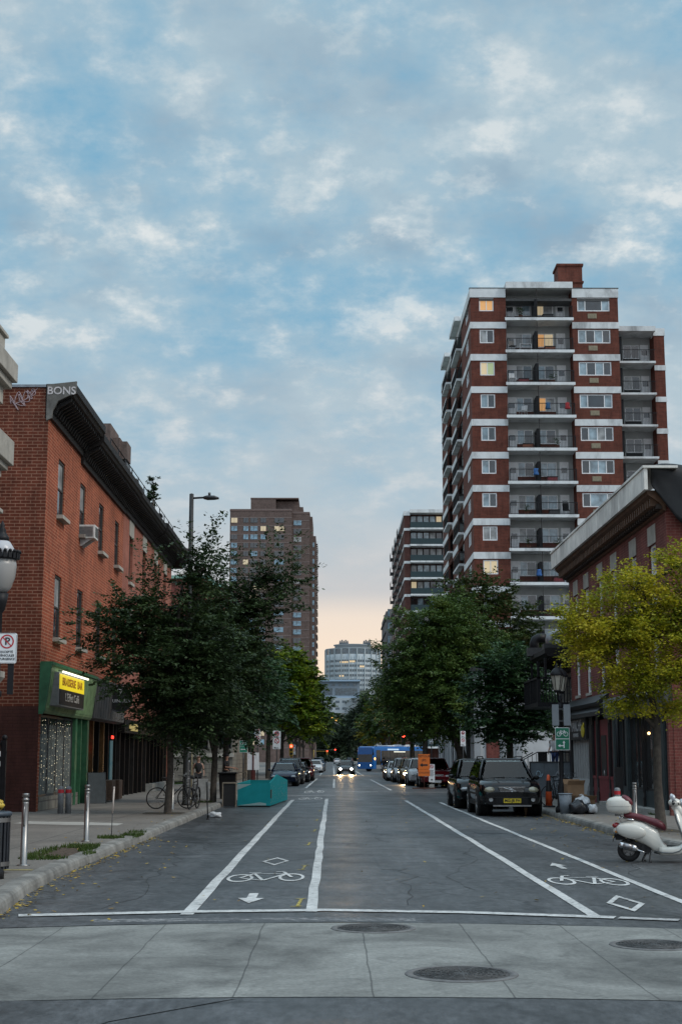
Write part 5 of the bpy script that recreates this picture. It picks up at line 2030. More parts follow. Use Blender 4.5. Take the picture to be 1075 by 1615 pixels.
for i, (x, k, col, lab, cat) in enumerate([(17.6, 3, (0.02, 0.07, 0.15), 'blue cloth bundle on the fourth balcony down', 'cloth'), (19.2, 3, (0.25, 0.02, 0.025), 'red cloth over the rail of the fourth balcony down', 'cloth'), (16.5, 5, (0.03, 0.1, 0.26), 'blue and red towel hanging on the sixth balcony down', 'towel'), (16.55, 8, (0.03, 0.1, 0.28), 'blue towel hanging on the ninth balcony down', 'towel')]):
    mb = MB()
    z = zk[k] + 0.24
    rr = random.Random(i)
    rings = []
    for q in range(6):
        zz = z + 1.06 - 0.55 * q / 5
        rings.append([(x + (0.16 + 0.06 * q / 5) * math.cos(a * PI / 5) * (1 + rr.uniform(-0.2, 0.2)), TY - 0.49 - 0.05 * math.sin(a * PI / 5) * (1 + q * 0.2), zz) for a in range(10)])
    mb.loft(rings)
    o = build('hanging_towel', mb, M('cloth_%d' % i, col, 0.9, 0, 0.3, 5))
    tag(o, lab, cat, 'cloths on the tower balconies')

# ------------------------------------------------------------------ the second, farther tower on the right
t2 = thing('apartment_tower', 'smaller banded brick tower with solid dark balconies behind the tall one', 'building', (11.7, 237, 0.15), 0, 'apartment towers on the shop side', True)
NF2 = 14
z2 = [38.9 - 2.73 * k for k in range(NF2)]
mb = MB()
mb.box(11.7, 12.62, 237, 285, 0.15, 41.4)
mb.box(12.62, 30, 238.6, 285, 0.15, 41.4)
build('wall', mb, brick('dark_tower_brick', (0.1, 0.042, 0.034), (0.08, 0.034, 0.028), (0.09, 0.05, 0.045), 0.6, 0.2, 0.02, dirt=0.25), t2)
mb = MB()
for z in z2:
    mb.box(11.62, 12.62, 236.94, 284, z - 0.42, z)
    mb.box(12.62, 30, 236.4, 238.6, z - 0.28, z)
mb.box(11.6, 12.62, 236.9, 285, 41.0, 41.7)
mb.box(12.62, 30, 236.4, 239, 41.4, 41.95)
build_each('floor_band', mb, BAND, t2)
for i, z in enumerate(z2):
    mb = MB()
    mb.box(12.64, 30, 236.45, 236.55, z, z + 0.95)
    build('balcony_front', mb, M('dark_teal_panel', (0.012, 0.035, 0.042), 0.5, 0, 0.15), t2)
    x = 12.8
    n = 0
    while x < 20:
        m_ = WIN_RND.choice([GLASS, GLASSB, GLASSC, GLASSB])
        if (i, n) in ((0, 4), (4, 0)):
            m_ = GLASSW2
        window(t2, 'y', 238.5, -1, x, x + 0.95, z + 0.6, z + 2.25, (1,), (1,), DGREY, [m_], 0.06, fd=0.02)
        x += 1.05
        n += 1
mb = MB()
for z in z2[:10]:
    for y in (245, 255, 265, 275):
        mb.box(10.9, 11.7, y, y + 4, z, z + 0.2)
        mb.box(10.9, 10.95, y, y + 4, z + 0.2, z + 1.2)
build('side_balcony', mb, DGREY, t2)
mb = MB()
mb.box(16, 20, 255, 262, 41.4, 44.0)
build('roof_house', mb, BAND, t2)

t3 = thing('apartment_tower', 'narrow grey concrete block with small pale windows farthest on the shop side', 'building', (11.8, 330, 0.15), 0, None, True)
GC = M('dark_grey_concrete', (0.12, 0.12, 0.125), 0.85, 0, 0.15, 0.4, stain=0.3)
mb = MB()
mb.box(12.0, 13.6, 330, 360, 0.15, 34.4)
mb.box(13.6, 26, 329, 360, 0.15, 35.8)
for k in range(11):
    mb.box(13.7, 26, 328.4, 329, 2.6 + k * 3.0, 3.0 + k * 3.0)
    mb.box(11.7, 12.0, 331, 359, 2.6 + k * 3.0, 2.9 + k * 3.0)
build('wall', mb, GC, t3)
mb = MB()
mb.box(12.3, 13.3, 329.9, 329.99, 0, 0)
for k in range(11):
    for x in (12.35, 13.9, 15.4):
        z = 3.4 + k * 3.0
        window(t3, 'y', 329.98 if x < 13.6 else 328.98, -1, x, x + 0.95, z - 0.2, z + 1.5, (1, 1), (1,), DGREY, [GLASSB, GLASSC] if (k + int(x)) % 3 else [GLASSB], 0.06, fd=0.03)

# ------------------------------------------------------------------ the brown tower on the left
bt = thing('apartment_tower', 'tall brown brick tower with stepped roof and many small windows', 'building', (-33.6, 470, 0), 0, None, True)
mb = MB()
mb.box(-33.6, -13.5, 470, 500, 0, 81.0)
mb.box(-13.5, -7.7, 472, 502, 0, 80.4)
mb.box(-7.7, -5.7, 478, 506, 0, 74)
mb.box(-9.0, -6.8, 475, 500, 0, 80)
mb.box(-27.0, -18.8, 472, 492, 81, 85.4)
mb.box(-18.8, -11.4, 474, 492, 80, 84.9)
mb.box(-11.4, -9.9, 476, 492, 80, 83.4)
build('wall', mb, BRB, bt)
mb = MB()
for k in range(29):
    z = 79.6 - k * 2.75
    mb.box(-33.65, -13.45, 469.93, 470, z + 1.9, z + 2.12)
    mb.box(-13.45, -7.65, 471.93, 472, z + 1.3, z + 1.5)
build('floor_line', mb, M('brown_band', (0.19, 0.15, 0.14), 0.85), bt)
mb = MB()
mb.box(-33.7, -13.4, 469.9, 500, 81.0, 81.5)
mb.box(-27.1, -11.3, 471.9, 492, 85.4, 85.8)
mb.box(-13.4, -7.6, 471.9, 500, 80.4, 80.9)
build_each('coping', mb, M('brown_coping', (0.13, 0.09, 0.08), 0.85), bt)
cols = [(-33.2, -31.2, 469.9), (-29.2, -27.6, 469.9), (-26.9, -24.6, 469.9), (-23.6, -21.9, 469.9), (-19.1, -16.0, 469.9), (-12.9, -10.4, 471.9)]
protos = {}
count = 0
extra = {}
for k in range(27):
    for ci, (x0, x1, yp) in enumerate(cols):
        z = 77.2 - k * 2.75 - (0.55 if ci == 5 else 0)
        if k > 0 and ci == 1 and k < 3:
            pass
        r = WIN_RND.random()
        key = 'b' if r < 0.42 else ('d' if r < 0.8 else ('c' if r < 0.92 else 'w'))
        if count >= 96:
            e = extra.setdefault(key, MB())
            e.box(x0, x1, yp, yp + 0.15, z, z + 1.55)
            continue
        m_ = {'b': glass('far_glass_blue', (0.14, 0.27, 0.36)), 'd': GLASS, 'c': GLASSC, 'w': emit('far_lit', (0.9, 0.75, 0.5), 0.3)}[key]
        pk = (ci, key)
        if pk not in protos:
            mb = MB()
            w = x1 - x0
            mb.box(0, w * 0.48, 0, 0.15, 0, 1.55)
            mb.box(w * 0.52, w, 0, 0.15, 0, 1.55)
            o = build('window', mb, m_)
            protos[pk] = o
        else:
            o = protos[pk].copy()
            COL.objects.link(o)
        o.parent = bt
        o.location = (x0 - OFF[bt.name][0], yp - OFF[bt.name][1], z - OFF[bt.name][2])
        count += 1
mb, idx = MB(), []
for q, (key, e) in enumerate(extra.items()):
    mb.add(e.v, e.f)
    idx += [q] * len(e.f)
FM = {'b': glass('far_glass_blue', (0.14, 0.27, 0.36)), 'd': GLASS, 'c': GLASSC, 'w': emit('far_lit', (0.9, 0.75, 0.5), 0.3)}
o = build('window', mb, [FM[k] for k in extra], bt, kind='stuff', norm=False)
o.data.polygons.foreach_set('material_index', idx)
mb = MB()
for k in range(24):
    for y in (480, 485, 490, 495, 500):
        mb.box(-5.72, -5.2, y, y + 2.5, 71.5 - k * 2.75, 71.7 - k * 2.75)
        mb.box(-5.25, -5.2, y, y + 2.5, 71.7 - k * 2.75, 72.6 - k * 2.75)
build('side_balcony', mb, M('brown_bay', (0.1, 0.07, 0.06), 0.8), bt)
mb = MB()
for k in range(24):
    mb.box(-7.3, -6.2, 477.93, 478.0, 70.3 - k * 2.75, 71.8 - k * 2.75)
build('bay_window', mb, glass('far_glass_blue', (0.14, 0.27, 0.36)), bt, kind='stuff')

# tower peeping over the left cornice
pt_ = thing('apartment_tower', 'grey brown tower top peeping over the black cornice of the brick row', 'building', (-25.1, 150, 0), 0, None, True)
mb = MB()
mb.box(-26.5, -23.4, 150, 156, 0, 36.4)
mb.box(-23.4, -22.6, 151.5, 156, 0, 35.2)
mb.box(-22.6, -21.9, 152, 155, 33.0, 34.9)
build('wall', mb, BRB, pt_)
for k in range(5):
    for x in (-25.8, -24.6):
        window(pt_, 'y', 149.98, -1, x, x + 0.9, 33.6 - 2.8 * k, 34.9 - 2.8 * k, (1,), (1,), DGREY, [GLASS], 0.06, fd=0.03)
mb = MB()
for k in range(5):
    mb.box(-22.6, -21.9, 152, 155, 31.6 - 2.8 * k, 31.9 - 2.8 * k)
    mb.box(-22.0, -21.9, 152, 155, 31.9 - 2.8 * k, 32.8 - 2.8 * k)
build('balcony', mb, DGREY, pt_)

# red brick block with the green copper parapet
cb = thing('brick_building', 'red brick block with a pale green copper parapet behind the trees', 'building', (-9.0, 120, 0.15), 0, None, True)
mb = MB()
hs = [(-20 + 2.6 * k, -18.6 + 2.6 * k, z, z + 1.9) for k in range(4) for z in (3, 6.4, 9.8)]
facade(mb, 'y', 120, -26, -9.0, 0.15, 15.6, hs, 0.2, -1)
sh = [(122 + 3.4 * k, 123.6 + 3.4 * k, z, z + 1.9) for k in range(8) for z in (3, 6.4, 9.8)]
facade(mb, 'x', -9.0, 120, 150, 0.15, 15.6, sh, 0.2, 1)
mb.quad((-26, 120, 15.4), (-9, 120, 15.4), (-9, 150, 15.4), (-26, 150, 15.4))
build('wall', mb, RDB, cb, norm=False)
for h in hs:
    window(cb, 'y', 120.15, -1, *h, (1,), (1, 1), DFRAME, [GLASS], 0.08)
for h in sh:
    window(cb, 'x', -9.15, 1, *h, (1,), (1, 1), DFRAME, [GLASS], 0.08)
mb = MB()
mb.box(-26.2, -10.4, 119.7, 150, 16.3, 16.55)
mb.prism([(-10.4, 16.3), (-10.4, 16.55), (-10.0, 16.45), (-9.7, 15.9), (-8.7, 15.8), (-8.7, 15.6), (-9.8, 15.6)], 'y', 119.7, 150)
build('copper_coping', mb, M('green_copper', (0.2, 0.36, 0.3), 0.7, 0, 0.15, 1), cb)
mb = MB()
mb.box(-26, -10.2, 120.0, 149.9, 15.6, 16.3)
build('parapet', mb, RDB, cb)
# grey stone corner block with tall windows
sb = thing('stone_building', 'grey stone corner block with tall dark windows behind the sidewalk trees', 'building', (-6.6, 99, 0.15), 0, None, True)
mb = MB()
hs = [(-15.4 + 1.55 * k, -14.55 + 1.55 * k, 2.3, 6.2) for k in range(6)]
facade(mb, 'y', 99, -16, -6.7, 0.15, 8.2, hs, 0.35, -1)
mb.quad((-6.7, 99, 0.15), (-6.7, 118, 0.15), (-6.7, 118, 8.2), (-6.7, 99, 8.2))
mb.quad((-16, 99, 8.0), (-6.7, 99, 8.0), (-6.7, 118, 8.0), (-16, 118, 8.0))
build('wall', mb, GSB, sb, norm=False)
for h in hs:
    window(sb, 'y', 99.3, -1, *h, (1,), (1, 2), DFRAME, [GLASS], 0.08)
mb = MB()
mb.box(-16.1, -6.55, 98.85, 118, 8.2, 8.6)
mb.box(-16.05, -6.6, 98.9, 99, 1.75, 2.0)
build('stone_band', mb, STONE, sb)

# ------------------------------------------------------------------ medical buildings on the hill
FARW = M('far_pale_concrete', (0.38, 0.43, 0.46), 0.8, 0, 0.08, 0.1)
FARG = glass('far_glass', (0.05, 0.085, 0.11), 0.15)
mc = thing('round_tower', 'round pale tower with window bands and rooftop plant on the hill', 'building', (13.7, 1019, 15), 0, None, True)
mb = MB()
mb.lathe([(18.9, 0), (18.9, 60.2)], (13.7, 1019, 15), 64)
mb.lathe([(18.95, 60.2), (19.15, 60.3), (19.15, 60.7), (18, 60.7)], (13.7, 1019, 15), 64)
build('wall', mb, FARW, mc)
mb = MB()
mb.lathe([(18.97, 56.6), (18.97, 60.0)], (13.7, 1019, 15), 64, cap=False)
for k in range(16):
    z = 52.6 - 3.3 * k
    mb.lathe([(18.97, z - 1.6), (18.97, z)], (13.7, 1019, 15), 64, cap=False)
build('window_band', mb, FARG, mc)
mb = MB()
for k in range(22):
    a = 2 * PI * k / 22
    mb.cbox((13.7 + 19.15 * math.cos(a), 1019 + 19.15 * math.sin(a), 15 + 30), (0.8, 0.7, 60.4), Matrix.Rotation(a, 3, 'Z'))
build('fin', mb, FARW, mc)
mb = MB()
for k in range(66):
    a = 2 * PI * k / 66
    mb.cbox((13.7 + 19.02 * math.cos(a), 1019 + 19.02 * math.sin(a), 15 + 27.5), (0.2, 0.25, 55), Matrix.Rotation(a, 3, 'Z'))
build('mullion', mb, FARW, mc)
mb = MB()
mb.lathe([(12.5, 60), (12.5, 63.2), (13.4, 63.3), (13.4, 63.8), (0.5, 64)], (13.7, 1019, 15), 40)
build('roof_deck', mb, M('far_grey', (0.3, 0.32, 0.33), 0.8, 0, 0.1), mc)
for cx, n in ((4.5, 5), (21, 4)):
    mb = MB()
    for k in range(n):
        mb.box(cx + k * 1.25, cx + 0.95 + k * 1.25, 1010, 1014, 78.5, 81.2 + (k % 2) * 0.6)
    mb.box(cx - 0.3, cx + 1.25 * n, 1010.5, 1013, 78.5, 80)
    build('roof_plant', mb, M('far_dark', (0.1, 0.12, 0.14), 0.8), mc)
for a0, a1, z in ((-2.06, -1.75, 51), (-1.72, -1.5, 51.4), (-1.33, -1.15, 48), (-2.1, -1.9, 41.6)):
    mb = MB()
    n = 6
    vs = []
    for q in range(n + 1):
        a = a0 + (a1 - a0) * q / n
        vs += [(13.7 + 18.99 * math.cos(a), 1019 + 18.99 * math.sin(a), 15 + z - 0.7), (13.7 + 18.99 * math.cos(a), 1019 + 18.99 * math.sin(a), 15 + z + 0.5)]
    mb.add(vs, [(2 * q, 2 * q + 2, 2 * q + 3, 2 * q + 1) for q in range(n)])
    build('lit_window', mb, emit('far_warm_window', (1.0, 0.72, 0.4), 0.55), mc)

hw = thing('hospital_wing', 'white stepped hospital block with a strip of orange lit windows', 'building', (3, 700, 0), 0, None, True)
mb = MB()
mb.box(-5.8, 12.6, 700, 720, 0, 29.6)
mb.box(12.6, 15, 703, 720, 0, 27)
build('wall', mb, FARW, hw)
mb = MB()
mb.box(-6.5, 12.8, 701, 720, 29.6, 38.0)
build('upper_wall', mb, M('far_blue_grey', (0.2, 0.25, 0.3), 0.7, 0, 0.1, 0.2), hw)
mb = MB()
mb.box(-7, 13.0, 699.5, 720, 37.4, 38.2)
mb.box(-6.5, 12.8, 700.2, 701, 29.6, 30.3)
build('coping', mb, M('far_blue_trim', (0.3, 0.42, 0.55), 0.6), hw)
mb = MB()
mb.box(-4.8, -0.3, 700.9, 701, 31.0, 34.2)
mb.box(1.0, 11.5, 700.9, 701, 31.0, 34.2)
for k in range(5):
    mb.box(-4 + k * 3.4, -2.6 + k * 3.4, 700.9, 701, 35.4, 36.3)
build('window_band', mb, FARG, hw)
for k in range(4):
    for z in (27.2, 24.0):
        x = -2 + k * 3.2 + (1.8 if k == 3 else 0)
        mb = MB()
        mb.box(x, x + 1.9, 699.9, 700, z, z + 1.1)
        build('window', mb, FARG, hw)
mb = MB()
mb.box(-4.5, 5.0, 690, 700, 0, 21.4)
mb.box(-5.0, 5.5, 689.6, 700, 21.4, 22.2)
build('entrance_block', mb, M('far_tan', (0.23, 0.22, 0.22), 0.8, 0, 0.1, 0.3), hw)
for x0, x1 in ((-2.0, 0.6), (1.0, 3.6)):
    mb = MB()
    mb.box(x0, x1, 689.9, 690, 18.4, 20.2)
    build('lit_window', mb, emit('orange_window', (1.0, 0.5, 0.1), 1.1), hw)
mb = MB()
mb.box(-2, 3.6, 689.9, 690, 14.4, 16.4)
build('window', mb, FARG, hw)
fw_ = thing('pale_block', 'small pale block with window rows just beyond the round tower', 'building', (35, 1060, 20), 0, None, True)
mb = MB()
mb.box(33, 42, 1060, 1080, 0, 65)
build('wall', mb, FARW, fw_)
for k in range(9):
    mb = MB()
    mb.box(33.4, 41.5, 1059.9, 1060, 62 - 3.6 * k, 63.6 - 3.6 * k)
    build('window_band', mb, FARG, fw_)
fw2 = thing('pale_block', 'white house with green roof among the hillside trees', 'building', (22, 600, 20), 0, None, True)
mb = MB()
mb.box(15.0, 26, 600, 612, 0, 29)
build('wall', mb, M('far_white', (0.55, 0.58, 0.6), 0.8, 0, 0.05), fw2)
mb = MB()
for k in range(3):
    mb.box(15.8 + k * 2.2, 16.9 + k * 2.2, 599.9, 600, 25.5, 27.2)
build('window', mb, FARG, fw2)
mb = MB()
mb.box(14.6, 26.4, 599.5, 612.5, 20.5, 22.8)
build('green_awning', mb, M('far_green', (0.12, 0.3, 0.26), 0.6), fw2)


# ------------------------------------------------------------------ trees
def leaf_mesh(name, P, U, N, ln, wd, mat, parent):
    """kite-shaped leaves: centres P, long axes U, normals N, lengths ln, widths wd"""
    n = len(P)
    U = U / np.linalg.norm(U, axis=1, keepdims=True)
    Vv = np.cross(N, U)
    Vv = Vv / (np.linalg.norm(Vv, axis=1, keepdims=True) + 1e-9)
    ln = ln[:, None]
    wd = wd[:, None]
    co = np.empty((n, 4, 3), dtype=np.float32)
    co[:, 0] = P - U * ln * 0.5
    co[:, 1] = P + Vv * wd * 0.5 - U * ln * 0.05
    co[:, 2] = P + U * ln * 0.5
    co[:, 3] = P - Vv * wd * 0.5 - U * ln * 0.05
    me = bpy.data.meshes.new(name)
    me.vertices.add(n * 4)
    me.vertices.foreach_set('co', co.ravel())
    me.loops.add(n * 4)
    me.loops.foreach_set('vertex_index', np.arange(n * 4, dtype=np.int32))
    me.polygons.add(n)
    me.polygons.foreach_set('loop_start', np.arange(0, n * 4, 4, dtype=np.int32))
    me.polygons.foreach_set('loop_total', np.full(n, 4, dtype=np.int32))
    me.update(calc_edges=True)
    me.validate()
    me.materials.append(mat)
    o = bpy.data.objects.new(name, me)
    COL.objects.link(o)
    o.parent = parent
    return o


def tree(name, label, loc, trunk, lobes, ntwig, nleaf, lsize, mat, seed, group='street trees', twig=0.55, flat=0.35, fill=0.45, droop=0.15, limb_r=0.06, shoots=0, bark=None):
    """trunk: [(x,y,z,r)] in the tree's own space; lobes: [(cx,cy,cz,rx,ry,rz)] whose volumes the twigs fill"""
    rg = np.random.default_rng(seed)
    root = thing(name, label, 'tree', loc, 0, group)
    bark = bark or BARK
    mb = MB()
    tp = [Vector(p[:3]) for p in trunk]
    mb.tube([tp[0] - Vector((0, 0, 0.05))] + tp, [trunk[0][3] * 1.45] + [p[3] for p in trunk], 10)
    vol = np.array([l[3] * l[4] * l[5] for l in lobes])
    vol = vol ** 0.8 / (vol ** 0.8).sum()
    heads, dirs = [], []
    tl = len(tp)
    for li, (cx, cy, cz, rx, ry, rz) in enumerate(lobes):
        c = Vector((cx, cy, cz))
        # the trunk point this limb leaves from
        k = min(range(tl), key=lambda i: (tp[i] - c).length + max(0, tp[i].z - (cz - 0.4 * rz)) * 3 + (8 if i == 0 else 0))
        s = tp[k]
        mid = s.lerp(c, 0.5) + Vector((rg.uniform(-.15, .15), rg.uniform(-.15, .15), 0.12 * (c - s).length * 0.5))
        r0 = min(trunk[k][3] * 0.75, limb_r * 1.5)
        mb.tube([s, mid, c], [r0, limb_r * 0.8, limb_r * 0.45], 6)
        nt = int(ntwig * vol[li])
        d = rg.normal(size=(nt, 3))
        d /= np.linalg.norm(d, axis=1, keepdims=True)
        rad = rg.uniform(0, 1, nt) ** fill
        lump = 1.0 + 0.22 * np.sin(d[:, 0] * 5.1 + seed) * np.sin(d[:, 1] * 4.3 + li) + 0.15 * np.sin(d[:, 2] * 7 + seed * 2)
        h = np.array([cx, cy, cz]) + d * (rad * lump)[:, None] * np.array([rx, ry, rz])
        heads.append(h)
        dirs.append(d)
        nb = max(3, min(26, nt // 14))
        for q in range(nb):
            e = Vector(h[q % nt])
            a = s.lerp(c, rg.uniform(0.25, 0.95))
            m = a.lerp(e, 0.5) + Vector((rg.uniform(-.1, .1), rg.uniform(-.1, .1), rg.uniform(0, .2)))
            mb.tube([a, m, e], [limb_r * 0.4, limb_r * 0.24, limb_r * 0.08], 4)
    build('trunk', mb, bark, root)
    H = np.concatenate(heads)
    D = np.concatenate(dirs)
    nt = len(H)
    nleaf, lsize = int(nleaf * 1.25), lsize * 1.28
    # twig directions: outwards, a little up, then drooping
    T = D * np.array([1, 1, 0.55]) + rg.normal(size=(nt, 3)) * 0.55 + np.array([0, 0, 0.12])
    T /= np.linalg.norm(T, axis=1, keepdims=True)
    L = twig * rg.uniform(0.5, 1.35, nt)
    if shoots:
        top = np.argsort(-H[:, 2])[:shoots * 3]
        pick = rg.choice(top, min(shoots, len(top)), replace=False)
        T[pick] = np.array([0, 0, 1.0]) + rg.normal(size=(len(pick), 3)) * 0.28
        T[pick] /= np.linalg.norm(T[pick], axis=1, keepdims=True)
        L[pick] = twig * rg.uniform(1.8, 3.2, len(pick))
    idx = np.repeat(np.arange(nt), nleaf)
    n = len(idx)
    t = rg.uniform(0, 1, n)
    P = H[idx] + T[idx] * (L[idx] * t)[:, None]
    P[:, 2] -= droop * (t * L[idx]) ** 2
    side = np.cross(T[idx], np.array([0, 0, 1.0]))
    side /= np.linalg.norm(side, axis=1, keepdims=True) + 1e-6
    sg = rg.choice([-1.0, 1.0], n)
    spread = twig * 0.32
    jj = 0.045 if flat < 0.4 else 0.09
    P += side * (sg * rg.uniform(0.05, 1, n) * spread)[:, None] + rg.normal(size=(n, 3)) * np.array([jj, jj, jj * flat + 0.012])
    U = side * sg[:, None] + T[idx] * 0.7 + rg.normal(size=(n, 3)) * 0.35
    U[:, 2] -= 0.25
    nn = 0.28 if flat < 0.4 else 0.5
    N = np.array([0, 0, 1.0]) + rg.normal(size=(n, 3)) * np.array([nn, nn, 0.3])
    N -= U * ((N * U).sum(1) / (U * U).sum(1))[:, None]
    N /= np.linalg.norm(N, axis=1, keepdims=True)
    ln = lsize * rg.uniform(0.65, 1.3, n)
    leaf_mesh('crown', P, U, N, ln, ln * rg.uniform(0.5, 0.75, n), mat, root)
    return root


DKG = leafmat('leaf_dark_green', [(0.012, 0.026, 0.011), (0.027, 0.05, 0.019), (0.046, 0.078, 0.027), (0.08, 0.12, 0.04)], 0.25)
MDG = leafmat('leaf_mid_green', [(0.02, 0.045, 0.01), (0.046, 0.088, 0.02), (0.082, 0.135, 0.026), (0.135, 0.175, 0.036)], 0.25)
BLG = leafmat('leaf_cool_green', [(0.012, 0.035, 0.015), (0.024, 0.062, 0.025), (0.045, 0.1, 0.036), (0.07, 0.13, 0.045)], 0.25)
YLG = leafmat('leaf_yellow_green', [(0.055, 0.095, 0.01), (0.19, 0.225, 0.016), (0.44, 0.4, 0.025), (0.64, 0.5, 0.05)], 0.4)
LMG = leafmat('leaf_lime', [(0.03, 0.07, 0.008), (0.075, 0.14, 0.01), (0.17, 0.24, 0.014), (0.34, 0.36, 0.02)], 0.35)
RSG = leafmat('leaf_rusty_green', [(0.02, 0.04, 0.012), (0.04, 0.072, 0.018), (0.06, 0.09, 0.022), (0.13, 0.085, 0.03)], 0.25)
OCH = leafmat('leaf_ochre', [(0.07, 0.08, 0.012), (0.19, 0.17, 0.015), (0.34, 0.26, 0.02)], 0.3)
FAR = leafmat('leaf_far', [(0.018, 0.034, 0.02), (0.034, 0.056, 0.03), (0.055, 0.08, 0.036)], 0.2)

tree('street_tree', 'dark feathery street tree nearest on the brick row pavement with bare straight trunk', (-4.75, 42.85, 0.15),
     [(0, 0, 0, 0.115), (0.06, 0, 1.2, 0.092), (0.01, 0.05, 2.6, 0.085), (0.1, 0, 3.8, 0.075), (0.15, 0, 5.2, 0.06), (0.3, 0, 6.6, 0.035)],
     [(-1.2, 0, 5.3, 1.25, 1.4, 0.85), (0.5, 0.2, 5.0, 1.3, 1.5, 0.9), (-0.3, -0.6, 4.2, 1.7, 1.4, 0.8), (1.1, 0, 4.1, 1.1, 1.4, 0.75), (-0.25, 0.4, 3.2, 0.95, 1.2, 0.6), (0.9, -0.2, 3.0, 1.3, 1.3, 0.75), (0.8, 0.3, 6.3, 0.75, 0.9, 0.7), (-0.6, 0.3, 6.0, 0.7, 0.8, 0.55), (0.2, 0, 2.5, 0.9, 0.9, 0.5), (0.95, 0, 7.1, 0.5, 0.6, 0.6)],
     1150, 46, 0.088, DKG, 3, twig=0.75, flat=0.3, droop=0.12, shoots=46)
tree('street_tree', 'broad dark street tree behind the first one leaning out over the parking lane', (-4.3, 53.4, 0.15),
     [(0, 0, 0, 0.125), (0.04, 0, 1.6, 0.1), (0.1, 0, 3.2, 0.09), (0.4, 0, 5.0, 0.07), (0.9, 0, 6.6, 0.05), (1.4, 0, 8.0, 0.03)],
     [(-0.3, 0, 6.0, 1.6, 1.7, 1.0), (0.7, 0.1, 5.6, 1.2, 1.5, 1.0), (0.0, -0.4, 4.4, 1.6, 1.6, 0.9), (1.7, 0, 7.2, 1.0, 1.1, 0.6), (2.5, 0, 8.1, 0.8, 0.8, 0.45), (0.4, 0, 3.2, 1.3, 1.3, 0.8), (-1.2, 0, 4.2, 1.1, 1.3, 0.8), (0.2, 0, 7.3, 1.0, 1.1, 0.6), (-0.6, 0, 2.8, 1.0, 1.0, 0.6)],
     1300, 44, 0.104, DKG, 9, twig=0.95, flat=0.3, droop=0.1, shoots=30)
tree('street_tree', 'cool green street tree rising beyond the teal planter on the lawn side', (-5.2, 72, 0.15),
     [(0, 0, 0, 0.18), (0, 0, 2.2, 0.14), (0.2, 0, 4.2, 0.1), (0.3, 0, 6.0, 0.06)],
     [(-0.6, 0, 5.0, 1.9, 1.8, 1.2), (1.2, 0, 4.8, 1.8, 1.8, 1.3), (0.3, 0, 6.4, 1.6, 1.5, 1.0), (0.6, -0.3, 3.6, 2.0, 1.7, 0.9)],
     650, 32, 0.15, BLG, 12, twig=0.9)
tree('street_tree', 'bluish dark green tree over the parked navy sedan', (-4.9, 88, 0.15),
     [(0, 0, 0, 0.18), (0, 0, 2.5, 0.14), (0.2, 0, 4.6, 0.1), (0.3, 0, 6.6, 0.06)],
     [(0.0, 0, 5.2, 1.8, 2.0, 1.4), (0.7, 0, 5.2, 1.3, 1.7, 1.4), (0.2, 0, 6.6, 1.4, 1.5, 1.0), (-1.2, 0, 5.0, 1.6, 1.6, 1.3)],
     620, 30, 0.18, BLG, 15, twig=1.0)
tree('street_tree', 'yellow green street tree with bright lime tips at the edge of the avenue', (-4.9, 112, 0.15),
     [(0, 0, 0, 0.2), (0, 0, 2.6, 0.16), (0.2, 0, 5.2, 0.11), (0.4, 0, 7.8, 0.06)],
     [(0.4, 0, 6.2, 2.2, 2.1, 1.6), (1.8, 0, 5.6, 1.6, 1.8, 1.5), (1.0, 0, 8.6, 1.7, 1.6, 1.4), (2.2, 0, 7.4, 1.3, 1.4, 1.1), (-1.2, 0, 5.6, 1.8, 1.8, 1.5), (2.8, 0, 4.4, 1.1, 1.2, 0.9)],
     800, 28, 0.22, LMG, 18, twig=1.0)
tree('street_tree', 'tall lime and green tree closing the left line of the avenue', (-5.0, 145, 0.15),
     [(0, 0, 0, 0.22), (0, 0, 3, 0.17), (0.2, 0, 6, 0.12), (0.4, 0, 9, 0.06)],
     [(0.6, 0, 7, 2.5, 2.3, 2.0), (2.4, 0, 6.2, 1.6, 2.0, 1.8), (1.2, 0, 10.0, 1.9, 1.8, 1.6), (2.6, 0, 8.6, 1.2, 1.3, 1.2), (-1.2, 0, 6.5, 2, 2, 1.8), (3.4, 0, 4.6, 1.1, 1.2, 1.0)],
     800, 26, 0.27, LMG, 21, twig=1.2)
tree('street_tree', 'dark green tree beyond the lime one where the parked row shrinks', (-4.8, 190, 0.15),
     [(0, 0, 0, 0.24), (0, 0, 4, 0.18), (0.3, 0, 9, 0.08)],
     [(0.6, 0, 6.6, 3.0, 2.6, 2.2), (2.6, 0, 7.2, 2.2, 2.2, 2.2), (1.2, 0, 9.6, 2.2, 2.0, 1.6)],
     520, 26, 0.32, MDG, 24, twig=1.3)

# right side
tree('street_tree', 'yellow green honey locust over the scooter pavement', (7.25, 32.9, 0.15),
     [(0, 0, 0, 0.13), (-0.05, 0, 1.0, 0.095), (-0.02, 0, 2.2, 0.083), (-0.12, 0, 3.0, 0.07), (-0.2, 0, 4.2, 0.045), (-0.2, 0, 5.4, 0.025)],
     [(-0.75, 0, 4.25, 0.9, 0.9, 0.5), (0.6, 0, 4.7, 0.95, 0.9, 0.6), (-1.6, 0, 4.7, 0.55, 0.6, 0.42), (-0.4, 0, 5.35, 0.7, 0.7, 0.4), (1.2, 0, 3.7, 0.9, 0.9, 0.6), (-0.4, -0.1, 3.4, 0.85, 0.8, 0.38), (1.5, 0, 5.3, 0.75, 0.8, 0.45), (-1.5, 0, 4.0, 0.5, 0.6, 0.28), (-0.55, 0, 2.85, 0.5, 0.5, 0.2), (0.4, 0, 2.7, 0.45, 0.5, 0.22), (0.7, 0, 5.95, 0.45, 0.5, 0.32)],
     820, 62, 0.058, YLG, 31, twig=0.4, flat=0.5, droop=0.25, limb_r=0.04)
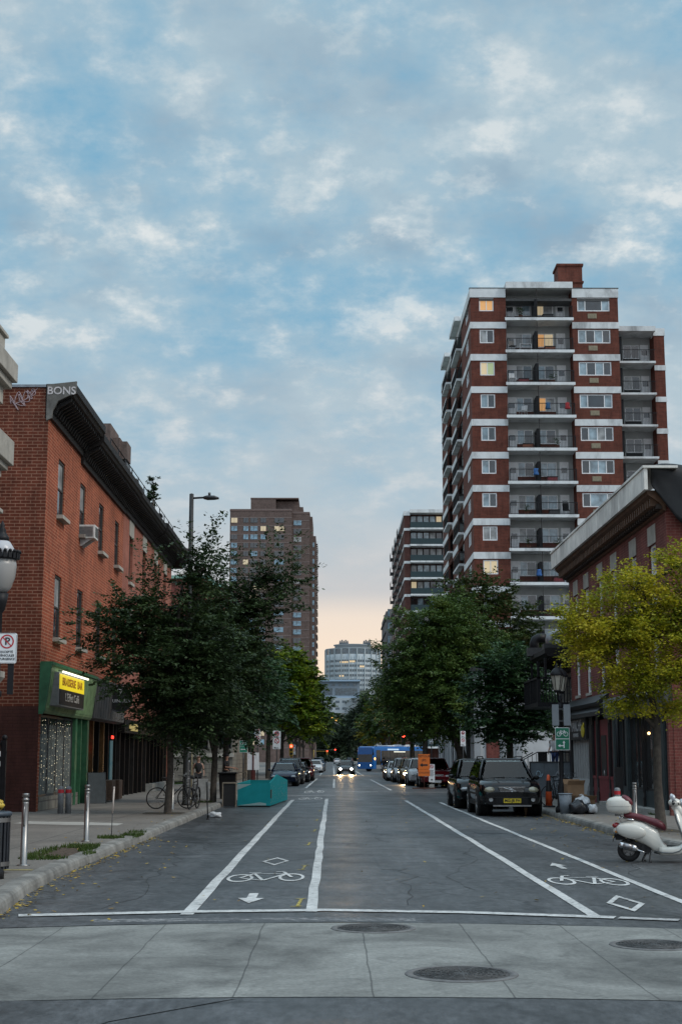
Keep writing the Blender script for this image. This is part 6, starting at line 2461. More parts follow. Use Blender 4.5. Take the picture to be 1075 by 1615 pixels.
tree('street_tree', 'small layered blue green tree over the parked black cars', (8.0, 66, 0.15),
     [(0, 0, 0, 0.2), (-0.1, 0, 1.2, 0.16), (-0.1, 0, 2.4, 0.14), (0, 0, 3.8, 0.1), (0.1, 0, 5.2, 0.05)],
     [(-0.1, 0, 5.6, 1.3, 1.2, 0.9), (-0.9, 0, 4.6, 1.2, 1.2, 0.8), (0.9, 0, 4.7, 1.1, 1.1, 0.9), (-0.7, 0, 3.2, 1.4, 1.1, 0.6), (0.8, 0, 3.4, 1.2, 1.1, 0.6), (0.1, 0, 2.6, 1.2, 1.0, 0.45)],
     820, 36, 0.12, BLG, 34, twig=0.75, flat=0.25)
tree('street_tree', 'big dense rounded green tree above the row of cars on the shop side', (7.4, 86, 0.15),
     [(0.2, 0, 0, 0.34), (0.1, 0, 1.6, 0.27), (-0.3, 0, 3.2, 0.22), (-0.8, 0, 5.4, 0.16), (-1.2, 0, 7.6, 0.1), (-1.3, 0, 9.2, 0.05)],
     [(-1.2, 0, 8.6, 2.4, 2.4, 2.2), (-2.6, 0, 6.6, 2.2, 2.3, 2.2), (0.6, 0, 7.4, 2.2, 2.3, 2.2), (-1.0, -0.5, 5.6, 2.8, 2.6, 2.0), (-3.0, 0, 4.4, 1.7, 1.8, 1.4), (1.0, 0, 5.0, 1.9, 2.0, 1.6), (-1.0, 0, 3.6, 2.6, 2.3, 1.1), (-0.4, 0, 10.0, 1.4, 1.5, 1.2)],
     1900, 46, 0.125, MDG, 37, twig=0.8, flat=0.8)
tree('street_tree', 'rusty tipped tall tree behind the dense one at the tower foot', (10.6, 100, 0.15),
     [(0, 0, 0, 0.3), (0, 0, 3, 0.22), (0, 0, 7, 0.14), (0, 0, 11, 0.06)],
     [(-0.6, 0, 12.2, 2.4, 2.3, 2.0), (1.6, 0, 10.2, 2.2, 2.2, 2.0), (-1.8, 0, 9.5, 2.2, 2.2, 2.2), (0.4, 0, 8.0, 2.8, 2.5, 2.0), (2.6, 0, 8.6, 1.6, 1.7, 1.4)],
     1150, 38, 0.155, RSG, 40, twig=1.0)
for i, (x, y, m_, s, lab) in enumerate([
        (7.6, 122, MDG, 1.0, 'mid green tree over the brown car in the right row'), (8.0, 150, RSG, 1.05, 'leafy tree beside the turning bus rear'),
        (7.4, 215, OCH, 0.95, 'ochre yellow tree just past the blue bus'), (7.8, 205, MDG, 1.1, 'green tree standing behind the bus roof'),
        (8.5, 255, MDG, 1.25, 'green tree halfway down the right side'), (8.0, 320, FAR, 1.4, 'far dusky tree on the right before the hill'),
        (-5.4, 240, FAR, 1.2, 'dusky tree beyond the red traffic light'), (-6.0, 300, FAR, 1.35, 'far dusky tree on the left of the vanishing street'),
        (7.4, 400, FAR, 1.5, 'farthest right tree where the street closes'), (-5.4, 390, FAR, 1.4, 'farthest left tree where the street closes')]):
    tree('street_tree', lab, (x, y, 0.15), [(0, 0, 0, 0.25), (0, 0, 3, 0.2), (0, 0, 7 * s, 0.08)],
         [(0, 0, 7.2 * s, 2.8 * s, 2.6 * s, 2.6 * s), (-1.6 * s, 0, 5.6 * s, 2.1 * s, 2.1 * s, 1.7 * s), (1.6 * s, 0, 5.8 * s, 2.1 * s, 2.1 * s, 1.8 * s), (0.3, 0, 9.2 * s, 1.7 * s, 1.7 * s, 1.4 * s)],
         420, 24, 0.2 + y * 0.0007, m_, 50 + i, twig=1.15)
for i, (x, y, s, lab) in enumerate([(0.5, 560, 1.9, 'dark round tree closing the middle of the street'), (9, 590, 2.0, 'dark tree below the hospital wing'), (15, 640, 2.2, 'hillside tree beside the hospital wing'), (-8, 580, 1.9, 'dark tree left of the hospital entrance'), (20, 700, 2.9, 'tall tree on the slope right of the hospital wing'), (27, 760, 3.0, 'round tree on the slope below the round tower'), (36, 840, 3.4, 'broad tree on the hill right of the round tower')]):
    z = 70 * (1 - math.cos(min(1, (y - 560) / 1100 * 1.5) * PI)) / 2 * (0.8 + 0.25 * math.sin(x * 0.006 + 1.2)) - 2
    tree('hillside_tree', lab, (x, y, max(z, -1)), [(0, 0, 0, 0.5), (0, 0, 5 * s, 0.3), (0, 0, 8 * s, 0.1)],
         [(0, 0, 7 * s, 3.6 * s, 3.2 * s, 3.0 * s), (-2 * s, 0, 5 * s, 2.4 * s, 2.4 * s, 2.6 * s), (2 * s, 0, 5 * s, 2.4 * s, 2.4 * s, 2.6 * s), (0, 0, 3 * s, 3.2 * s, 2.5 * s, 2.6 * s)],
         500, 22, 0.75, FAR, 80 + i, group='trees on the hill', twig=1.6 * s, flat=0.8)
# trees standing on the lawn behind the brick row
for i, (x, y, s, lab) in enumerate([(-10.5, 84, 1.0, 'dark lawn tree behind the banner pole'), (-14, 93, 1.1, 'dark tree at the back of the lawn')]):
    tree('lawn_tree', lab, (x, y, 0.15), [(0, 0, 0, 0.22), (0, 0, 2.6, 0.17), (0, 0, 5, 0.08)],
         [(0, 0, 5.6, 2.6, 2.4, 2.0), (1.8, 0, 4.2, 1.8, 1.8, 1.4), (-1.8, 0, 4.4, 1.8, 1.8, 1.5), (0, 0, 3.0, 2.4, 2.0, 1.0)], 480, 28, 0.17, DKG, 95 + i, group='trees on the lawn', twig=0.9)
for i, (x, y, z, lab) in enumerate([(-8.3, 66.4, 13.0, 'little potted shrub growing on the roof terrace of the brick row')]):
    tree('roof_shrub', lab, (x, y, z), [(0, 0, -0.2, 0.05), (0, 0, 0.7, 0.03), (0, 0, 1.2, 0.02)], [(0, 0, 0.7, 0.28, 0.28, 0.45), (0, 0, 1.25, 0.2, 0.2, 0.35)], 40, 22, 0.09, DKG, 130, group=None, twig=0.2)

# ------------------------------------------------------------------ cars
LAMPG = glass('lamp_glass', (0.35, 0.37, 0.38), 0.12, 0.9)
LAMPY = glass('lamp_glass_yellowed', (0.3, 0.28, 0.2), 0.2, 0.7)
TAIL = M('tail_red', (0.25, 0.01, 0.012), 0.25, 0, 0.0, coat=0.5)
PLASTIC = M('black_plastic', (0.01, 0.01, 0.011), 0.6, 0, 0.1, spec=0.25)


def clear_glass(name, tint):
    m = bpy.data.materials.new(name)
    m.use_nodes = True
    nt = m.node_tree
    nt.nodes.clear()
    L = nt.links.new
    out = node(nt, 'ShaderNodeOutputMaterial')
    tr = node(nt, 'ShaderNodeBsdfTransparent', inp={'Color': (*tint, 1)})
    gl = node(nt, 'ShaderNodeBsdfGlossy', inp={'Roughness': 0.02, 'Color': (0.9, 0.95, 0.97, 1)})
    fr = node(nt, 'ShaderNodeFresnel', inp={'IOR': 1.5})
    mx = node(nt, 'ShaderNodeMixShader')
    L(fr.outputs[0], mx.inputs[0])
    L(tr.outputs[0], mx.inputs[1])
    L(gl.outputs[0], mx.inputs[2])
    L(mx.outputs[0], out.inputs[0])
    return m


CARGL = clear_glass('car_glass', (0.22, 0.24, 0.24))
WSHIELD = clear_glass('windscreen_glass', (0.62, 0.68, 0.68))
BUSGL = glass('bus_glass', (0.012, 0.016, 0.018), 0.05, 0.4)
RIM = M('wheel_rim', (0.3, 0.31, 0.32), 0.35, 0.8, 0.05)
PLATEW = M('plate_white', (0.5, 0.5, 0.5), 0.5)
HEADON = emit('headlight_on', (1.0, 0.72, 0.4), 120.0)
FOGON = emit('fog_light_on', (0.75, 0.8, 1.0), 14.0)


def paint(name, col, metal=0.3):
    return M('car_paint_' + name, col, 0.08, metal, 0.05, 3, 0, 0.4, 0.0)


def lerp_list(tab, x):
    return float(np.interp(x, [t[0] for t in tab], [t[1] for t in tab]))


def xloft(tab, n=18, pw=2.0, zc=None):
    """tab rows: (x, z_low, z_high, half_width); superellipse cross-sections"""
    rings = []
    for x, zl, zh, w in tab:
        r = []
        for k in range(n):
            a = 2 * PI * k / n
            c, s = math.cos(a), math.sin(a)
            r.append((x, w * math.copysign(abs(c) ** (2 / pw), c), (zl + zh) / 2 + (zh - zl) / 2 * math.copysign(abs(s) ** (2 / pw), s)))
        rings.append(r)
    return rings


SPECS = {
    'sedan': dict(L=4.5, W=1.76, H=1.45, wb=2.66, r=0.315, top=[(-2.25, 0.78), (-2.15, 0.96), (-1.5, 1.0), (0.85, 0.97), (1.6, 0.84), (2.05, 0.72), (2.25, 0.55)],
                  bot=[(-2.25, 0.42), (-1.9, 0.22), (1.9, 0.2), (2.25, 0.3)], cab=(1.0, 0.3, -0.95, -1.75), gz=0.96),
    'hatch': dict(L=4.1, W=1.74, H=1.5, wb=2.55, r=0.31, top=[(-2.05, 0.85), (-1.95, 1.0), (0.85, 0.98), (1.5, 0.88), (1.9, 0.74), (2.05, 0.56)],
                  bot=[(-2.05, 0.4), (-1.75, 0.22), (1.75, 0.2), (2.05, 0.28)], cab=(1.05, 0.35, -1.45, -1.95), gz=0.97),
    'suv': dict(L=4.65, W=1.86, H=1.7, wb=2.66, r=0.36, top=[(-2.32, 0.95), (-2.25, 1.1), (0.9, 1.08), (1.75, 1.0), (2.15, 0.9), (2.32, 0.62)],
                bot=[(-2.32, 0.48), (-2.0, 0.28), (2.0, 0.26), (2.32, 0.36)], cab=(1.05, 0.35, -1.85, -2.25), gz=1.07),
    'estate': dict(L=4.8, W=1.9, H=1.72, wb=2.86, r=0.365, top=[(-2.4, 0.95), (-2.35, 1.12), (0.9, 1.11), (1.8, 1.05), (2.25, 0.97), (2.4, 0.7)],
                   bot=[(-2.4, 0.5), (-2.1, 0.3), (2.1, 0.28), (2.4, 0.36)], cab=(1.0, 0.3, -2.05, -2.32), gz=1.1),
}


def car(kind, label, loc, rz, pm, lights=False, name=None, wheel_open=True, grille_mat=None, plate=None, plate_text=None, rails=False, cladding=False, lamp=None, one_light=None, group=None, emblem=False, fog=False):
    sp = SPECS[kind]
    Lc, W, H, wb, r = sp['L'], sp['W'], sp['H'], sp['wb'], sp['r']
    hw = W / 2
    root = thing(name or {'sedan': 'parked_sedan', 'hatch': 'parked_hatchback', 'suv': 'parked_suv', 'estate': 'parked_estate'}[kind], label, 'car', loc, rz, group)
    xs = [-Lc / 2, -Lc / 2 + 0.05, -Lc / 2 + 0.16, -Lc / 2 + 0.4, -wb / 2 - 0.2, -wb / 2, -0.7, 0, 0.6, 1.0, wb / 2, wb / 2 + 0.3, Lc / 2 - 0.38, Lc / 2 - 0.18, Lc / 2 - 0.07, Lc / 2]
    rings = []
    for x in xs:
        e = (abs(x) - (Lc / 2 - 0.75)) / 0.75
        w = hw * (1.0 - 0.17 * max(0, e) ** 2.2)
        zt, zb = lerp_list(sp['top'], x), lerp_list(sp['bot'], x)
        h = zt - zb
        half = [(w * 0.80, zb), (w * 0.95, zb + 0.08 * h), (w * 0.99, zb + 0.3 * h), (w * 1.0, zb + 0.52 * h), (w * 0.985, zb + 0.72 * h), (w * 0.955, zb + 0.86 * h), (w * 0.87, zb + 0.965 * h), (w * 0.6, zt + 0.012), (w * 0.22, zt + 0.02)]
        rings.append([(x, y, z) for y, z in half] + [(x, -y, z) for y, z in reversed(half)])
    mb = MB()
    mb.loft(rings)
    build('body', mb, pm, root)
    # cabin
    xb, xt, xr, xrb = sp['cab']
    gz = sp['gz']
    wbt, wtp = hw * 0.9, hw * 0.69
    zt = H - 0.05

    def cabring(x0, x1, w, z, cr):
        pts = []
        for cx, cy, a0 in ((x1 - cr, w - cr, 0), (x0 + cr, w - cr, 90), (x0 + cr, -w + cr, 180), (x1 - cr, -w + cr, 270)):
            for k in range(4):
                a = R(a0 + 30 * k)
                pts.append((cx + cr * math.cos(a), cy + cr * math.sin(a), z))
        return pts
    mb = MB()
    mb.loft([cabring(xr, xt, wtp, zt - 0.035, 0.12), cabring(xr, xt, wtp, zt, 0.12), cabring(xr + 0.1, xt - 0.1, wtp - 0.07, H - 0.012, 0.12), cabring(xr + 0.4, xt - 0.35, wtp - 0.3, H, 0.1)])
    rf = build('roof', mb, pm, root)

    def side(u, v, s):        # u along (0 rear .. 1 front), v up
        x = (xrb + (xb - xrb) * u) * (1 - v) + (xr + (xt - xr) * u) * v
        y = (wbt * (1 - v) + wtp * v) * s
        return Vector((x, y, gz - 0.03 + (zt - gz + 0.03) * v))

    def front(u, v, rear=False):
        x = (xb * (1 - v) + xt * v) if not rear else (xrb * (1 - v) + xr * v)
        w = (wbt * (1 - v) + wtp * v) - 0.1
        return Vector((x, w * u, gz - 0.03 + (zt - gz + 0.03) * v))
    mb = MB()
    for s in (1, -1):
        for us in ((0.99, 0.97), (0.01, 0.03), (0.48, 0.48)) + (((0.275, 0.28),) if kind in ('suv', 'estate') else ()):
            mb.tube([side(us[0], 0.0, s) - Vector((0, 0.03 * s, 0)), side(us[1], 0.97, s) - Vector((0, 0.03 * s, 0))], [0.05, 0.042] if us[0] != 0.48 else [0.04, 0.036], 6)
    build('pillar', mb, pm, root)
    mb = MB()
    for yy in (wbt * 0.45, -wbt * 0.45):
        for xx in (0.0, -0.95):
            mb.loft(xloft([(xx - 0.06, gz - 0.1, gz + 0.22, 0.2), (xx + 0.06, gz - 0.1, gz + 0.2, 0.21)], 10, 4))
            mb.loft(xloft([(xx - 0.06, gz + 0.22, gz + 0.4, 0.12), (xx + 0.03, gz + 0.22, gz + 0.4, 0.12)], 10, 3))
    build('seat', mb, M('seat_cloth', (0.03, 0.03, 0.03), 0.9), root)
    mb = MB()
    mb.prism([(xb + 0.02, gz - 0.05), (xb - 0.32, gz + 0.05), (xb - 0.42, gz - 0.05)], 'y', -wbt * 0.85, wbt * 0.85)
    mb.torus((xb - 0.5, wbt * 0.45, gz + 0.05), 0.18, 0.014, 'x', 18, 5)
    build('dashboard', mb, PLASTIC, root)
    mb = MB()
    mb.slabquad(front(0.97, 0.05), front(-0.97, 0.05), front(-0.95, 0.95), front(0.95, 0.95), -0.012)
    g = build('windscreen', mb, WSHIELD, root)
    mb = MB()
    a, b, c_, d = front(-0.93, 0.045), front(-0.06, 0.045), front(-0.1, 0.075), front(-0.9, 0.075)
    off = Vector((0.018, 0, 0.006))
    for (u0, u1) in ((-0.9, -0.05), (-0.02, 0.78)):
        mb.tube([front(u0, 0.05) + off, front(u1, 0.1) + off], 0.01, 5)
    build('wiper', mb, PLASTIC, g)
    mb = MB()
    mb.slabquad(front(0.95, 0.12, True), front(-0.95, 0.12, True), front(-0.93, 0.92, True), front(0.93, 0.92, True), 0.012)
    build('rear_window', mb, CARGL, root)
    for s in (1, -1):
        cuts = [(0.13, 0.46), (0.5, 0.9)] if kind in ('sedan', 'hatch') else [(0.05, 0.26), (0.29, 0.58), (0.61, 0.93)]
        for u0, u1 in cuts:
            mb = MB()
            mb.slabquad(side(u0, 0.1, s), side(u1, 0.1, s), side(u1 - 0.02, 0.88, s), side(u0 + 0.02, 0.88, s), 0.01 * -s)
            build('side_window', mb, CARGL, root)
    # wheels
    for sx in (1, -1):
        for s in (1, -1):
            cx, cy = sx * wb / 2, s * (hw - 0.1)
            mb = MB()
            mb.tube([(cx, s * (hw * 0.55), r + 0.03), (cx, s * (hw * 1.003), r + 0.03)], [r + 0.07, r + 0.07], 22)
            if cladding:
                mb.tube([(cx, s * (hw * 0.9), r + 0.03), (cx, s * (hw * 1.012), r + 0.03)], [r + 0.11, r + 0.11], 22)
            build('wheel_arch', mb, PLASTIC, root)
            wr = bpy.data.objects.new('wheel', None)
            COL.objects.link(wr)
            wr.parent = root
            wr.location = (cx, cy, r)
            mb = MB()
            n = 24
            prof = [(r * 0.66, -0.1), (r * 0.93, -0.105), (r, -0.07), (r, 0.07), (r * 0.93, 0.125), (r * 0.7, 0.125), (r * 0.62, 0.08)]
            mb.loft([[(p[0] * math.cos(2 * PI * k / n), s * p[1], p[0] * math.sin(2 * PI * k / n)) for k in range(n)] for p in prof])
            build('tyre', mb, RUBBER, wr)
            mb = MB()
            mb.torus((0, s * 0.1, 0), r * 0.63, 0.022, 'y', 24, 6)
            for k in range(6):
                a = 2 * PI * k / 6
                mb.tube([(0, s * 0.112, 0), (r * 0.62 * math.cos(a), s * 0.108, r * 0.62 * math.sin(a))], [0.035, 0.028], 6)
            mb.cyl((0, s * 0.07, 0), (0, s * 0.128, 0), 0.055, n=10)
            build('rim', mb, RIM, wr)
    # nose
    xn = Lc / 2
    zt = lerp_list(sp['top'], xn - 0.1)
    lampm = lamp or LAMPG
    for s in (1, -1):
        mb = MB()
        zc = zt - (0.06 if kind in ('sedan', 'hatch') else 0.11)
        y0 = hw * 0.66
        mb.ball((xn - 0.16, s * y0, zc), (0.17, hw * 0.21, 0.085 if kind != 'estate' else 0.11), 14, 8, Matrix.Rotation(R(-28 * s), 3, 'Z'))
        on = lights or (one_light == s)
        hl = build('headlight', mb, lampm, root)
        if on:
            mb = MB()
            mb.ball((xn + 0.0, s * (y0 - 0.04), zc), (0.03, 0.12, 0.085), 12, 8)
            build('lamp', mb, HEADON, hl)
            ld = bpy.data.lights.new('headlight_beam', 'SPOT')
            ld.energy = 1300 if lights else 450
            ld.color = (1.0, 0.62, 0.28)
            ld.spot_size = R(70)
            ld.spot_blend = 0.8
            ld.shadow_soft_size = 0.06
            lo_ = bpy.data.objects.new('headlight_beam', ld)
            COL.objects.link(lo_)
            lo_.parent = root
            lo_.location = (xn + 0.06, s * (y0 - 0.04), zc)
            lo_.rotation_euler = (0, R(-87), 0)
        mb = MB()
        mb.ball((-xn + 0.1, s * hw * 0.76, lerp_list(sp['top'], -xn + 0.1) - 0.12), (0.1, hw * 0.13, 0.13), 10, 6)
        build('tail_light', mb, TAIL, root)
        if fog or lights:
            mb = MB()
            mb.tube([(xn - 0.1, s * hw * 0.62, 0.36), (xn - 0.015, s * hw * 0.62, 0.36)], [0.06, 0.06], 12)
            build('fog_light', mb, FOGON if fog else LAMPG, root)
        mb = MB()
        p = side(0.9, 0.05, s)
        mb.ball((p.x - 0.02, p.y + s * 0.14, p.z + 0.06), (0.07, 0.1, 0.07), 10, 6)
        mb.tube([(p.x, p.y - s * 0.02, p.z), (p.x - 0.01, p.y + s * 0.1, p.z + 0.03)], 0.02, 6)
        build('mirror', mb, pm if kind != 'estate' else PLASTIC, root)
        mb = MB()
        for u in (0.48, 0.88 if kind in ('sedan', 'hatch') else 0.78):
            q = side(u, 0.0, s)
            mb.cbox((q.x - 0.1, s * hw * 0.985, gz - 0.16), (0.17, 0.035, 0.03))
        build('door_handle', mb, pm, root)
    bz0 = lerp_list(sp['bot'], xn)
    mb = MB()
    gw = hw * 0.42
    mb.prism([(-gw, zt - 0.02), (gw, zt - 0.02), (gw * 0.84, zt - 0.2), (-gw * 0.84, zt - 0.2)], 'x', xn - 0.12, xn - 0.018)
    gr = build('grille', mb, grille_mat or PLASTIC, root)
    mb = MB()
    for k in range(5):
        mb.box(xn - 0.05, xn - 0.008, -gw * (0.97 - 0.03 * k), gw * (0.97 - 0.03 * k), zt - 0.045 - 0.033 * k, zt - 0.038 - 0.033 * k)
    mb.box(xn - 0.06, xn - 0.004, -gw, gw, zt - 0.022, zt - 0.008)
    build('grille_trim', mb, CHROME, gr)
    if emblem:
        for s in (1, -1):
            mb = MB()
            mb.tube([(1.05, s * 0.42, gz + 0.015), (1.6, s * 0.4, lerp_list(sp['top'], 1.6) + 0.02), (2.22, s * 0.36, lerp_list(sp['top'], 2.22) + 0.012)], [0.02, 0.03, 0.018], 6)
            build('bonnet_crease', mb, pm, root)
        mb = MB()
        mb.box(xn + 0.02, xn + 0.058, -hw * 0.6, hw * 0.6, bz0 - 0.06, bz0 - 0.015)
        build('bumper_insert', mb, M('bumper_silver', (0.25, 0.25, 0.25), 0.4, 0.6), root)
        mb = MB()
        for s in (1, -1):
            mb.tube([(xn - 0.06, s * hw * 0.66, 0.5), (xn + 0.012, s * hw * 0.66, 0.5)], [0.065, 0.06], 14)
        build('fog_lamp', mb, LAMPG, root)
        mb = MB()
        mb.box(xn - 0.01, xn + 0.05, -hw * 0.78, hw * 0.78, zt - 0.335, zt - 0.305)
        build('bumper_strip', mb, PLASTIC, root, 0.01)
        mb = MB()
        for s in (1, -1):
            mb.box(-1.6, 1.2, s * hw * 0.99, s * hw * 1.008, 0.62, 0.68)
        build('side_moulding', mb, PLASTIC, root)
        mb = MB()
        mb.tube([(xn + 0.0, gw * 0.85, zt - 0.19), (xn + 0.0, -gw * 0.62, zt - 0.035)], [0.012, 0.012], 6)
        mb.torus((xn + 0.006, 0, zt - 0.105), 0.045, 0.009, 'x', 18, 5)
        mb.tube([(xn + 0.006, -0.035, zt - 0.07), (xn + 0.006, -0.075, zt - 0.03)], [0.009, 0.02], 6)
        build('grille_emblem', mb, CHROME, gr)
    mb = MB()
    bz = lerp_list(sp['bot'], xn)
    wbp = hw * 0.9
    mb.prism([(xn - 0.02, -wbp * 0.72), (xn + 0.045, -wbp * 0.55), (xn + 0.06, 0), (xn + 0.045, wbp * 0.55), (xn - 0.02, wbp * 0.72), (xn - 0.16, wbp * 0.97), (xn - 0.42, wbp * 1.07), (xn - 0.42, -wbp * 1.07), (xn - 0.16, -wbp * 0.97)], 'z', bz - 0.02, zt - 0.3)
    build('bumper', mb, PLASTIC if cladding else pm, root, 0.03)
    mb = MB()
    mb.box(xn + 0.03, xn + 0.064, -gw * 0.95, gw * 0.95, bz + 0.03, bz + 0.13)
    build('lower_grille', mb, PLASTIC, root)
    mb = MB()
    pz = zt - 0.41 if kind in ('estate', 'suv') else zt - 0.36
    mb.box(xn + 0.06, xn + 0.072, -0.26, 0.26, pz - 0.065, pz + 0.065)
    pl = build('license_plate', mb, plate or PLATEW, root)
    if plate_text:
        t = text_mesh('plate_lettering', plate_text, 0.115, (xn + 0.074, 0, pz), (R(90), 0, R(90)), SBLACK, pl, 0.001, bold=0.003)
    mb = MB()
    mb.prism([(-xn + 0.02, -wbp * 0.8), (-xn - 0.04, 0), (-xn + 0.02, wbp * 0.8), (-xn + 0.35, wbp * 1.07), (-xn + 0.35, -wbp * 1.07)], 'z', 0.36, 0.62)
    build('rear_bumper', mb, PLASTIC if cladding else pm, root, 0.03)
    if cladding:
        for s in (1, -1):
            mb = MB()
            mb.box(-wb / 2 + r, wb / 2 - r, s * hw * 0.96, s * hw * 1.012, 0.3, 0.44)
            build('side_sill', mb, PLASTIC, root, 0.02)
    if rails:
        mb = MB()
        for s in (1, -1):
            mb.tube([(xt - 0.25, s * (wtp - 0.04), H - 0.03), (xt - 0.32, s * (wtp - 0.04), H + 0.045), (xr + 0.3, s * (wtp - 0.04), H + 0.045), (xr + 0.2, s * (wtp - 0.04), H - 0.03)], 0.018, 6)
        build('roof_rail', mb, PLASTIC, root)
    return root


BLKP = paint('black', (0.006, 0.0065, 0.008), 0.1)
GRP_L = 'cars parked on the lawn side'
GRP_R = 'cars parked on the shop side'
car('estate', 'black estate car with roof rails and a yellow front plate, parked at the hoarding', (5.33, 46.65, 0), -90, BLKP, plate=M('plate_yellow', (0.62, 0.46, 0.02), 0.5, 0, 0.05), plate_text='MG-J8 FH', rails=True, cladding=True, lamp=LAMPY, group=GRP_R, emblem=True)
car('suv', 'black compact off-roader tucked right behind the black estate car', (5.15, 53.0, 0), -90, paint('black_two', (0.008, 0.0085, 0.01), 0.2), rails=False, group=GRP_R)
car('suv', 'dark red off-roader parked first beyond the orange detour sign', (5.95, 87.4, 0), -90, paint('dark_red', (0.11, 0.008, 0.012)), group=GRP_R, grille_mat=CHROME)
car('suv', 'white off-roader half hidden behind the dark red one', (5.55, 93.2, 0), -90, paint('white', (0.5, 0.52, 0.54), 0.0), group=GRP_R)
car('suv', 'bronze car with one glaring headlight in the right row', (5.3, 99.0, 0), -90, paint('bronze', (0.13, 0.09, 0.05)), one_light=-1, group=GRP_R)
car('suv', 'silver car between the bronze and the white sedan', (5.1, 105.2, 0), -90, paint('silver', (0.3, 0.3, 0.31), 0.6), group=GRP_R)
car('sedan', 'small white sedan at the far end of the right parked row', (4.85, 111.5, 0), -90, paint('white', (0.5, 0.52, 0.54), 0.0), group=GRP_R)
car('hatch', 'dark hatchback last in the right row before the bus', (4.95, 118.0, 0), -90, BLKP, group=GRP_R)
NAVY = paint('navy', (0.008, 0.014, 0.035), 0.3)
car('sedan', 'navy sedan with pale headlights parked first behind the teal planter', (-3.0, 92.2, 0), -90, NAVY, group=GRP_L)
car('suv', 'charcoal off-roader parked behind the navy sedan', (-2.85, 98.6, 0), -90, paint('charcoal', (0.03, 0.034, 0.038)), group=GRP_L)
car('sedan', 'black sedan third in the left parked row', (-2.55, 105.6, 0), -90, BLKP, group=GRP_L)
car('suv', 'maroon off-roader fourth in the left parked row', (-2.35, 112.2, 0), -90, paint('maroon', (0.08, 0.016, 0.02)), group=GRP_L)
car('sedan', 'white sedan parked alone beyond the crossing on the left', (-2.05, 168, 0), -90, paint('white', (0.5, 0.52, 0.54), 0.0), group=GRP_L)
car('sedan', 'silver sedan behind the white sedan on the left', (-2.0, 176, 0), -90, paint('silver', (0.3, 0.3, 0.31), 0.6), group=GRP_L)
car('hatch', 'blue hatchback behind the silver sedan on the left', (-1.9, 184, 0), -90, paint('blue', (0.02, 0.06, 0.12)), group=GRP_L)
car('suv', 'dark off-roader behind the blue hatchback on the left', (-1.9, 193, 0), -90, paint('charcoal', (0.03, 0.034, 0.038)), group=GRP_L)
car('sedan', 'dark sedan farthest in the left parked row', (-1.9, 203, 0), -90, NAVY, group=GRP_L)
car('sedan', 'oncoming dark sedan with both headlights glowing in the middle of the street', (1.3, 150.3, 0), -90, paint('gunmetal', (0.05, 0.052, 0.055), 0.5), lights=True, fog=True, name='oncoming_sedan')
car('sedan', 'white car far down the street below the red light', (1.1, 390, 0), 90, paint('white', (0.5, 0.52, 0.54), 0.0), name='distant_sedan')
car('suv', 'dark van far down the street beside the white car', (4.2, 370, 0), 90, BLKP, name='distant_van')
car('sedan', 'dark car far down the street in front of the ochre tree', (6.2, 300, 0), -90, BLKP, name='distant_sedan')

# ------------------------------------------------------------------ the turning bus
BUSB = paint('bus_blue', (0.008, 0.1, 0.32), 0.0)
BUSW = M('bus_white', (0.6, 0.62, 0.63), 0.35, 0, 0.04)
t = thing('city_bus', 'blue and white city bus turning out of the side street', 'bus', (7.5, 186.9, 0), 234)
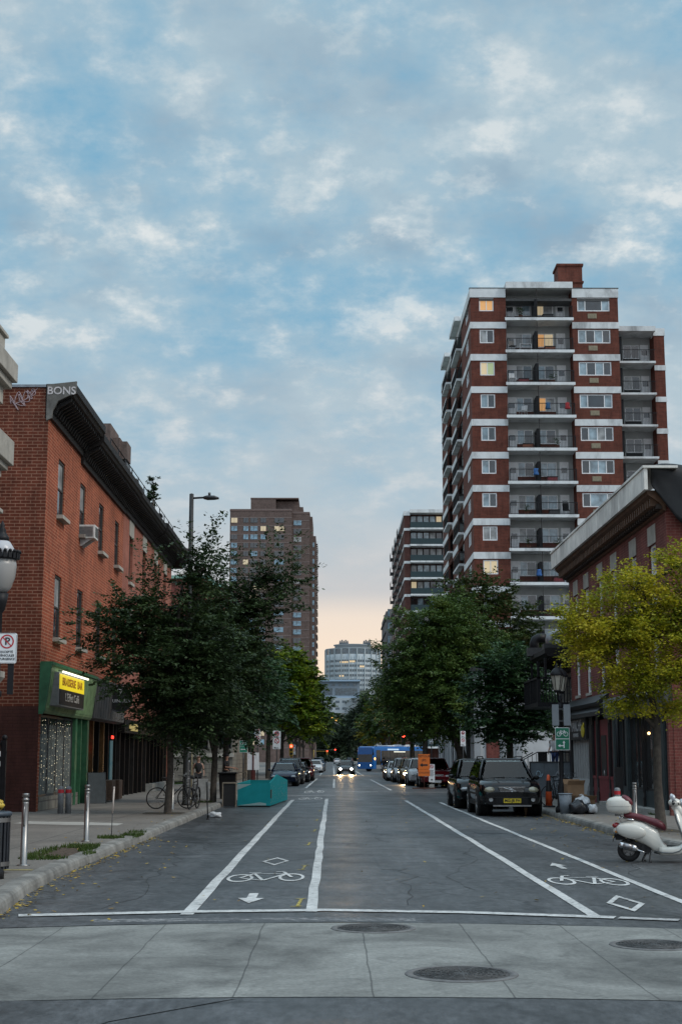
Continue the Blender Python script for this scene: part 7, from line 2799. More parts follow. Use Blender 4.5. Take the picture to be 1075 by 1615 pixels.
# local +x is the bus's forward direction
mb = MB()
prof = [(-1.27, 0.32), (1.27, 0.32), (1.28, 1.0), (1.28, 2.5), (1.2, 2.92), (0.98, 3.05), (-0.98, 3.05), (-1.2, 2.92), (-1.28, 2.5), (-1.28, 1.0)]
rings = []
for x, s_, dz in ((-6.0, 0.97, 0), (-5.9, 1, 0), (5.3, 1, 0), (5.75, 0.985, 0), (5.95, 0.94, -0.05), (6.05, 0.86, -0.12)):
    rings.append([(x, y * s_, z + (dz if z > 1.5 else 0)) for y, z in prof])
mb.loft(rings, smooth=False)
build('body', mb, BUSB, t, 0.03)
for s in (1, -1):
    mb = MB()
    mb.box(-5.6, 4.4, s * 1.28, s * 1.295, 1.15, 2.55)
    wnd = build('side_window', mb, BUSGL, t)
    mb = MB()
    for k in range(7):
        x = -5.6 + k * 1.6
        mb.box(x, x + 0.07, s * 1.295, s * 1.302, 1.15, 2.55)
    build('window_post', mb, PLASTIC, wnd)
    mb = MB()
    mb.box(-5.9, 5.5, s * 1.28, s * 1.3, 0.34, 0.8)
    build('skirt', mb, M('bus_silver', (0.22, 0.24, 0.26), 0.4, 0.4, 0.05), t)
    mb = MB()
    yy = s * 1.29
    mb.add([(4.0, yy, 0.82), (-5.6, yy, 0.82), (-5.6, yy, 1.13), (1.8, yy, 1.13), (4.0, yy, 0.82), (4.0, yy + s * 0.012, 0.82), (-5.6, yy + s * 0.012, 0.82), (-5.6, yy + s * 0.012, 1.13), (1.8, yy + s * 0.012, 1.13)], [(0, 1, 2, 3), (5, 6, 7, 8), (3, 4, 5, 8), (2, 3, 8, 7)])
    build('white_sweep', mb, BUSW, t)
    mb = MB()
    mb.box(4.55, 5.45, s * 1.28, s * 1.297, 0.5, 2.6)
    build('door', mb, BUSGL, t)
    for x in (3.6, -3.4):
        mb = MB()
        mb.tube([(x, s * 0.95, 0.48), (x, s * 1.3, 0.48)], [0.48, 0.48], 22)
        wh = build('wheel', mb, RUBBER, t)
        mb = MB()
        mb.tube([(x, s * 1.25, 0.48), (x, s * 1.32, 0.48)], [0.27, 0.2], 16)
        build('rim', mb, RIM, wh)
    mb = MB()
    mb.ball((6.0, s * 0.85, 0.75), (0.08, 0.17, 0.12), 10, 6)
    hl = build('headlight', mb, LAMPG, t)
    mb = MB()
    mb.ball((6.07, s * 0.85, 0.75), (0.02, 0.09, 0.07), 10, 6)
    build('lamp', mb, emit('bus_lamp', (1.0, 0.85, 0.55), 12.0), hl)
    mb = MB()
    mb.ball((5.75, s * 1.27, 1.55), (0.09, 0.06, 0.16), 10, 6)
    build('turn_signal', mb, emit('amber_signal', (1.0, 0.5, 0.08), 5.0), t)
    mb = MB()
    mb.tube([(5.9, s * 1.2, 2.7), (6.3, s * 1.35, 2.65), (6.3, s * 1.38, 2.3)], 0.03, 6)
    mb.ball((6.3, s * 1.38, 2.15), (0.06, 0.12, 0.2), 8, 6)
    build('mirror', mb, PLASTIC, t)
mb = MB()
mb.slabquad((6.03, -1.08, 1.15), (6.03, 1.08, 1.15), (6.0, 1.06, 2.55), (6.0, -1.06, 2.55), 0.04)
build('windscreen', mb, BUSGL, t)
mb = MB()
mb.box(5.98, 6.04, -0.75, 0.75, 2.62, 2.84)
build('destination_display', mb, emit('display_white', (0.5, 0.7, 0.9), 0.6), t)
mb = MB()
for s in (1,):
    mb.box(0.5, 3.0, -1.3, -1.285, 2.6, 2.78)
    mb.box(0.5, 3.0, 1.285, 1.3, 2.6, 2.78)
build('side_display', mb, emit('display_white', (0.5, 0.7, 0.9), 0.6), t)
mb = MB()
mb.box(-1.0, 1.6, 1.30, 1.306, 2.36, 2.44)
mb.box(-1.0, 1.6, -1.306, -1.30, 2.36, 2.44)
build('interior_light', mb, emit('bus_interior_light', (0.95, 0.95, 0.8), 1.2), t)
mb = MB()
mb.box(-4.6, -1.4, -0.9, 0.9, 3.05, 3.3)
mb.box(0.5, 2.2, -0.8, 0.8, 3.05, 3.2)
build('roof_unit', mb, BUSW, t, 0.05)


# ------------------------------------------------------------------ the white scooter
t = thing('scooter', 'cream white scooter with burgundy seat and white top case', 'scooter', (5.03, 25.4, 0), -10)
CREAM = M('cream_paint', (0.6, 0.58, 0.52), 0.25, 0, 0.03, 2, 0, 0.5, 0.7)
BURG = M('burgundy_leather', (0.105, 0.012, 0.02), 0.42, 0, 0.15, 12, 0.15)


mb = MB()
mb.loft(xloft([(-0.25, 0.495, 0.53, 0.03), (-0.235, 0.48, 0.55, 0.07), (-0.18, 0.455, 0.6, 0.12), (-0.1, 0.42, 0.655, 0.155), (0.0, 0.385, 0.69, 0.18), (0.12, 0.345, 0.695, 0.19), (0.24, 0.29, 0.67, 0.185), (0.34, 0.22, 0.62, 0.17), (0.42, 0.16, 0.58, 0.145), (0.49, 0.135, 0.545, 0.125), (0.53, 0.125, 0.43, 0.12), (0.57, 0.12, 0.33, 0.13), (0.63, 0.115, 0.285, 0.15)], 22, 2.6))
build('body', mb, CREAM, t)
for s in (1, -1):
    mb = MB()
    mb.ball((0.045, s * 0.165, 0.515), (0.255, 0.075, 0.128), 20, 12, Matrix.Rotation(R(10), 3, 'Y'))
    build('side_cowl', mb, CREAM, t)
mb = MB()
mb.loft(xloft([(0.5, 0.12, 0.25, 0.16), (0.56, 0.115, 0.262, 0.19), (0.7, 0.115, 0.262, 0.2), (0.82, 0.12, 0.275, 0.205), (0.9, 0.15, 0.32, 0.2), (0.95, 0.22, 0.4, 0.19)], 16, 4.5))
build('floorboard', mb, CREAM, t)
rings = []
for z, x, w, bk in ((0.2, 0.9, 0.19, 0.02), (0.3, 0.965, 0.215, 0.05), (0.45, 0.965, 0.235, 0.09), (0.58, 0.935, 0.24, 0.1), (0.7, 0.895, 0.215, 0.1), (0.8, 0.855, 0.16, 0.08), (0.88, 0.82, 0.09, 0.05)):
    fr, bkp = [], []
    for k in range(9):
        u = -1 + 2 * k / 8
        fr.append((x + 0.035 - bk * u * u, w * u, z))
        bkp.append((x - 0.005 - bk * u * u * 0.9, w * 0.985 * u, z))
    rings.append(fr + list(reversed(bkp)))
mb = MB()
mb.loft(rings)
build('leg_shield', mb, CREAM, t)
mb = MB()
for s in (1, -1):
    pts = [(0.42, s * 0.16, 0.19), (0.56, s * 0.2, 0.165), (0.72, s * 0.21, 0.16), (0.84, s * 0.21, 0.2)] + [(x + 0.012 - bk * 1.0, s * w, z) for z, x, w, bk in ((0.3, 0.965, 0.215, 0.05), (0.45, 0.965, 0.235, 0.09), (0.58, 0.935, 0.24, 0.1), (0.7, 0.895, 0.215, 0.1), (0.8, 0.855, 0.16, 0.08))]
    mb.tube(pts, 0.009, 6)
build('shield_trim', mb, M('trim_grey', (0.12, 0.13, 0.14), 0.4, 0.5), t)
mb = MB()
for s in (0.05, 0.1, -0.05, -0.1):
    mb.box(0.55, 0.8, s - 0.012, s + 0.012, 0.262, 0.27)
build('floor_strip', mb, RUBBER, t)
rings = []
for x, zt_, th, w in ((-0.07, 0.80, 0.05, 0.06), (-0.04, 0.815, 0.09, 0.1), (0.05, 0.82, 0.11, 0.125), (0.2, 0.795, 0.115, 0.135), (0.28, 0.77, 0.115, 0.13), (0.36, 0.745, 0.125, 0.135), (0.48, 0.715, 0.15, 0.135), (0.56, 0.675, 0.15, 0.125), (0.61, 0.63, 0.12, 0.1), (0.63, 0.59, 0.06, 0.06)):
    rings.append(xloft([(x, zt_ - th, zt_, w)], 16, 3.0)[0])
mb = MB()
mb.loft(rings)
build('seat', mb, BURG, t)
mb = MB()
mb.tube([(-0.08, -0.1, 0.73), (0.03, -0.145, 0.705), (0.1, -0.15, 0.7)], 0.012, 6)
mb.tube([(-0.08, 0.1, 0.73), (0.03, 0.145, 0.705), (0.1, 0.15, 0.7)], 0.012, 6)
mb.tube([(-0.08, -0.1, 0.73), (-0.15, 0, 0.76), (-0.08, 0.1, 0.73)], 0.012, 6)
mb.tube([(-0.12, 0.06, 0.65), (-0.15, 0.06, 0.8)], 0.012, 6)
mb.tube([(-0.12, -0.06, 0.65), (-0.15, -0.06, 0.8)], 0.012, 6)
build('grab_rail', mb, CHROME, t)
mb = MB()
mb.loft(xloft([(-0.36, 0.9, 0.97, 0.05), (-0.345, 0.85, 1.02, 0.12), (-0.3, 0.81, 1.06, 0.17), (-0.2, 0.79, 1.09, 0.195), (-0.08, 0.79, 1.095, 0.2), (0.01, 0.8, 1.075, 0.185), (0.055, 0.82, 1.03, 0.15), (0.065, 0.86, 0.98, 0.1)], 22, 3.2))
tcase = build('top_case', mb, CREAM, t)
mb = MB()
mb.loft(xloft([(-0.35, 0.92, 0.932, 0.115), (-0.3, 0.918, 0.934, 0.177), (-0.2, 0.918, 0.934, 0.2), (-0.08, 0.918, 0.934, 0.205), (0.01, 0.918, 0.934, 0.19), (0.06, 0.92, 0.932, 0.15)], 22, 3.2))
build('case_seam', mb, M('case_seam_grey', (0.35, 0.34, 0.32), 0.4), tcase)
mb = MB()
mb.loft(xloft([(-0.09, 0.985, 1.11, 0.165), (-0.03, 0.95, 1.112, 0.182), (0.03, 0.925, 1.08, 0.172), (0.075, 0.925, 1.03, 0.14), (0.085, 0.95, 1.0, 0.09)], 18, 3.2))
build('backrest_pad', mb, BURG, tcase)
ENG = M('engine_black', (0.02, 0.02, 0.021), 0.5, 0.3, 0.25, 12)
mb = MB()
mb.cbox((0.12, 0.03, 0.26), (0.4, 0.16, 0.14), Matrix.Rotation(R(8), 3, 'Y'))
mb.cbox((0.3, 0, 0.24), (0.16, 0.2, 0.17), Matrix.Rotation(R(35), 3, 'Y'))
mb.tube([(0, 0.09, 0.19), (0.3, 0.08, 0.25)], [0.09, 0.07], 10)
for k in range(6):
    mb.cbox((0.26 + 0.02 * k, -0.06, 0.23), (0.008, 0.12, 0.12))
mb.tube([(0.0, -0.1, 0.34), (-0.02, -0.1, 0.5)], 0.028, 8)
build('engine', mb, ENG, t, 0.012)
mb = MB()
mb.tube([(-0.16, -0.16, 0.3), (-0.13, -0.16, 0.29), (0.08, -0.16, 0.235), (0.13, -0.16, 0.215), (0.14, -0.16, 0.212)], [0.035, 0.06, 0.062, 0.045, 0.02], 14)
mb.tube([(0.12, -0.15, 0.21), (0.25, -0.1, 0.16), (0.34, -0.03, 0.19)], 0.016, 8)
m_ = build('muffler', mb, CHROME, t)
mb = MB()
mb.tube([(-0.1, -0.172, 0.285), (0.06, -0.172, 0.243)], [0.055, 0.055], 12)
build('heat_shield', mb, M('brushed_metal', (0.3, 0.3, 0.31), 0.35, 0.9, 0.1), m_)


def scooter_wheel(x):
    wv = bpy.data.objects.new('wheel', None)
    COL.objects.link(wv)
    wv.parent = t
    wv.location = (x, 0, 0.19)
    mb = MB()
    mb.torus((0, 0, 0), 0.138, 0.055, 'y', 30, 12)
    build('tyre', mb, RUBBER, wv)
    mb = MB()
    mb.tube([(0, -0.035, 0), (0, 0.035, 0)], [0.095, 0.095], 20)
    mb.torus((0, -0.035, 0), 0.092, 0.012, 'y', 24, 6)
    mb.torus((0, 0.035, 0), 0.092, 0.012, 'y', 24, 6)
    mb.tube([(0, -0.06, 0), (0, 0.06, 0)], [0.035, 0.035], 12)
    for k in range(5):
        a = 2 * PI * k / 5
        mb.tube([(0, -0.04, 0), (0.09 * math.cos(a), -0.04, 0.09 * math.sin(a))], 0.014, 6)
    build('rim', mb, M('scooter_rim', (0.2, 0.2, 0.2), 0.4, 0.7), wv)


scooter_wheel(0.0)
scooter_wheel(1.3)
mb = MB()
mb.ball((1.3, 0, 0.27), (0.24, 0.1, 0.16), 18, 10)
mb.tube([(1.22, 0, 0.36), (1.1, 0, 0.5), (0.95, 0, 0.62)], [0.09, 0.08, 0.07], 12)
build('front_fender', mb, CREAM, t)
mb = MB()
mb.tube([(1.29, 0.075, 0.19), (1.24, 0.075, 0.36), (1.14, 0, 0.46)], 0.02, 8)
build('fork', mb, ENG, t)
mb = MB()
mb.tube([(0.98, 0, 0.6), (0.85, 0, 0.85), (0.8, 0, 0.95)], [0.06, 0.075, 0.09], 14)
mb.ball((0.79, 0, 0.985), (0.11, 0.13, 0.075), 16, 10)
mb.tube([(0.77, -0.3, 0.98), (0.78, -0.1, 0.995), (0.78, 0.1, 0.995), (0.77, 0.3, 0.98)], [0.028, 0.04, 0.04, 0.028], 10)
build('headset', mb, CREAM, t)
mb = MB()
for s in (1, -1):
    mb.tube([(0.765, s * 0.28, 0.98), (0.74, s * 0.4, 0.975)], 0.02, 8)
    mb.tube([(0.83, s * 0.25, 0.985), (0.85, s * 0.32, 0.97), (0.83, s * 0.41, 0.965)], 0.008, 6)
    mb.cbox((0.77, s * 0.2, 1.0), (0.07, 0.07, 0.05))
h = build('handlebar_grip', mb, RUBBER, t)
for s in (1, -1):
    mb = MB()
    mb.tube([(0.79, s * 0.24, 1.0), (0.77, s * 0.28, 1.07)], 0.008, 6)
    mb.ball((0.755, s * 0.29, 1.07), (0.035, 0.07, 0.06), 14, 8)
    build('mirror', mb, M('mirror_white', (0.6, 0.62, 0.64), 0.2, 0.2), t)
mb = MB()
mb.ball((0.9, 0, 0.985), (0.04, 0.075, 0.07), 14, 8)
build('headlight', mb, LAMPG, t)
mb = MB()
mb.ball((-0.2, 0, 0.6), (0.07, 0.075, 0.05), 12, 8)
build('tail_light', mb, TAIL, t)
mb = MB()
mb.slabquad((-0.27, -0.09, 0.33), (-0.27, 0.09, 0.33), (-0.22, 0.09, 0.47), (-0.22, -0.09, 0.47), 0.01)
mb.tube([(-0.12, 0, 0.44), (-0.24, 0, 0.42)], 0.03, 6)
mb.box(-0.22, -0.05, -0.05, 0.05, 0.36, 0.45)
build('rear_mudguard', mb, PLASTIC, t)
mb = MB()
for s in (1, -1):
    mb.ball((-0.2, s * 0.13, 0.5), (0.03, 0.025, 0.022), 8, 6)
build('turn_signal', mb, M('amber_lens', (0.4, 0.14, 0.01), 0.3), t)
mb = MB()
for s in (1, -1):
    mb.tube([(0.3, s * 0.05, 0.17), (0.24, s * 0.12, 0.06), (0.22, s * 0.14, 0.012), (0.28, s * 0.15, 0.012)], 0.014, 6)
mb.tube([(0.24, -0.12, 0.07), (0.24, 0.12, 0.07)], 0.012, 6)
mb.tube([(0.36, -0.11, 0.17), (0.34, -0.17, 0.09), (0.33, -0.19, 0.01), (0.37, -0.2, 0.01)], 0.013, 6)
mb.tube([(0.42, -0.14, 0.16), (0.5, -0.22, 0.15)], 0.012, 6)
build('centre_stand', mb, ENG, t)

# ------------------------------------------------------------------ bicycles


def bicycle(label, loc, rz, lean=0, group='bicycles on the pavements', frame=None, basket=False):
    t = thing('bicycle', label, 'bicycle', loc, rz, group)
    t.rotation_euler[0] = R(lean)
    fm = frame or BLK
    for x in (-0.5, 0.52):
        mb = MB()
        mb.torus((x, 0, 0.34), 0.32, 0.02, 'y', 26, 6)
        w = build('wheel', mb, RUBBER, t)
        mb = MB()
        for k in range(12):
            a = 2 * PI * k / 12
            mb.cyl((x, 0, 0.34), (x + 0.3 * math.cos(a), 0, 0.34 + 0.3 * math.sin(a)), 0.003, n=4)
        mb.cyl((x, -0.04, 0.34), (x, 0.04, 0.34), 0.025, n=8)
        build('spokes', mb, STEEL, w)
    mb = MB()
    bb, st, hd, ra, fa = (-0.07, 0, 0.3), (-0.2, 0, 0.82), (0.36, 0, 0.85), (-0.5, 0, 0.34), (0.52, 0, 0.34)
    for a, b in ((bb, st), (st, hd), (bb, (0.38, 0, 0.76)), ((0.34, 0, 0.92), (0.4, 0, 0.68))):
        mb.cyl(a, b, 0.018, n=8)
    for s in (0.05, -0.05):
        mb.cyl((bb[0], s * 0.6, bb[2]), (ra[0], s, ra[2]), 0.01, n=6)
        mb.cyl((st[0], s * 0.3, st[2] - 0.06), (ra[0], s, ra[2]), 0.009, n=6)
        mb.cyl((0.4, s * 0.8, 0.68), (fa[0], s, fa[2]), 0.012, n=6)
    build('frame', mb, fm, t)
    mb = MB()
    mb.cyl(st, (-0.225, 0, 0.93), 0.013, n=6)
    mb.loft(xloft([(-0.36, 0.93, 0.98, 0.05), (-0.32, 0.93, 0.99, 0.08), (-0.22, 0.935, 0.98, 0.06), (-0.1, 0.94, 0.975, 0.025), (-0.07, 0.945, 0.97, 0.015)], 10))
    build('saddle', mb, PLASTIC, t)
    mb = MB()
    mb.tube([(0.34, 0, 0.9), (0.36, 0, 1.0)], 0.013, 6)
    mb.tube([(0.28, -0.3, 1.02), (0.37, -0.18, 1.0), (0.37, 0.18, 1.0), (0.28, 0.3, 1.02)], 0.012, 6)
    build('handlebar', mb, DGREY, t)
    mb = MB()
    mb.tube([(bb[0], -0.05, bb[2]), (bb[0], 0.05, bb[2])], 0.03, 8)
    mb.tube([(bb[0], -0.045, bb[2]), (bb[0], -0.035, bb[2])], 0.09, 16)
    mb.cyl((bb[0], -0.06, bb[2]), (bb[0] + 0.12, -0.06, bb[2] - 0.12), 0.01, n=6)
    mb.cyl((bb[0], 0.06, bb[2]), (bb[0] - 0.12, 0.06, bb[2] + 0.12), 0.01, n=6)
    mb.box(bb[0] + 0.08, bb[0] + 0.17, -0.15, -0.06, bb[2] - 0.13, bb[2] - 0.11)
    mb.box(bb[0] - 0.17, bb[0] - 0.08, 0.06, 0.15, bb[2] + 0.11, bb[2] + 0.13)
    build('crank', mb, DGREY, t)
    if basket:
        mb = MB()
        for z in (1.0, 1.1, 1.2):
            for a, b in (((0.42, -0.17), (0.42, 0.17)), ((0.72, -0.17), (0.72, 0.17)), ((0.42, -0.17), (0.72, -0.17)), ((0.42, 0.17), (0.72, 0.17))):
                mb.cyl((a[0], a[1], z), (b[0], b[1], z), 0.006, n=4)
        for k in range(6):
            y = -0.17 + 0.068 * k
            mb.cyl((0.42, y, 1.0), (0.42, y, 1.2), 0.005, n=4)
            mb.cyl((0.72, y, 1.0), (0.72, y, 1.2), 0.005, n=4)
            mb.cyl((0.42, y, 1.0), (0.72, y, 1.0), 0.005, n=4)
        build('basket', mb, BLK, t)
    return t


bicycle('black bicycle locked sideways to the steel post by the first tree', (-5.05, 46.6, 0.15), 25, 4)
bicycle('black bicycle standing end on at the left kerb beside the lamp column', (-4.35, 46.4, 0.15), 82, 3)
bicycle('bicycle leaning by the graffiti hoarding', (7.45, 49.5, 0.15), 40, 5)
bicycle('pale framed bicycle beside the pale shop panel', (8.35, 52.5, 0.15), 70, -6, frame=M('pale_blue_paint', (0.3, 0.42, 0.5), 0.4))
bicycle('gold framed bicycle at the foot of the lantern post', (7.1, 45.6, 0.15), 75, 5, frame=M('gold_paint', (0.25, 0.18, 0.06), 0.4))
bicycle('red bicycle with a wire basket at the right edge behind the scooter', (8.2, 31.2, 0.15), 200, 4, frame=M('red_paint', (0.3, 0.03, 0.03), 0.4), basket=True)

# ------------------------------------------------------------------ posts, bins, lamps


def bollard(label, x, y, h=1.05):
    t = thing('steel_bollard', label, 'bollard', (x, y, 0.15), 0, 'stainless steel bike bollards')
    mb = MB()
    mb.lathe([(0.1, 0), (0.1, 0.012), (0.052, 0.02), (0.05, h * 0.86), (0.05, h * 0.88)], n=20)
    build('tube', mb, STEEL, t)
    mb = MB()
    mb.lathe([(0.046, h * 0.88), (0.046, h * 0.9), (0.054, h * 0.905), (0.054, h * 0.925), (0.04, h * 0.93), (0.04, h * 0.95), (0.054, h * 0.955), (0.054, h * 0.99), (0.05, h), (0.0, h + 0.004)], n=20)
    build('cap', mb, STEEL, t)
    mb = MB()
    mb.tube([(0.0, -0.05, h * 0.55), (0.0, -0.085, h * 0.58), (0.0, -0.085, h * 0.78), (0.0, -0.05, h * 0.84)], 0.013, 8)
    build('lock_loop', mb, STEEL, t)


bollard('tall stainless steel bollard beside the slatted litter bin', -4.62, 22.4, 1.06)
bollard('stainless steel bollard standing alone before the green shop', -4.74, 28.75, 1.07)
bollard('steel post with the black bicycle locked to it', -4.98, 46.2, 1.1)
bollard('steel bollard standing behind the scooter top case', 7.15, 35.2, 1.0)
for i, (x, y, lab) in enumerate([(-7.82, 42.8, 'grey post with red band, nearer the brick corner, in front of the green shop'), (-7.62, 42.9, 'grey post with red band, nearer the kerb, in front of the green shop'), (7.85, 41.0, 'short grey post with red top on the shop pavement')]):
    t = thing('guard_post', lab, 'post', (x, y, 0.15), 0, 'grey posts with red bands')
    mb = MB()
    mb.lathe([(0.085, 0), (0.085, 0.72), (0.06, 0.76), (0, 0.77)], n=16)
    build('post', mb, M('post_grey', (0.17, 0.18, 0.19), 0.6), t)
    mb = MB()
    mb.lathe([(0.088, 0.58), (0.088, 0.68)], n=16, cap=False)
    build('band', mb, RED, t)

t = thing('litter_bin', 'black slatted litter bin with silver hoops and rubbish on top, cut by the left edge', 'bin', (-4.84, 21.0, 0.15))
mb = MB()
mb.lathe([(0.27, 0.05), (0.27, 0.8), (0.2, 0.82)], n=28)
mb.lathe([(0.22, 0.0), (0.22, 0.06)], n=24)
build('drum', mb, M('bin_dark', (0.02, 0.022, 0.026), 0.5), t)
mb = MB()
for k in range(26):
    a = 2 * PI * k / 26
    mb.cbox((0.29 * math.cos(a), 0.29 * math.sin(a), 0.42), (0.025, 0.04, 0.72), Matrix.Rotation(a, 3, 'Z'))
build('slats', mb, M('bin_slat', (0.03, 0.034, 0.042), 0.4, 0.3), t)
for z in (0.1, 0.7):
    mb = MB()
    mb.lathe([(0.309, z), (0.309, z + 0.06)], n=28, cap=False)
    build('hoop', mb, STEEL, t)
mb = MB()
mb.torus((0, 0, 0.81), 0.29, 0.035, 'z', 28, 8)
build('top_ring', mb, M('bin_ring', (0.04, 0.055, 0.075), 0.5), t)
for i, (x, y, r, col, lab) in enumerate([(0.05, -0.05, 0.1, (0.6, 0.6, 0.62), 'white crumpled bag on top of the litter bin'), (0.12, 0.1, 0.07, (0.5, 0.36, 0.05), 'yellow wrapper sticking out of the litter bin'), (-0.08, 0.1, 0.08, (0.4, 0.12, 0.05), 'orange food carton on the litter bin')]):
    mb = MB()
    rr = random.Random(i)
    mb.ball((-4.84 + x, 21.0 + y, 1.03 + 0.05 * i), (r, r, r * 0.9), 10, 7)
    mb.v = [(vx + rr.uniform(-.02, .02), vy + rr.uniform(-.02, .02), vz + rr.uniform(-.02, .02)) for vx, vy, vz in mb.v]
    o = build('rubbish', mb, M('rubbish_%d' % i, col, 0.6, 0, 0.2))
    tag(o, lab, 'rubbish', 'rubbish on the litter bin')

t = thing('street_lamp', 'ornate black globe street lamp at the left edge with frosted bowl and crown ring', 'street lamp', (-4.58, 20.0, 0.15))
mb = MB()
mb.lathe([(0.2, 0), (0.2, 0.1), (0.15, 0.14), (0.13, 0.6), (0.09, 0.7), (0.07, 0.8), (0.055, 2.4), (0.075, 2.42), (0.075, 2.48), (0.05, 2.5), (0.045, 3.55), (0.08, 3.6), (0.1, 3.7), (0.12, 3.82)], n=20)
build('pole', mb, BLK, t)
mb = MB()
mb.lathe([(0.09, 3.83), (0.15, 3.9), (0.2, 4.05), (0.215, 4.2), (0.2, 4.29)], n=24)
build('globe', mb, M('frosted_glass', (0.3, 0.29, 0.28), 0.3, 0, 0.05, 2, 0, 0.5), t)
mb = MB()
mb.lathe([(0.2, 4.28), (0.235, 4.3), (0.235, 4.33), (0.2, 4.36)], n=24)
for k in range(22):
    a = 2 * PI * k / 22
    mb.cbox((0.24 * math.cos(a), 0.24 * math.sin(a), 4.345), (0.03, 0.045, 0.09), Matrix.Rotation(a, 3, 'Z'))
    mb.ball((0.25 * math.cos(a), 0.25 * math.sin(a), 4.395), 0.025, 6, 4)
build('crown_ring', mb, BLK, t)
mb = MB()
mb.lathe([(0.19, 4.36), (0.17, 4.45), (0.12, 4.53), (0.07, 4.57)], n=24)
build('dome', mb, M('white_enamel', (0.45, 0.45, 0.47), 0.25, 0, 0.03), t)
mb = MB()
mb.lathe([(0.1, 4.55), (0.1, 4.6), (0.075, 4.63), (0.05, 4.68), (0.055, 4.7), (0.03, 4.74), (0.035, 4.77), (0.0, 4.84)], n=16)
build('finial', mb, BLK, t)


def panel(mb, w, h, d=0.012, r=0.03, y=0.0, cx=0, cz=0):
    pts = []
    for sx, sz, a0 in ((1, 1, 0), (-1, 1, 90), (-1, -1, 180), (1, -1, 270)):
        for k in range(5):
            a = R(a0 + 22.5 * k)
            pts.append((cx + sx * (w / 2 - r) + r * math.cos(a), cz + sz * (h / 2 - r) + r * math.sin(a)))
    mb.prism(pts, 'y', y, y + d)


def ring_xz(mb, cx, cz, ro, ri, y, d=0.003, n=26):
    vs = []
    for k in range(n):
        a = 2 * PI * k / n
        for rr, yy in ((ro, y), (ri, y)):
            vs.append((cx + rr * math.cos(a), yy - d, cz + rr * math.sin(a)))
    mb.add(vs, [(2 * k, 2 * k + 1, (2 * k + 3) % (2 * n), (2 * k + 2) % (2 * n)) for k in range(n)])


def bar_xz(mb, p, q, w, y):
    p, q = Vector((p[0], 0, p[1])), Vector((q[0], 0, q[1]))
    d = (q - p).normalized()
    n = Vector((-d.z, 0, d.x)) * w / 2
    o = Vector((0, y, 0))
    mb.add([p + n + o, q + n + o, q - n + o, p - n + o], [(0, 1, 2, 3)])


def bike_icon(mb, cx, cz, s, y):
    for dx in (-0.5, 0.5):
        ring_xz(mb, cx + dx * s, cz - 0.1 * s, 0.34 * s, 0.27 * s, y)
    for i, (a, b) in enumerate([((-0.5, -0.1), (-0.1, -0.1)), ((-0.1, -0.1), (0.35, 0.3)), ((0.35, 0.3), (-0.25, 0.3)), ((-0.25, 0.3), (-0.1, -0.1)), ((-0.5, -0.1), (-0.25, 0.3)), ((0.5, -0.1), (0.3, 0.45)), ((-0.35, 0.4), (-0.15, 0.4)), ((0.3, 0.45), (0.18, 0.45))]):
        bar_xz(mb, (cx + a[0] * s, cz + a[1] * s), (cx + b[0] * s, cz + b[1] * s), 0.07 * s, y - 0.004 - 0.0004 * i)


# no-parking sign on the lamp post
t = thing('parking_sign', 'white no parking sign with red ring and lettering for emergency vehicles', 'sign', (-4.4, 19.75, 3.2))
mb = MB()
panel(mb, 0.27, 0.41)
build('panel', mb, SIGNW, t)
mb = MB()
for w_, h_ in ((0.255, 0.395),):
    for a, b in (((-w_ / 2 + 0.02, h_ / 2), (w_ / 2 - 0.02, h_ / 2)), ((-w_ / 2 + 0.02, -h_ / 2), (w_ / 2 - 0.02, -h_ / 2)), ((-w_ / 2, -h_ / 2 + 0.02), (-w_ / 2, h_ / 2 - 0.02)), ((w_ / 2, -h_ / 2 + 0.02), (w_ / 2, h_ / 2 - 0.02))):
        bar_xz(mb, a, b, 0.004, -0.003)
build('border', mb, SBLACK, t)
mb = MB()
ring_xz(mb, 0, 0.09, 0.094, 0.076, -0.001)
bar_xz(mb, (-0.058, 0.148), (0.058, 0.032), 0.014, -0.007)
build('ring', mb, RED, t)
text_mesh('lettering', 'P', 0.14, (0.005, -0.003, 0.09), (R(90), 0, 0), SBLACK, t, 0.001, bold=0.003)
for k, s_ in enumerate(('EXCEPTÉ', 'VÉHICULES', "D'URGENCE")):
    text_mesh('lettering', s_, 0.042, (0, -0.003, -0.05 - 0.048 * k), (R(90), 0, 0), SBLACK, t, 0.001, bold=0.0006)
mb = MB()
mb.box(0.02, 0.1, 0.012, 0.03, -0.62, -0.18)
mb.box(-0.2, 0.05, 0.012, 0.04, -0.02, 0.02)
build('bracket', mb, BLK, t)
t = thing('street_banner', 'blue and white upright banner edge on the globe lamp post', 'banner', (-4.58, 19.9, 2.25))
mb = MB()
mb.box(0.0, 0.045, -0.12, 0.12, -0.26, 0.26)
build('panel', mb, M('banner_pale_blue', (0.4, 0.48, 0.56), 0.5), t)
mb = MB()
mb.box(-0.05, 0.0, -0.125, 0.125, -0.26, 0.26)
build('edge', mb, M('banner_blue', (0.02, 0.05, 0.25), 0.5), t)

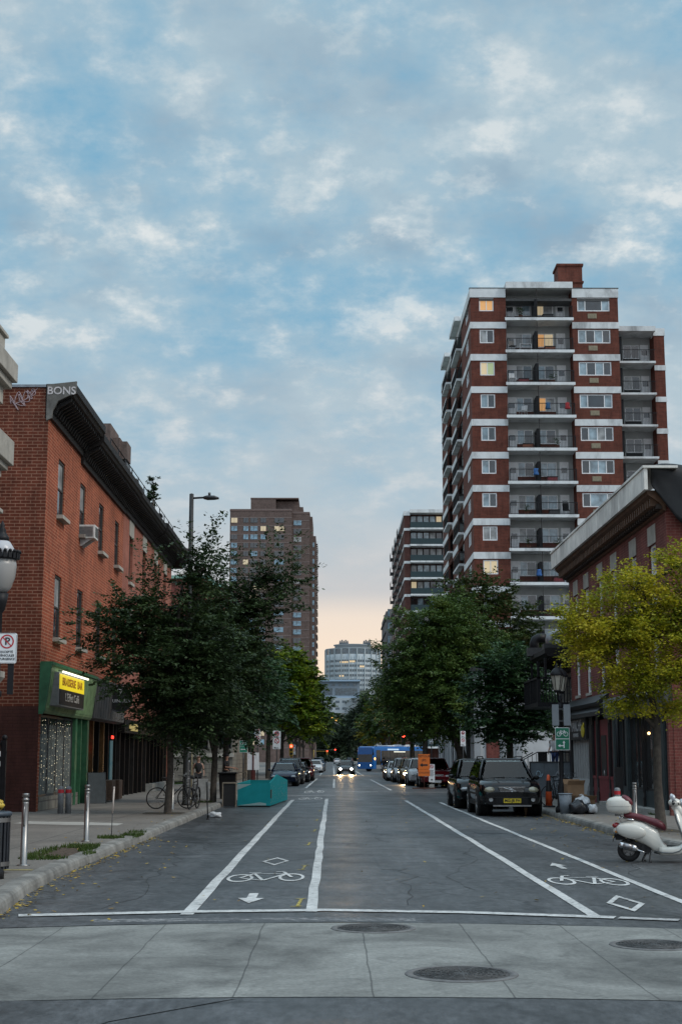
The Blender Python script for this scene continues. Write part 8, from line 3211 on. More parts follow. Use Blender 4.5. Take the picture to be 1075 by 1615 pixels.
# tall cobra street light with dark sticker-covered foot
t = thing('street_light', 'tall dark street light column with a short arm and flat lamp head', 'street light', (-4.93, 50.1, 0.15))
mb = MB()
mb.lathe([(0.17, 0), (0.17, 0.06), (0.135, 0.1), (0.13, 3.2), (0.1, 3.35), (0.09, 6), (0.075, 10.65), (0.0, 10.68)], n=16)
build('pole', mb, M('pole_dark', (0.02, 0.021, 0.022), 0.5, 0.3, 0.2), t)
mb = MB()
mb.tube([(0, 0, 10.5), (0.3, 0, 10.52), (0.55, 0, 10.53)], 0.035, 8)
build('arm', mb, BLK, t)
mb = MB()
mb.loft(xloft([(0.42, 10.47, 10.57, 0.07), (0.55, 10.44, 10.6, 0.14), (0.8, 10.45, 10.59, 0.15), (0.95, 10.47, 10.53, 0.08)], 12, 3))
mb.cyl((0.62, 0, 10.58), (0.62, 0, 10.7), 0.045, n=8)
build('lamp_head', mb, DGREY, t)
mb = MB()
rr = random.Random(5)
for k in range(16):
    a, z = rr.uniform(3.6, 5.8), rr.uniform(0.6, 2.4)
    mb.cbox((0.137 * math.cos(a), 0.137 * math.sin(a), z), (0.004, rr.uniform(0.03, 0.09), rr.uniform(0.03, 0.1)), Matrix.Rotation(a, 3, 'Z'))
build('stickers', mb, M('sticker_grey', (0.22, 0.23, 0.24), 0.7, 0, 0.5, 20), t)
t = thing('sign_post', 'thin beige post standing right beside the dark street light foot', 'post', (-4.72, 49.6, 0.15))
mb = MB()
mb.cyl((0, 0, 0), (0, 0, 2.9), 0.022, n=8)
build('post', mb, M('beige_post', (0.3, 0.25, 0.15), 0.6), t)
mb = MB()
mb.box(-0.05, 0.05, -0.035, 0.0, 2.3, 2.9)
mb.box(-0.04, 0.04, -0.03, 0.0, 0.9, 1.0)
build('bracket', mb, DGREY, t)

# double lantern on the right
t = thing('street_lamp', 'black double lantern street lamp beside the red brick building', 'street lamp', (6.72, 43.6, 0.15))
mb = MB()
mb.lathe([(0.2, 0), (0.2, 0.12), (0.14, 0.2), (0.12, 0.75), (0.08, 0.85), (0.07, 1.0), (0.055, 3.0), (0.09, 3.04), (0.09, 3.1), (0.05, 3.15), (0.045, 3.4)], n=16)
for s in (1, -1):
    mb.tube([(0, 0, 3.2), (s * 0.07, s * 0.12, 3.3), (s * 0.1, s * 0.3, 3.45), (s * 0.12, s * 0.36, 3.55)], 0.028, 8)
build('pole', mb, BLK, t)
for s in (1, -1):
    lx, ly, lz = s * 0.12, s * 0.36, 3.55
    mb = MB()
    mb.lathe([(0.1, 0.0), (0.185, 0.42)], (lx, ly, lz), 6, smooth=False)
    lan = build('lantern', mb, M('lantern_glass', (0.34, 0.32, 0.27), 0.3, 0, 0.1), t)
    mb = MB()
    mb.lathe([(0.06, -0.08), (0.11, -0.03), (0.11, 0.0)], (lx, ly, lz), 6, smooth=False)
    mb.lathe([(0.2, 0.42), (0.21, 0.45), (0.16, 0.55), (0.09, 0.63), (0.05, 0.66), (0.06, 0.7), (0.02, 0.76), (0.0, 0.84)], (lx, ly, lz), 12)
    for k in range(6):
        a = 2 * PI * k / 6
        mb.cyl((lx + 0.1 * math.cos(a), ly + 0.1 * math.sin(a), lz), (lx + 0.187 * math.cos(a), ly + 0.187 * math.sin(a), lz + 0.42), 0.011, n=5)
    build('lantern_frame', mb, BLK, lan)
t = thing('cycle_sign', 'green cycle route sign with left and straight arrow on the lantern post', 'sign', (6.74, 43.38, 2.28))
mb = MB()
panel(mb, 0.42, 0.66, 0.012, 0.02)
build('panel', mb, SIGNW, t)
mb = MB()
panel(mb, 0.395, 0.305, 0.003, 0.012, -0.004, 0, 0.163)
panel(mb, 0.395, 0.305, 0.003, 0.012, -0.004, 0, -0.163)
build('green_field', mb, SGREEN, t)
mb = MB()
bike_icon(mb, 0, 0.16, 0.2, -0.006)
y = -0.008
bar_xz(mb, (0.04, -0.27), (0.04, -0.11), 0.03, y)
mb.add([(-0.0, y, -0.12), (0.08, y, -0.12), (0.04, y, -0.05)], [(0, 1, 2)])
bar_xz(mb, (0.04, -0.2), (-0.08, -0.2), 0.03, y - 0.001)
mb.add([(-0.07, y, -0.155), (-0.07, y, -0.245), (-0.14, y, -0.2)], [(0, 1, 2)])
build('symbols', mb, SIGNW, t)
t = thing('blank_sign', 'pair of blank grey sign backs on the lantern post', 'sign', (6.74, 43.5, 2.98))
for s in (1, -1):
    mb = MB()
    panel(mb, 0.2, 0.62, 0.01, 0.02, 0, s * 0.17, 0)
    build('panel', mb, M('aluminium_back', (0.22, 0.24, 0.26), 0.5, 0.5, 0.05), t)
mb = MB()
mb.box(-0.1, 0.1, 0.012, 0.04, 0.15, 0.2)
mb.box(-0.1, 0.1, 0.012, 0.04, -0.2, -0.15)
build('bracket', mb, DGREY, t)
t = thing('sign_post', 'slim dark post with a small grey sign back before the crimson shopfront', 'post', (8.75, 45.4, 0.15))
mb = MB()
mb.cyl((0, 0, 0), (0, 0, 3.35), 0.05, n=10)
build('post', mb, BLK, t)
mb = MB()
mb.box(-0.42, 0.1, -0.06, -0.05, 3.1, 3.35)
build('panel', mb, M('aluminium_back', (0.22, 0.24, 0.26), 0.5, 0.5, 0.05), t)
mb = MB()
mb.box(-0.12, 0.12, -0.08, 0.08, 0, 1.3)
build('cabinet', mb, SHP, t)

# far signs
t = thing('cycle_sign', 'green cycle route sign beyond the teal planter', 'sign', (-4.0, 66.2, 2.22))
mb = MB()
panel(mb, 0.36, 0.54, 0.012, 0.02)
build('panel', mb, SIGNW, t)
mb = MB()
panel(mb, 0.335, 0.25, 0.003, 0.01, -0.004, 0, 0.13)
panel(mb, 0.335, 0.25, 0.003, 0.01, -0.004, 0, -0.13)
build('green_field', mb, M('sign_green_pale', (0.02, 0.2, 0.13), 0.5), t)
mb = MB()
bike_icon(mb, 0, 0.13, 0.16, -0.006)
bar_xz(mb, (-0.08, -0.13), (0.1, -0.13), 0.03, -0.008)
mb.add([(-0.07, -0.008, -0.09), (-0.07, -0.008, -0.17), (-0.13, -0.008, -0.13)], [(0, 1, 2)])
build('symbols', mb, SIGNW, t)
mb = MB()
mb.cyl((0, 0.04, -2.07), (0, 0.04, 0.25), 0.03, n=8)
build('post', mb, DGREY, t)


def stacked_sign(label, x, y, ztop, w, hs, group='parking signs stacked on posts', post_to=0.15, panel_dark=None):
    t = thing('parking_sign', label, 'sign', (x, y, ztop), 0, group)
    z = 0
    for i, h in enumerate(hs):
        mb = MB()
        panel(mb, w, h - 0.02, 0.01, 0.02, 0, 0, z - h / 2)
        p = build('panel', mb, SIGNW, t)
        if i > 0 or len(hs) == 2:
            mb = MB()
            ring_xz(mb, 0, z - w * 0.42, w * 0.33, w * 0.24, -0.001, n=18)
            bar_xz(mb, (-w * 0.2, z - w * 0.22), (w * 0.2, z - w * 0.62), w * 0.09, -0.006)
            build('ring', mb, RED, p)
        mb = MB()
        for k in range(3):
            bar_xz(mb, (-w * 0.35, z - h + 0.05 + 0.035 * k), (w * 0.33 - 0.04 * k, z - h + 0.05 + 0.035 * k), 0.016, -0.003)
        if i == 0:
            bar_xz(mb, (-w * 0.22, z - h * 0.35), (w * 0.22, z - h * 0.35), w * 0.3, -0.004)
        build('lettering', mb, M('sign_print', (0.12, 0.12, 0.13), 0.6), p)
        z -= h
    mb = MB()
    mb.cyl((0, 0.035, 0.05), (0, 0.035, post_to - ztop), 0.03, n=8)
    build('post', mb, DGREY, t)
    return t


stacked_sign('stack of three white parking signs behind the teal planter', -3.97, 78, 3.76, 0.3, [0.42, 0.45, 0.5])
stacked_sign('stack of two parking signs by the trunk behind the dark red off-roader', 7.27, 82.6, 3.2, 0.28, [0.4, 0.46])
stacked_sign('small pale parking signs over the navy sedan', -3.95, 104, 3.6, 0.55, [0.5, 0.8])
stacked_sign('narrow white sign beside the yellow traffic light', -3.5, 133, 2.85, 0.28, [0.4, 0.5])
stacked_sign('single white sign above the right row of cars', 6.6, 99, 3.3, 0.28, [0.7])
t = thing('information_board', 'two white panels on a dark red post behind the teal planter', 'sign', (-3.55, 66, 0.15))
for s in (1, -1):
    mb = MB()
    panel(mb, 0.23, 0.76, 0.02, 0.01, 0, s * 0.145, 1.42)
    p = build('panel', mb, SIGNW, t)
    mb = MB()
    for k in range(4):
        bar_xz(mb, (s * 0.145 - 0.06, 1.7 - 0.05 * k), (s * 0.145 - 0.03, 1.7 - 0.05 * k), 0.012, -0.003)
    build('lettering', mb, M('sign_print_red', (0.4, 0.2, 0.2), 0.6), p)
mb = MB()
mb.box(-0.032, 0.032, -0.02, 0.06, 0, 1.82)
mb.box(-0.1, 0.1, 0.03, 0.09, 0, 1.03)
build('post', mb, M('dark_red_post', (0.09, 0.015, 0.012), 0.6), t)
t = thing('street_banner', 'yellow and blue banner on a pale concrete pole on the lawn', 'banner', (-9.55, 87, 0.15))
mb = MB()
mb.cyl((0, 0, 0), (0, 0, 7.5), 0.12, 0.09, n=12)
build('pole', mb, M('pale_pole', (0.2, 0.22, 0.21), 0.8, 0, 0.15, 3), t)
mb = MB()
mb.box(0.05, 0.62, -0.02, 0.0, 2.25, 2.95)
b_ = build('banner', mb, M('banner_yellow', (0.55, 0.36, 0.04), 0.6, 0, 0.1), t)
mb = MB()
mb.prism([(0.05, 2.25), (0.62, 2.25), (0.62, 2.5), (0.35, 2.68), (0.2, 2.5), (0.05, 2.42)], 'y', -0.026, -0.021)
build('blue_shape', mb, M('banner_mid_blue', (0.06, 0.2, 0.4), 0.6), b_)
mb = MB()
mb.prism([(0.25, 2.72), (0.36, 2.9), (0.5, 2.86), (0.42, 2.7)], 'y', -0.026, -0.021)
build('dark_shape', mb, SBLACK, b_)
mb = MB()
mb.box(-0.5, -0.08, -0.02, 0.0, 2.25, 2.95)
build('banner', mb, M('banner_yellow', (0.55, 0.36, 0.04), 0.6, 0, 0.1), t)

ORG = M('detour_orange', (0.62, 0.14, 0.015), 0.55, 0, 0.05)
t = thing('detour_sign', 'orange detour sign with black arrow on a portable stand', 'sign', (5.0, 81.4, 0))
mb = MB()
panel(mb, 0.64, 0.82, 0.02, 0.01, 0, 0, 1.5)
panel(mb, 0.64, 0.36, 0.02, 0.01, 0, 0, 0.9)
build('panel', mb, ORG, t)
text_mesh('lettering', 'DÉTOUR', 0.17, (0, -0.004, 1.79), (R(90), 0, 0), SBLACK, t, 0.001)
text_mesh('lettering', 'CYCLISTES', 0.12, (0, -0.004, 0.9), (R(90), 0, 0), SBLACK, t, 0.001)
mb = MB()
bike_icon(mb, 0, 1.58, 0.16, -0.004)
bar_xz(mb, (-0.1, 1.32), (0.2, 1.32), 0.09, -0.004)
mb.add([(-0.08, -0.004, 1.43), (-0.08, -0.004, 1.21), (-0.24, -0.004, 1.32)], [(0, 1, 2)])
build('symbols', mb, SBLACK, t)
mb = MB()
mb.cyl((0, 0.04, 0.05), (0, 0.04, 1.85), 0.025, n=8)
mb.box(-0.65, 0.65, -0.02, 0.1, 0.03, 0.1)
mb.box(-0.05, 0.05, -0.5, 0.55, 0.02, 0.07)
build('stand', mb, M('rusty_stand', (0.08, 0.03, 0.02), 0.8), t)
t = thing('parking_sign', 'tall white notice with red ring standing next to the orange detour sign', 'sign', (5.62, 84.4, 0))
mb = MB()
panel(mb, 0.34, 1.0, 0.02, 0.02, 0, 0, 0.85)
build('panel', mb, SIGNW, t)
mb = MB()
ring_xz(mb, 0, 1.22, 0.1, 0.07, -0.001)
bar_xz(mb, (-0.06, 1.28), (0.06, 1.16), 0.025, -0.006)
build('ring', mb, RED, t)
mb = MB()
for k in range(6):
    bar_xz(mb, (-0.12, 1.0 - 0.06 * k), (0.12 - 0.03 * (k % 2), 1.0 - 0.06 * k), 0.025, -0.004)
bar_xz(mb, (-0.06, 0.48), (0.06, 0.48), 0.08, -0.004)
build('lettering', mb, M('sign_print', (0.12, 0.12, 0.13), 0.6), t)
mb = MB()
mb.box(-0.14, 0.14, 0.03, 0.3, 0, 0.22)
mb.cyl((0, 0.06, 0.2), (0, 0.06, 1.2), 0.02, n=6)
build('stand', mb, CONC, t)


def traffic_light(label, x, y, z, armx, lit, col, body):
    t = thing('traffic_light', label, 'traffic light', (x, y, 0.15), 0, 'traffic lights')
    mb = MB()
    px = armx
    mb.cyl((px, 0.2, 0), (px, 0.2, z + 0.6), 0.07, n=10)
    if abs(px) > 0.2:
        mb.cyl((px, 0.2, z + 0.3), (0, 0.2, z + 0.3), 0.04, n=8)
    build('pole', mb, body, t)
    mb = MB()
    mb.box(-0.17, 0.17, -0.1, 0.1, z - 0.5, z + 0.5)
    build('housing', mb, body, t, 0.02)
    for k in range(3):
        mb = MB()
        mb.tube([(0, -0.1, z + 0.32 - 0.32 * k), (0, -0.125, z + 0.32 - 0.32 * k)], [0.11, 0.11], 16)
        build('lens', mb, emit('signal_red', (1.0, 0.04, 0.02), 14.0) if k == 0 else M('lens_off', (0.03, 0.03, 0.02), 0.3), t)
        mb = MB()
        mb.lathe([(0.0, 0)], n=3) if False else mb.box(-0.13, 0.13, -0.28, -0.1, z + 0.44 - 0.32 * k, z + 0.455 - 0.32 * k)
        build('visor', mb, body, t)


TLY = M('signal_yellow', (0.4, 0.26, 0.03), 0.6)
traffic_light('yellow traffic light showing red over the left parked cars', -3.55, 126, 2.2, 0, 0, 0, TLY)
traffic_light('red traffic light hanging above the far end of the street', 0.5, 330, 2.9, -4.6, 0, 0, DGREY)
traffic_light('red traffic light left of the hanging one far down the street', -1.3, 332, 2.6, -3.0, 0, 0, TLY)
traffic_light('red traffic light in the dark foliage above the right row of cars', 6.1, 128, 3.1, 0.9, 0, 0, DGREY)

# ------------------------------------------------------------------ teal parklet and what stands round it
TEALP = M('teal_paint', (0.015, 0.235, 0.26), 0.9, 0, 0.08, 3, spec=0.08)
PALET = M('pale_teal', (0.26, 0.38, 0.38), 0.9, 0, 0.1, 3, spec=0.08)
t = thing('planter_box', 'teal painted parklet box with pale triangles at the end of the kerb', 'planter', (-2.8, 53, 0))
mb = MB()
mb.box(-0.6, 0.52, 0, 0.05, 0.04, 0.83)
mb.box(-0.6, -0.55, 0.05, 7.5, 0.04, 0.83)
mb.box(-0.55, 0.9, 7.45, 7.5, 0.04, 0.83)
build('wall', mb, TEALP, t)
mb = MB()
mb.add([(0.52, 0, 0.04), (0.9, 7.5, 0.04), (0.9, 7.5, 0.83), (0.66, 2.8, 1.1), (0.52, 0, 0.84), (0.57, 0.0, 0.04), (0.95, 7.5, 0.04), (0.95, 7.5, 0.83), (0.71, 2.8, 1.1), (0.57, 0, 0.84)],
       [(0, 1, 2, 3, 4), (9, 8, 7, 6, 5), (0, 5, 6, 1), (1, 6, 7, 2), (2, 7, 8, 3), (3, 8, 9, 4), (4, 9, 5, 0)])
build('side_wall', mb, TEALP, t)
mb = MB()
rr = random.Random(2)
for k in range(90):
    u, z = rr.uniform(0.02, 0.97), rr.uniform(0.1, 0.95)
    s = 0.045
    x, y = 0.572 + 0.38 * u, 7.5 * u
    if z < 0.8:
        mb.add([(x + 0.003, y - s * 2.4, z), (x + 0.003, y + s * 2.4, z), (x + 0.003, y, z + s)], [(0, 1, 2)])
build('side_pattern', mb, PALET, t)
mb = MB()
mb.prism([(-0.6, 0.6), (-0.6, 0.8), (-0.1, 0.8)], 'y', -0.004, -0.001)
mb.prism([(-0.6, 0.05), (0.42, 0.05), (0.42, 0.12), (0.2, 0.16), (-0.05, 0.12)], 'y', -0.004, -0.001)
build('front_pattern', mb, PALET, t)
mb = MB()
mb.box(-0.55, 0.6, 0.05, 7.45, 0.3, 0.6)
build('soil', mb, EARTH, t)
t = thing('utility_cabinet', 'black box with thin wooden edge posts joined to the teal planter', 'cabinet', (-3.66, 52.8, 0))
mb = MB()
mb.box(-0.24, 0.2, 0, 0.6, 0.03, 0.8)
build('box', mb, M('black_plywood', (0.01, 0.01, 0.011), 0.6), t)
mb = MB()
for x in (-0.27, 0.2):
    mb.box(x, x + 0.04, -0.03, 0.01, 0, 0.82)
mb.box(-0.27, 0.25, -0.03, 0.62, 0.82, 0.86)
build('edge_posts', mb, M('raw_wood', (0.2, 0.17, 0.13), 0.8, 0, 0.2), t)
t = thing('waste_bin', 'black wheeled bin standing behind the black box', 'bin', (-4.1, 58, 0.15))
mb = MB()
mb.loft([[(-0.28, -0.3, 0), (0.28, -0.3, 0), (0.28, 0.3, 0), (-0.28, 0.3, 0)], [(-0.34, -0.36, 0.95), (0.34, -0.36, 0.95), (0.34, 0.36, 0.95), (-0.34, 0.36, 0.95)]], smooth=False)
build('body', mb, PLASTIC, t, 0.03)
mb = MB()
mb.box(-0.37, 0.37, -0.4, 0.4, 0.95, 1.02)
build('lid', mb, PLASTIC, t, 0.02)
t = thing('wooden_table', 'thin legged wooden table beside the standing man', 'table', (-4.3, 66.5, 0.15))
mb = MB()
mb.box(-0.45, 0.45, -0.3, 0.3, 0.9, 0.95)
build('tabletop', mb, M('raw_wood', (0.2, 0.17, 0.13), 0.8, 0, 0.2), t)
for x in (-0.4, 0.37):
    for y in (-0.28, 0.25):
        mb = MB()
        mb.box(x, x + 0.04, y, y + 0.04, 0, 0.9)
        build('leg', mb, M('raw_wood', (0.2, 0.17, 0.13), 0.8, 0, 0.2), t)
t = thing('sandwich_board', 'white sandwich board with upright dark lettering by the second tree', 'sign', (-5.05, 56.5, 0.15), -8)
for s in (1, -1):
    mb = MB()
    mb.slabquad((-0.3, s * 0.25, 0.03), (0.3, s * 0.25, 0.03), (0.3, s * 0.03, 0.78), (-0.3, s * 0.03, 0.78), 0.025)
    build('board', mb, M('board_white', (0.42, 0.45, 0.47), 0.5), t)
text_mesh('lettering', 'CAFÉ', 0.16, (-0.12, -0.185, 0.42), (R(74), R(-90), 0), SBLACK, t, 0.002)
t = thing('sandwich_board', 'dark chalkboard leaning outside the pub door', 'sign', (-8.3, 52.2, 0.15), 20)
mb = MB()
mb.slabquad((-0.3, -0.2, 0.0), (0.3, -0.2, 0.0), (0.3, 0.05, 1.05), (-0.3, 0.05, 1.05), 0.03)
mb.slabquad((-0.3, 0.3, 0.0), (0.3, 0.3, 0.0), (0.3, 0.08, 1.05), (-0.3, 0.08, 1.05), -0.03)
build('board', mb, M('chalkboard', (0.035, 0.045, 0.05), 0.6, 0, 0.2), t)
mb = MB()
mb.box(-0.33, -0.29, -0.23, 0.1, 0, 0.04)
mb.tube([(-0.31, -0.22, 0), (-0.31, 0.06, 1.07), (0.31, 0.06, 1.07), (0.31, -0.22, 0)], 0.02, 6)
build('frame', mb, DGREY, t)
for i, (y, lab) in enumerate([(54.5, 'brown wooden planter tub outside the pub, nearer the green shop'), (56.3, 'brown wooden planter tub outside the pub, farther from the green shop')]):
    t = thing('wooden_tub', lab, 'planter', (-8.35, y, 0.15), 0, 'wooden tubs outside the pub')
    mb = MB()
    mb.box(-0.3, 0.3, -0.45, 0.45, 0.04, 0.75)
    build('box', mb, WOOD, t, 0.01)
    mb = MB()
    for k in range(7):
        mb.box(0.3, 0.318, -0.45 + 0.13 * k, -0.345 + 0.13 * k, 0.05, 0.74)
    for k in range(5):
        mb.box(-0.29 + 0.12 * k, -0.19 + 0.12 * k, -0.468, -0.45, 0.05, 0.74)
    build('slats', mb, M('tub_slat', (0.13, 0.075, 0.05), 0.8, 0, 0.3), t)
t = thing('marker_stake', 'thin stake with white upper half in the kerb weeds', 'stake', (-4.45, 30.05, 0.15))
mb = MB()
mb.cyl((0, 0, 0), (0.01, 0, 0.5), 0.008, n=6)
build('stem', mb, DGREY, t)
mb = MB()
mb.cyl((0.01, 0, 0.48), (0.03, 0, 0.98), 0.017, n=8)
mb.ball((0.03, 0, 0.99), 0.022, 8, 6)
build('sleeve', mb, M('stake_white', (0.5, 0.44, 0.4), 0.6), t)
t = thing('marker_stake', 'leaning black stake in the gutter beside white litter', 'stake', (-3.55, 42.4, 0))
mb = MB()
mb.cyl((0, 0, 0), (-0.06, 0, 1.05), 0.018, n=6)
build('stem', mb, BLK, t)
mb = MB()
mb.lathe([(0.05, 0), (0.05, 0.02), (0.02, 0.04)], n=10)
build('foot', mb, BLK, t)


def lumpy(name, c, r, mat, label, cat, group=None, seed=0, amp=0.16):
    mb = MB()
    mb.ball(c, r, 20, 14)
    rr = random.Random(seed)
    ph = [rr.uniform(0, 6) for _ in range(6)]
    vs = []
    for x, y, z in mb.v:
        dx, dy, dz = (x - c[0]) / r[0], (y - c[1]) / r[1], (z - c[2]) / r[2]
        k = 1 + amp * math.sin(5 * dx + ph[0]) * math.sin(4 * dz + ph[1]) + amp * 0.7 * math.sin(8 * dy + ph[2]) * math.sin(7 * dx + ph[3]) + rr.uniform(-0.04, 0.04)
        zz = c[2] + dz * r[2] * k
        vs.append((c[0] + dx * r[0] * k, c[1] + dy * r[1] * k, max(zz, c[2] - r[2] * 0.82)))
    mb.v = vs
    o = build(name, mb, mat)
    tag(o, label, cat, group)
    return o


BAGB = M('black_bin_bag', (0.012, 0.014, 0.018), 0.28, 0, 0.2)
BAGW = M('white_bin_bag', (0.5, 0.52, 0.54), 0.4, 0, 0.1)
lumpy('rubbish_bag', (6.95, 42.2, 0.33), (0.26, 0.24, 0.22), BAGB, 'black rubbish bag in front of the cardboard boxes', 'rubbish bag', 'rubbish bags at the kerb', 1)
lumpy('rubbish_bag', (7.3, 42.5, 0.28), (0.2, 0.2, 0.16), BAGB, 'flat black rubbish bag at the end of the heap', 'rubbish bag', 'rubbish bags at the kerb', 2)
lumpy('rubbish_bag', (7.15, 42.75, 0.42), (0.24, 0.2, 0.24), BAGW, 'white rubbish bag lying against the black bags', 'rubbish bag', 'rubbish bags at the kerb', 3)
lumpy('rubbish_bag', (7.38, 42.3, 0.3), (0.14, 0.14, 0.13), BAGW, 'small white bag at the pavement side of the heap', 'rubbish bag', 'rubbish bags at the kerb', 4)
lumpy('litter_bag', (-3.45, 43.6, 0.08), (0.2, 0.16, 0.09), BAGW, 'white plastic litter on the road by the leaning stake', 'litter', None, 5)
CARD = M('cardboard', (0.2, 0.12, 0.065), 0.85, 0, 0.15, 4)


def carton(label, x, y, z, w, d, h, rz):
    t = thing('cardboard_box', label, 'box', (x, y, z), rz, 'cardboard boxes at the kerb')
    mb = MB()
    mb.box(-w / 2, w / 2, -d / 2, d / 2, 0, h)
    build('box', mb, CARD, t)
    mb = MB()
    mb.slabquad((-w / 2, -d / 2, h), (w / 2, -d / 2, h), (w / 2, -d / 2 - 0.1, h + 0.12), (-w / 2, -d / 2 - 0.1, h + 0.12), 0.006)
    mb.slabquad((-w / 2, d / 2, h), (w / 2, d / 2, h), (w / 2, d / 2 + 0.08, h + 0.14), (-w / 2, d / 2 + 0.08, h + 0.14), 0.006)
    build('flap', mb, CARD, t)


carton('large cardboard box on top of the kerb heap', 6.98, 43.0, 0.55, 0.5, 0.36, 0.42, 8)
carton('flattened dark cardboard box under the large one', 6.98, 43.0, 0.15, 0.55, 0.45, 0.4, -6)
carton('cardboard box leaning behind the white bags', 7.35, 43.2, 0.15, 0.4, 0.34, 0.38, 25)
t = thing('waste_bin', 'small grey recycling bin beside the black estate car', 'bin', (6.66, 42.6, 0.15))
mb = MB()
mb.loft([[(0.15 * math.cos(2 * PI * k / 14), 0.15 * math.sin(2 * PI * k / 14), 0) for k in range(14)], [(0.19 * math.cos(2 * PI * k / 14), 0.19 * math.sin(2 * PI * k / 14), 0.56) for k in range(14)]])
build('body', mb, M('bin_grey', (0.17, 0.2, 0.23), 0.6), t)
mb = MB()
mb.torus((0, 0, 0.56), 0.19, 0.018, 'z', 18, 6)
build('rim', mb, M('bin_grey', (0.17, 0.2, 0.23), 0.6), t)
t = thing('traffic_cone', 'orange and black traffic cone behind the black estate car', 'cone', (7.0, 48.2, 0.15))
mb = MB()
mb.lathe([(0.12, 0.04), (0.095, 0.5), (0.065, 0.85), (0.045, 1.02), (0.01, 1.04)], n=18)
build('cone', mb, M('cone_orange', (0.65, 0.09, 0.02), 0.5), t)
mb = MB()
mb.lathe([(0.098, 0.5), (0.069, 0.85)], n=18, cap=False)
build('band', mb, SBLACK, t)
mb = MB()
mb.box(-0.18, 0.18, -0.18, 0.18, 0, 0.05)
build('base', mb, RUBBER, t, 0.01)
lumpy('garden_stone', (-9.3, 81.0, 0.35), (0.28, 0.28, 0.22), M('pale_stone', (0.4, 0.4, 0.38), 0.8), 'pale round stone on the lawn at the end of the brick row', 'stone', None, 9, 0.05)

# ------------------------------------------------------------------ people
SKIN = M('skin', (0.36, 0.2, 0.14), 0.55, 0, 0.05)
HAIRD = M('dark_hair', (0.02, 0.014, 0.01), 0.6)
HAIRB = M('reddish_hair', (0.12, 0.05, 0.025), 0.6)


def skinned(name, verts, edges, mat, parent, root=0, sub=1):
    me = bpy.data.meshes.new(name)
    me.from_pydata([v[:3] for v in verts], edges, [])
    me.materials.append(mat)
    o = bpy.data.objects.new(name, me)
    COL.objects.link(o)
    o.parent = parent
    sk = o.modifiers.new('skin', 'SKIN')
    sk.use_smooth_shade = True
    if not me.skin_vertices:
        bpy.context.view_layer.objects.active = o
    for i, v in enumerate(verts):
        sv = me.skin_vertices[0].data[i]
        rr = v[3] if isinstance(v[3], tuple) else (v[3], v[3])
        sv.radius = rr
        sv.use_root = (i == root)
    if sub:
        s = o.modifiers.new('sub', 'SUBSURF')
        s.levels = s.render_levels = sub
    return o


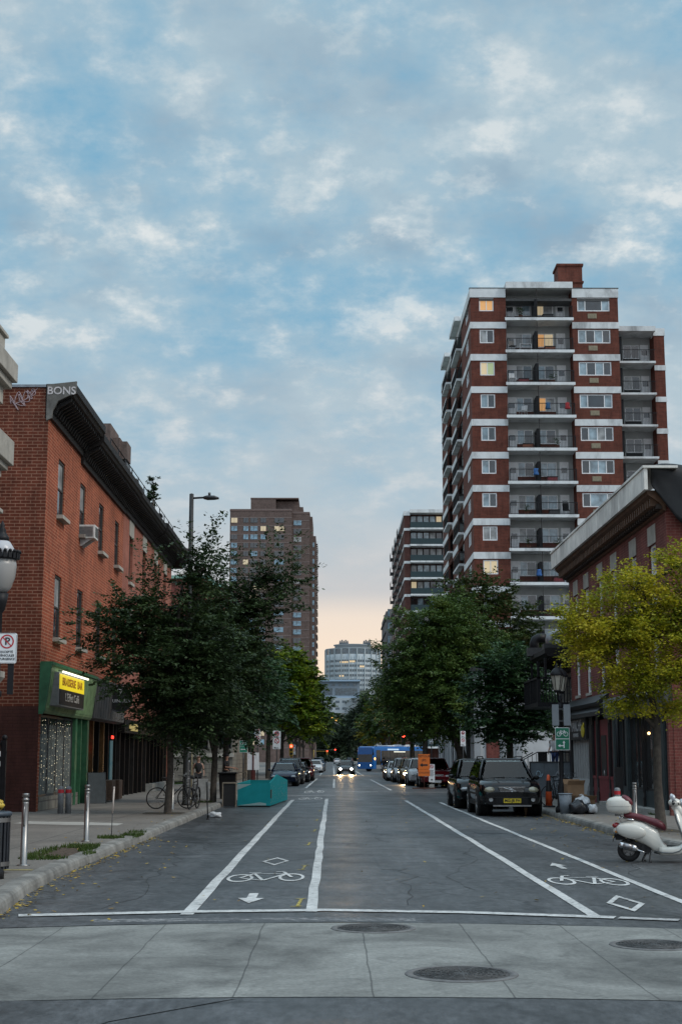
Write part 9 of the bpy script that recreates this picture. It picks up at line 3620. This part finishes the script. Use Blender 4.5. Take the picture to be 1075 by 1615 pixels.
def person(label, loc, rz, top, trousers, h=1.7, stride=0.12, arms=((0.1, 0.0), (-0.1, 0.0)), elbow=(0.15, 0.15), hair=HAIRD, long_hair=False, sleeves=True, shorts=False, crop=0.0, cap=None, shoes=None):
    """local +x is where the figure faces; arms: (forward swing, outward) at the wrist; elbow: forward bend"""
    t = thing('person', label, 'person', loc, rz)
    k = h / 1.7
    V, E = [], []

    def add(x, y, z, r):
        V.append((x * k, y * k, z * k, tuple(q * k for q in r) if isinstance(r, tuple) else r * k))
        return len(V) - 1
    pel = add(0, 0, 0.93, (0.115, 0.15))
    wai = add(0.01, 0, 1.08, (0.09, 0.125))
    che = add(0.0, 0, 1.28, (0.105, 0.15))
    nek = add(-0.01, 0, 1.42, (0.055, 0.06))
    nk2 = add(0.01, 0, 1.49, 0.048)
    hd1 = add(0.02, 0, 1.565, (0.078, 0.07))
    hd2 = add(0.015, 0, 1.645, (0.085, 0.072))
    E += [(pel, wai), (wai, che), (che, nek), (nek, nk2), (nk2, hd1), (hd1, hd2)]
    seg = dict(torso=[pel, wai, che, nek], legs=[], arms=[])
    for si, s in enumerate((1, -1)):
        st = stride * (1 if s > 0 else -1)
        hp = add(0.0, s * 0.085, 0.87, 0.085)
        kn = add(st * 0.7 + 0.03, s * 0.09, 0.48, 0.055)
        cf = add(st * 0.8 - 0.01, s * 0.092, 0.33, 0.05)
        an = add(st * 1.0 - 0.03, s * 0.09, 0.085, 0.036)
        he = add(st * 1.0 - 0.0, s * 0.09, 0.035, 0.034)
        to = add(st * 1.0 + 0.13, s * 0.1, 0.025, 0.026)
        E += [(pel, hp), (hp, kn), (kn, cf), (cf, an), (an, he), (he, to)]
        seg['legs'].append([hp, kn, cf, an, he, to])
        f, o_ = arms[si]
        sh = add(-0.01, s * 0.175, 1.375, 0.052)
        el = add(-0.03 + f * 0.4, s * (0.22 + o_ * 0.5), 1.12, 0.038)
        wr = add(f + elbow[si] * 0.9, s * (0.225 + o_), 0.9 + elbow[si] * 0.6 + abs(f) * 0.1, 0.026)
        pa = add(f + elbow[si] * 1.15 + 0.01, s * (0.22 + o_), 0.84 + elbow[si] * 0.7 + abs(f) * 0.1, (0.03, 0.016))
        E += [(che, sh), (sh, el), (el, wr), (wr, pa)]
        P = V[pa]
        for q in range(4):
            fx = (P[0] / k) + 0.022 * (q - 1.5)
            f1 = add(fx, P[1] / k - s * 0.004, P[2] / k - 0.045, 0.0085)
            f2 = add(fx + 0.006, P[1] / k - s * 0.018, P[2] / k - 0.075 - 0.006 * (1.5 - abs(q - 1.5)), 0.0075)
            E += [(pa, f1), (f1, f2)]
        t1 = add(P[0] / k + 0.045, P[1] / k - s * 0.01, P[2] / k - 0.01, 0.0095)
        t2 = add(P[0] / k + 0.055, P[1] / k - s * 0.015, P[2] / k - 0.04, 0.008)
        E += [(pa, t1), (t1, t2)]
        seg['arms'].append([sh, el, wr, pa])
    ns = add(0.1, 0, 1.585, 0.014)
    E.append((hd1, ns))
    for s in (1, -1):
        er = add(0.01, s * 0.078, 1.59, 0.014)
        E.append((hd1, er))
    build_skin = skinned('body', V, E, SKIN, t, 0)
    # clothing: shells over part of the same skeleton

    def shell(name, chains, mat, g, links=()):
        ids, vs, es = {}, [], []
        for ch in chains:
            for a in ch:
                if a not in ids:
                    ids[a] = len(vs)
                    r = V[a][3]
                    vs.append((*V[a][:3], tuple(q + g * k for q in r) if isinstance(r, tuple) else r + g * k))
            for a, b in zip(ch[:-1], ch[1:]):
                es.append((ids[a], ids[b]))
        return skinned(name, vs, es, mat, t, 0)
    mc_ = len(V)
    V.append(tuple((V[che][q] * 0.45 + V[nek][q] * 0.55) for q in range(3)) + ((0.075 * k, 0.1 * k),))
    up = [[pel, wai, che, mc_]]
    for a in seg['arms']:
        up.append([che, a[0], a[1]] if sleeves else [che, a[0]])
    shell('top', up, top, 0.02)
    lower = []
    for l in seg['legs']:
        lower.append([pel, l[0], l[1]] + ([] if shorts else [l[2]] + ([] if crop else [l[3]])))
    shell('trousers', lower, trousers, 0.014)
    for l in seg['legs']:
        sh_ = [(*V[l[4]][:3], 0.045 * k), (*V[l[5]][:3], 0.036 * k)]
        skinned('shoe', sh_, [(0, 1)], shoes or SBLACK, t)
    mb = MB()
    mb.ball((-0.005 * k, 0, 1.625 * k), (0.1 * k, 0.088 * k, 0.095 * k), 14, 9)
    mb.v = [(min(x, 0.055 * k) if z < 1.66 * k else x, y, z) for x, y, z in mb.v]
    if long_hair:
        mb.tube([(-0.07 * k, 0, 1.6 * k), (-0.1 * k, 0, 1.5 * k), (-0.1 * k, 0.01, 1.36 * k)], [0.075 * k, 0.065 * k, 0.035 * k], 10)
    build('hair', mb, hair, t)
    mb = MB()
    for s in (1, -1):
        mb.ball((0.092 * k, s * 0.03 * k, 1.61 * k), 0.009 * k, 6, 4)
    mb.box(0.092 * k, 0.097 * k, -0.02 * k, 0.02 * k, 1.54 * k, 1.547 * k)
    build('face_features', mb, M('face_dark', (0.05, 0.02, 0.02), 0.5), t)
    if cap:
        mb = MB()
        mb.ball((0.0, 0, 1.665 * k), (0.108 * k, 0.096 * k, 0.07 * k), 14, 8)
        mb.loft(xloft([(0.06 * k, 1.655 * k, 1.675 * k, 0.08 * k), (0.13 * k, 1.65 * k, 1.662 * k, 0.07 * k), (0.18 * k, 1.645 * k, 1.652 * k, 0.03 * k)], 10))
        build('cap', mb, cap, t)
    return t


CLB = M('black_cloth', (0.01, 0.01, 0.012), 0.85, 0, 0.2)
CLG = M('grey_blue_cloth', (0.12, 0.14, 0.17), 0.85, 0, 0.2)
person('woman in a black tank top and black cropped trousers walking by the street light', (-5.85, 64.5, 0.15), -82, CLB, CLB, 1.62, 0.12, ((0.05, 0.03), (-0.06, 0.03)), (0.05, 0.05), HAIRB, True, False, False, 1)
person('man in a black cap and dark vest standing behind the black bin', (-5.05, 70.5, 0.15), -15, CLB, CLB, 1.72, 0.05, ((0.12, 0.0), (0.1, 0.0)), (0.28, 0.3), HAIRD, cap=CLB)
person('pedestrian in a dark top and pale shorts crossing by the turning bus', (4.4, 128.5, 0), 80, CLB, M('pale_shorts', (0.4, 0.36, 0.33), 0.85), 1.75, 0.14, ((0.05, 0.03), (-0.05, 0.03)), (0.1, 0.1), HAIRD, shorts=True)
person('person in a white top and blue trousers on the black porch stairs', (9.05, 60.3, 1.05), -120, M('white_cloth', (0.6, 0.6, 0.6), 0.85), M('blue_cloth', (0.03, 0.05, 0.14), 0.85), 1.65, 0.05, ((0.08, 0.02), (0.02, 0.02)), (0.2, 0.1), HAIRD)
person('distant pedestrian in dark clothes near the right kerb beyond the bus', (4.3, 232, 0), -90, CLB, CLG, 1.75, 0.15)
person('distant pedestrian in grey clothes beside the dark one', (5.1, 236, 0), -90, CLG, CLB, 1.7, 0.12)
person('distant pedestrian in pale clothes crossing far down the street', (3.4, 262, 0), 170, M('pink_cloth', (0.4, 0.25, 0.25), 0.85), CLG, 1.7, 0.16)
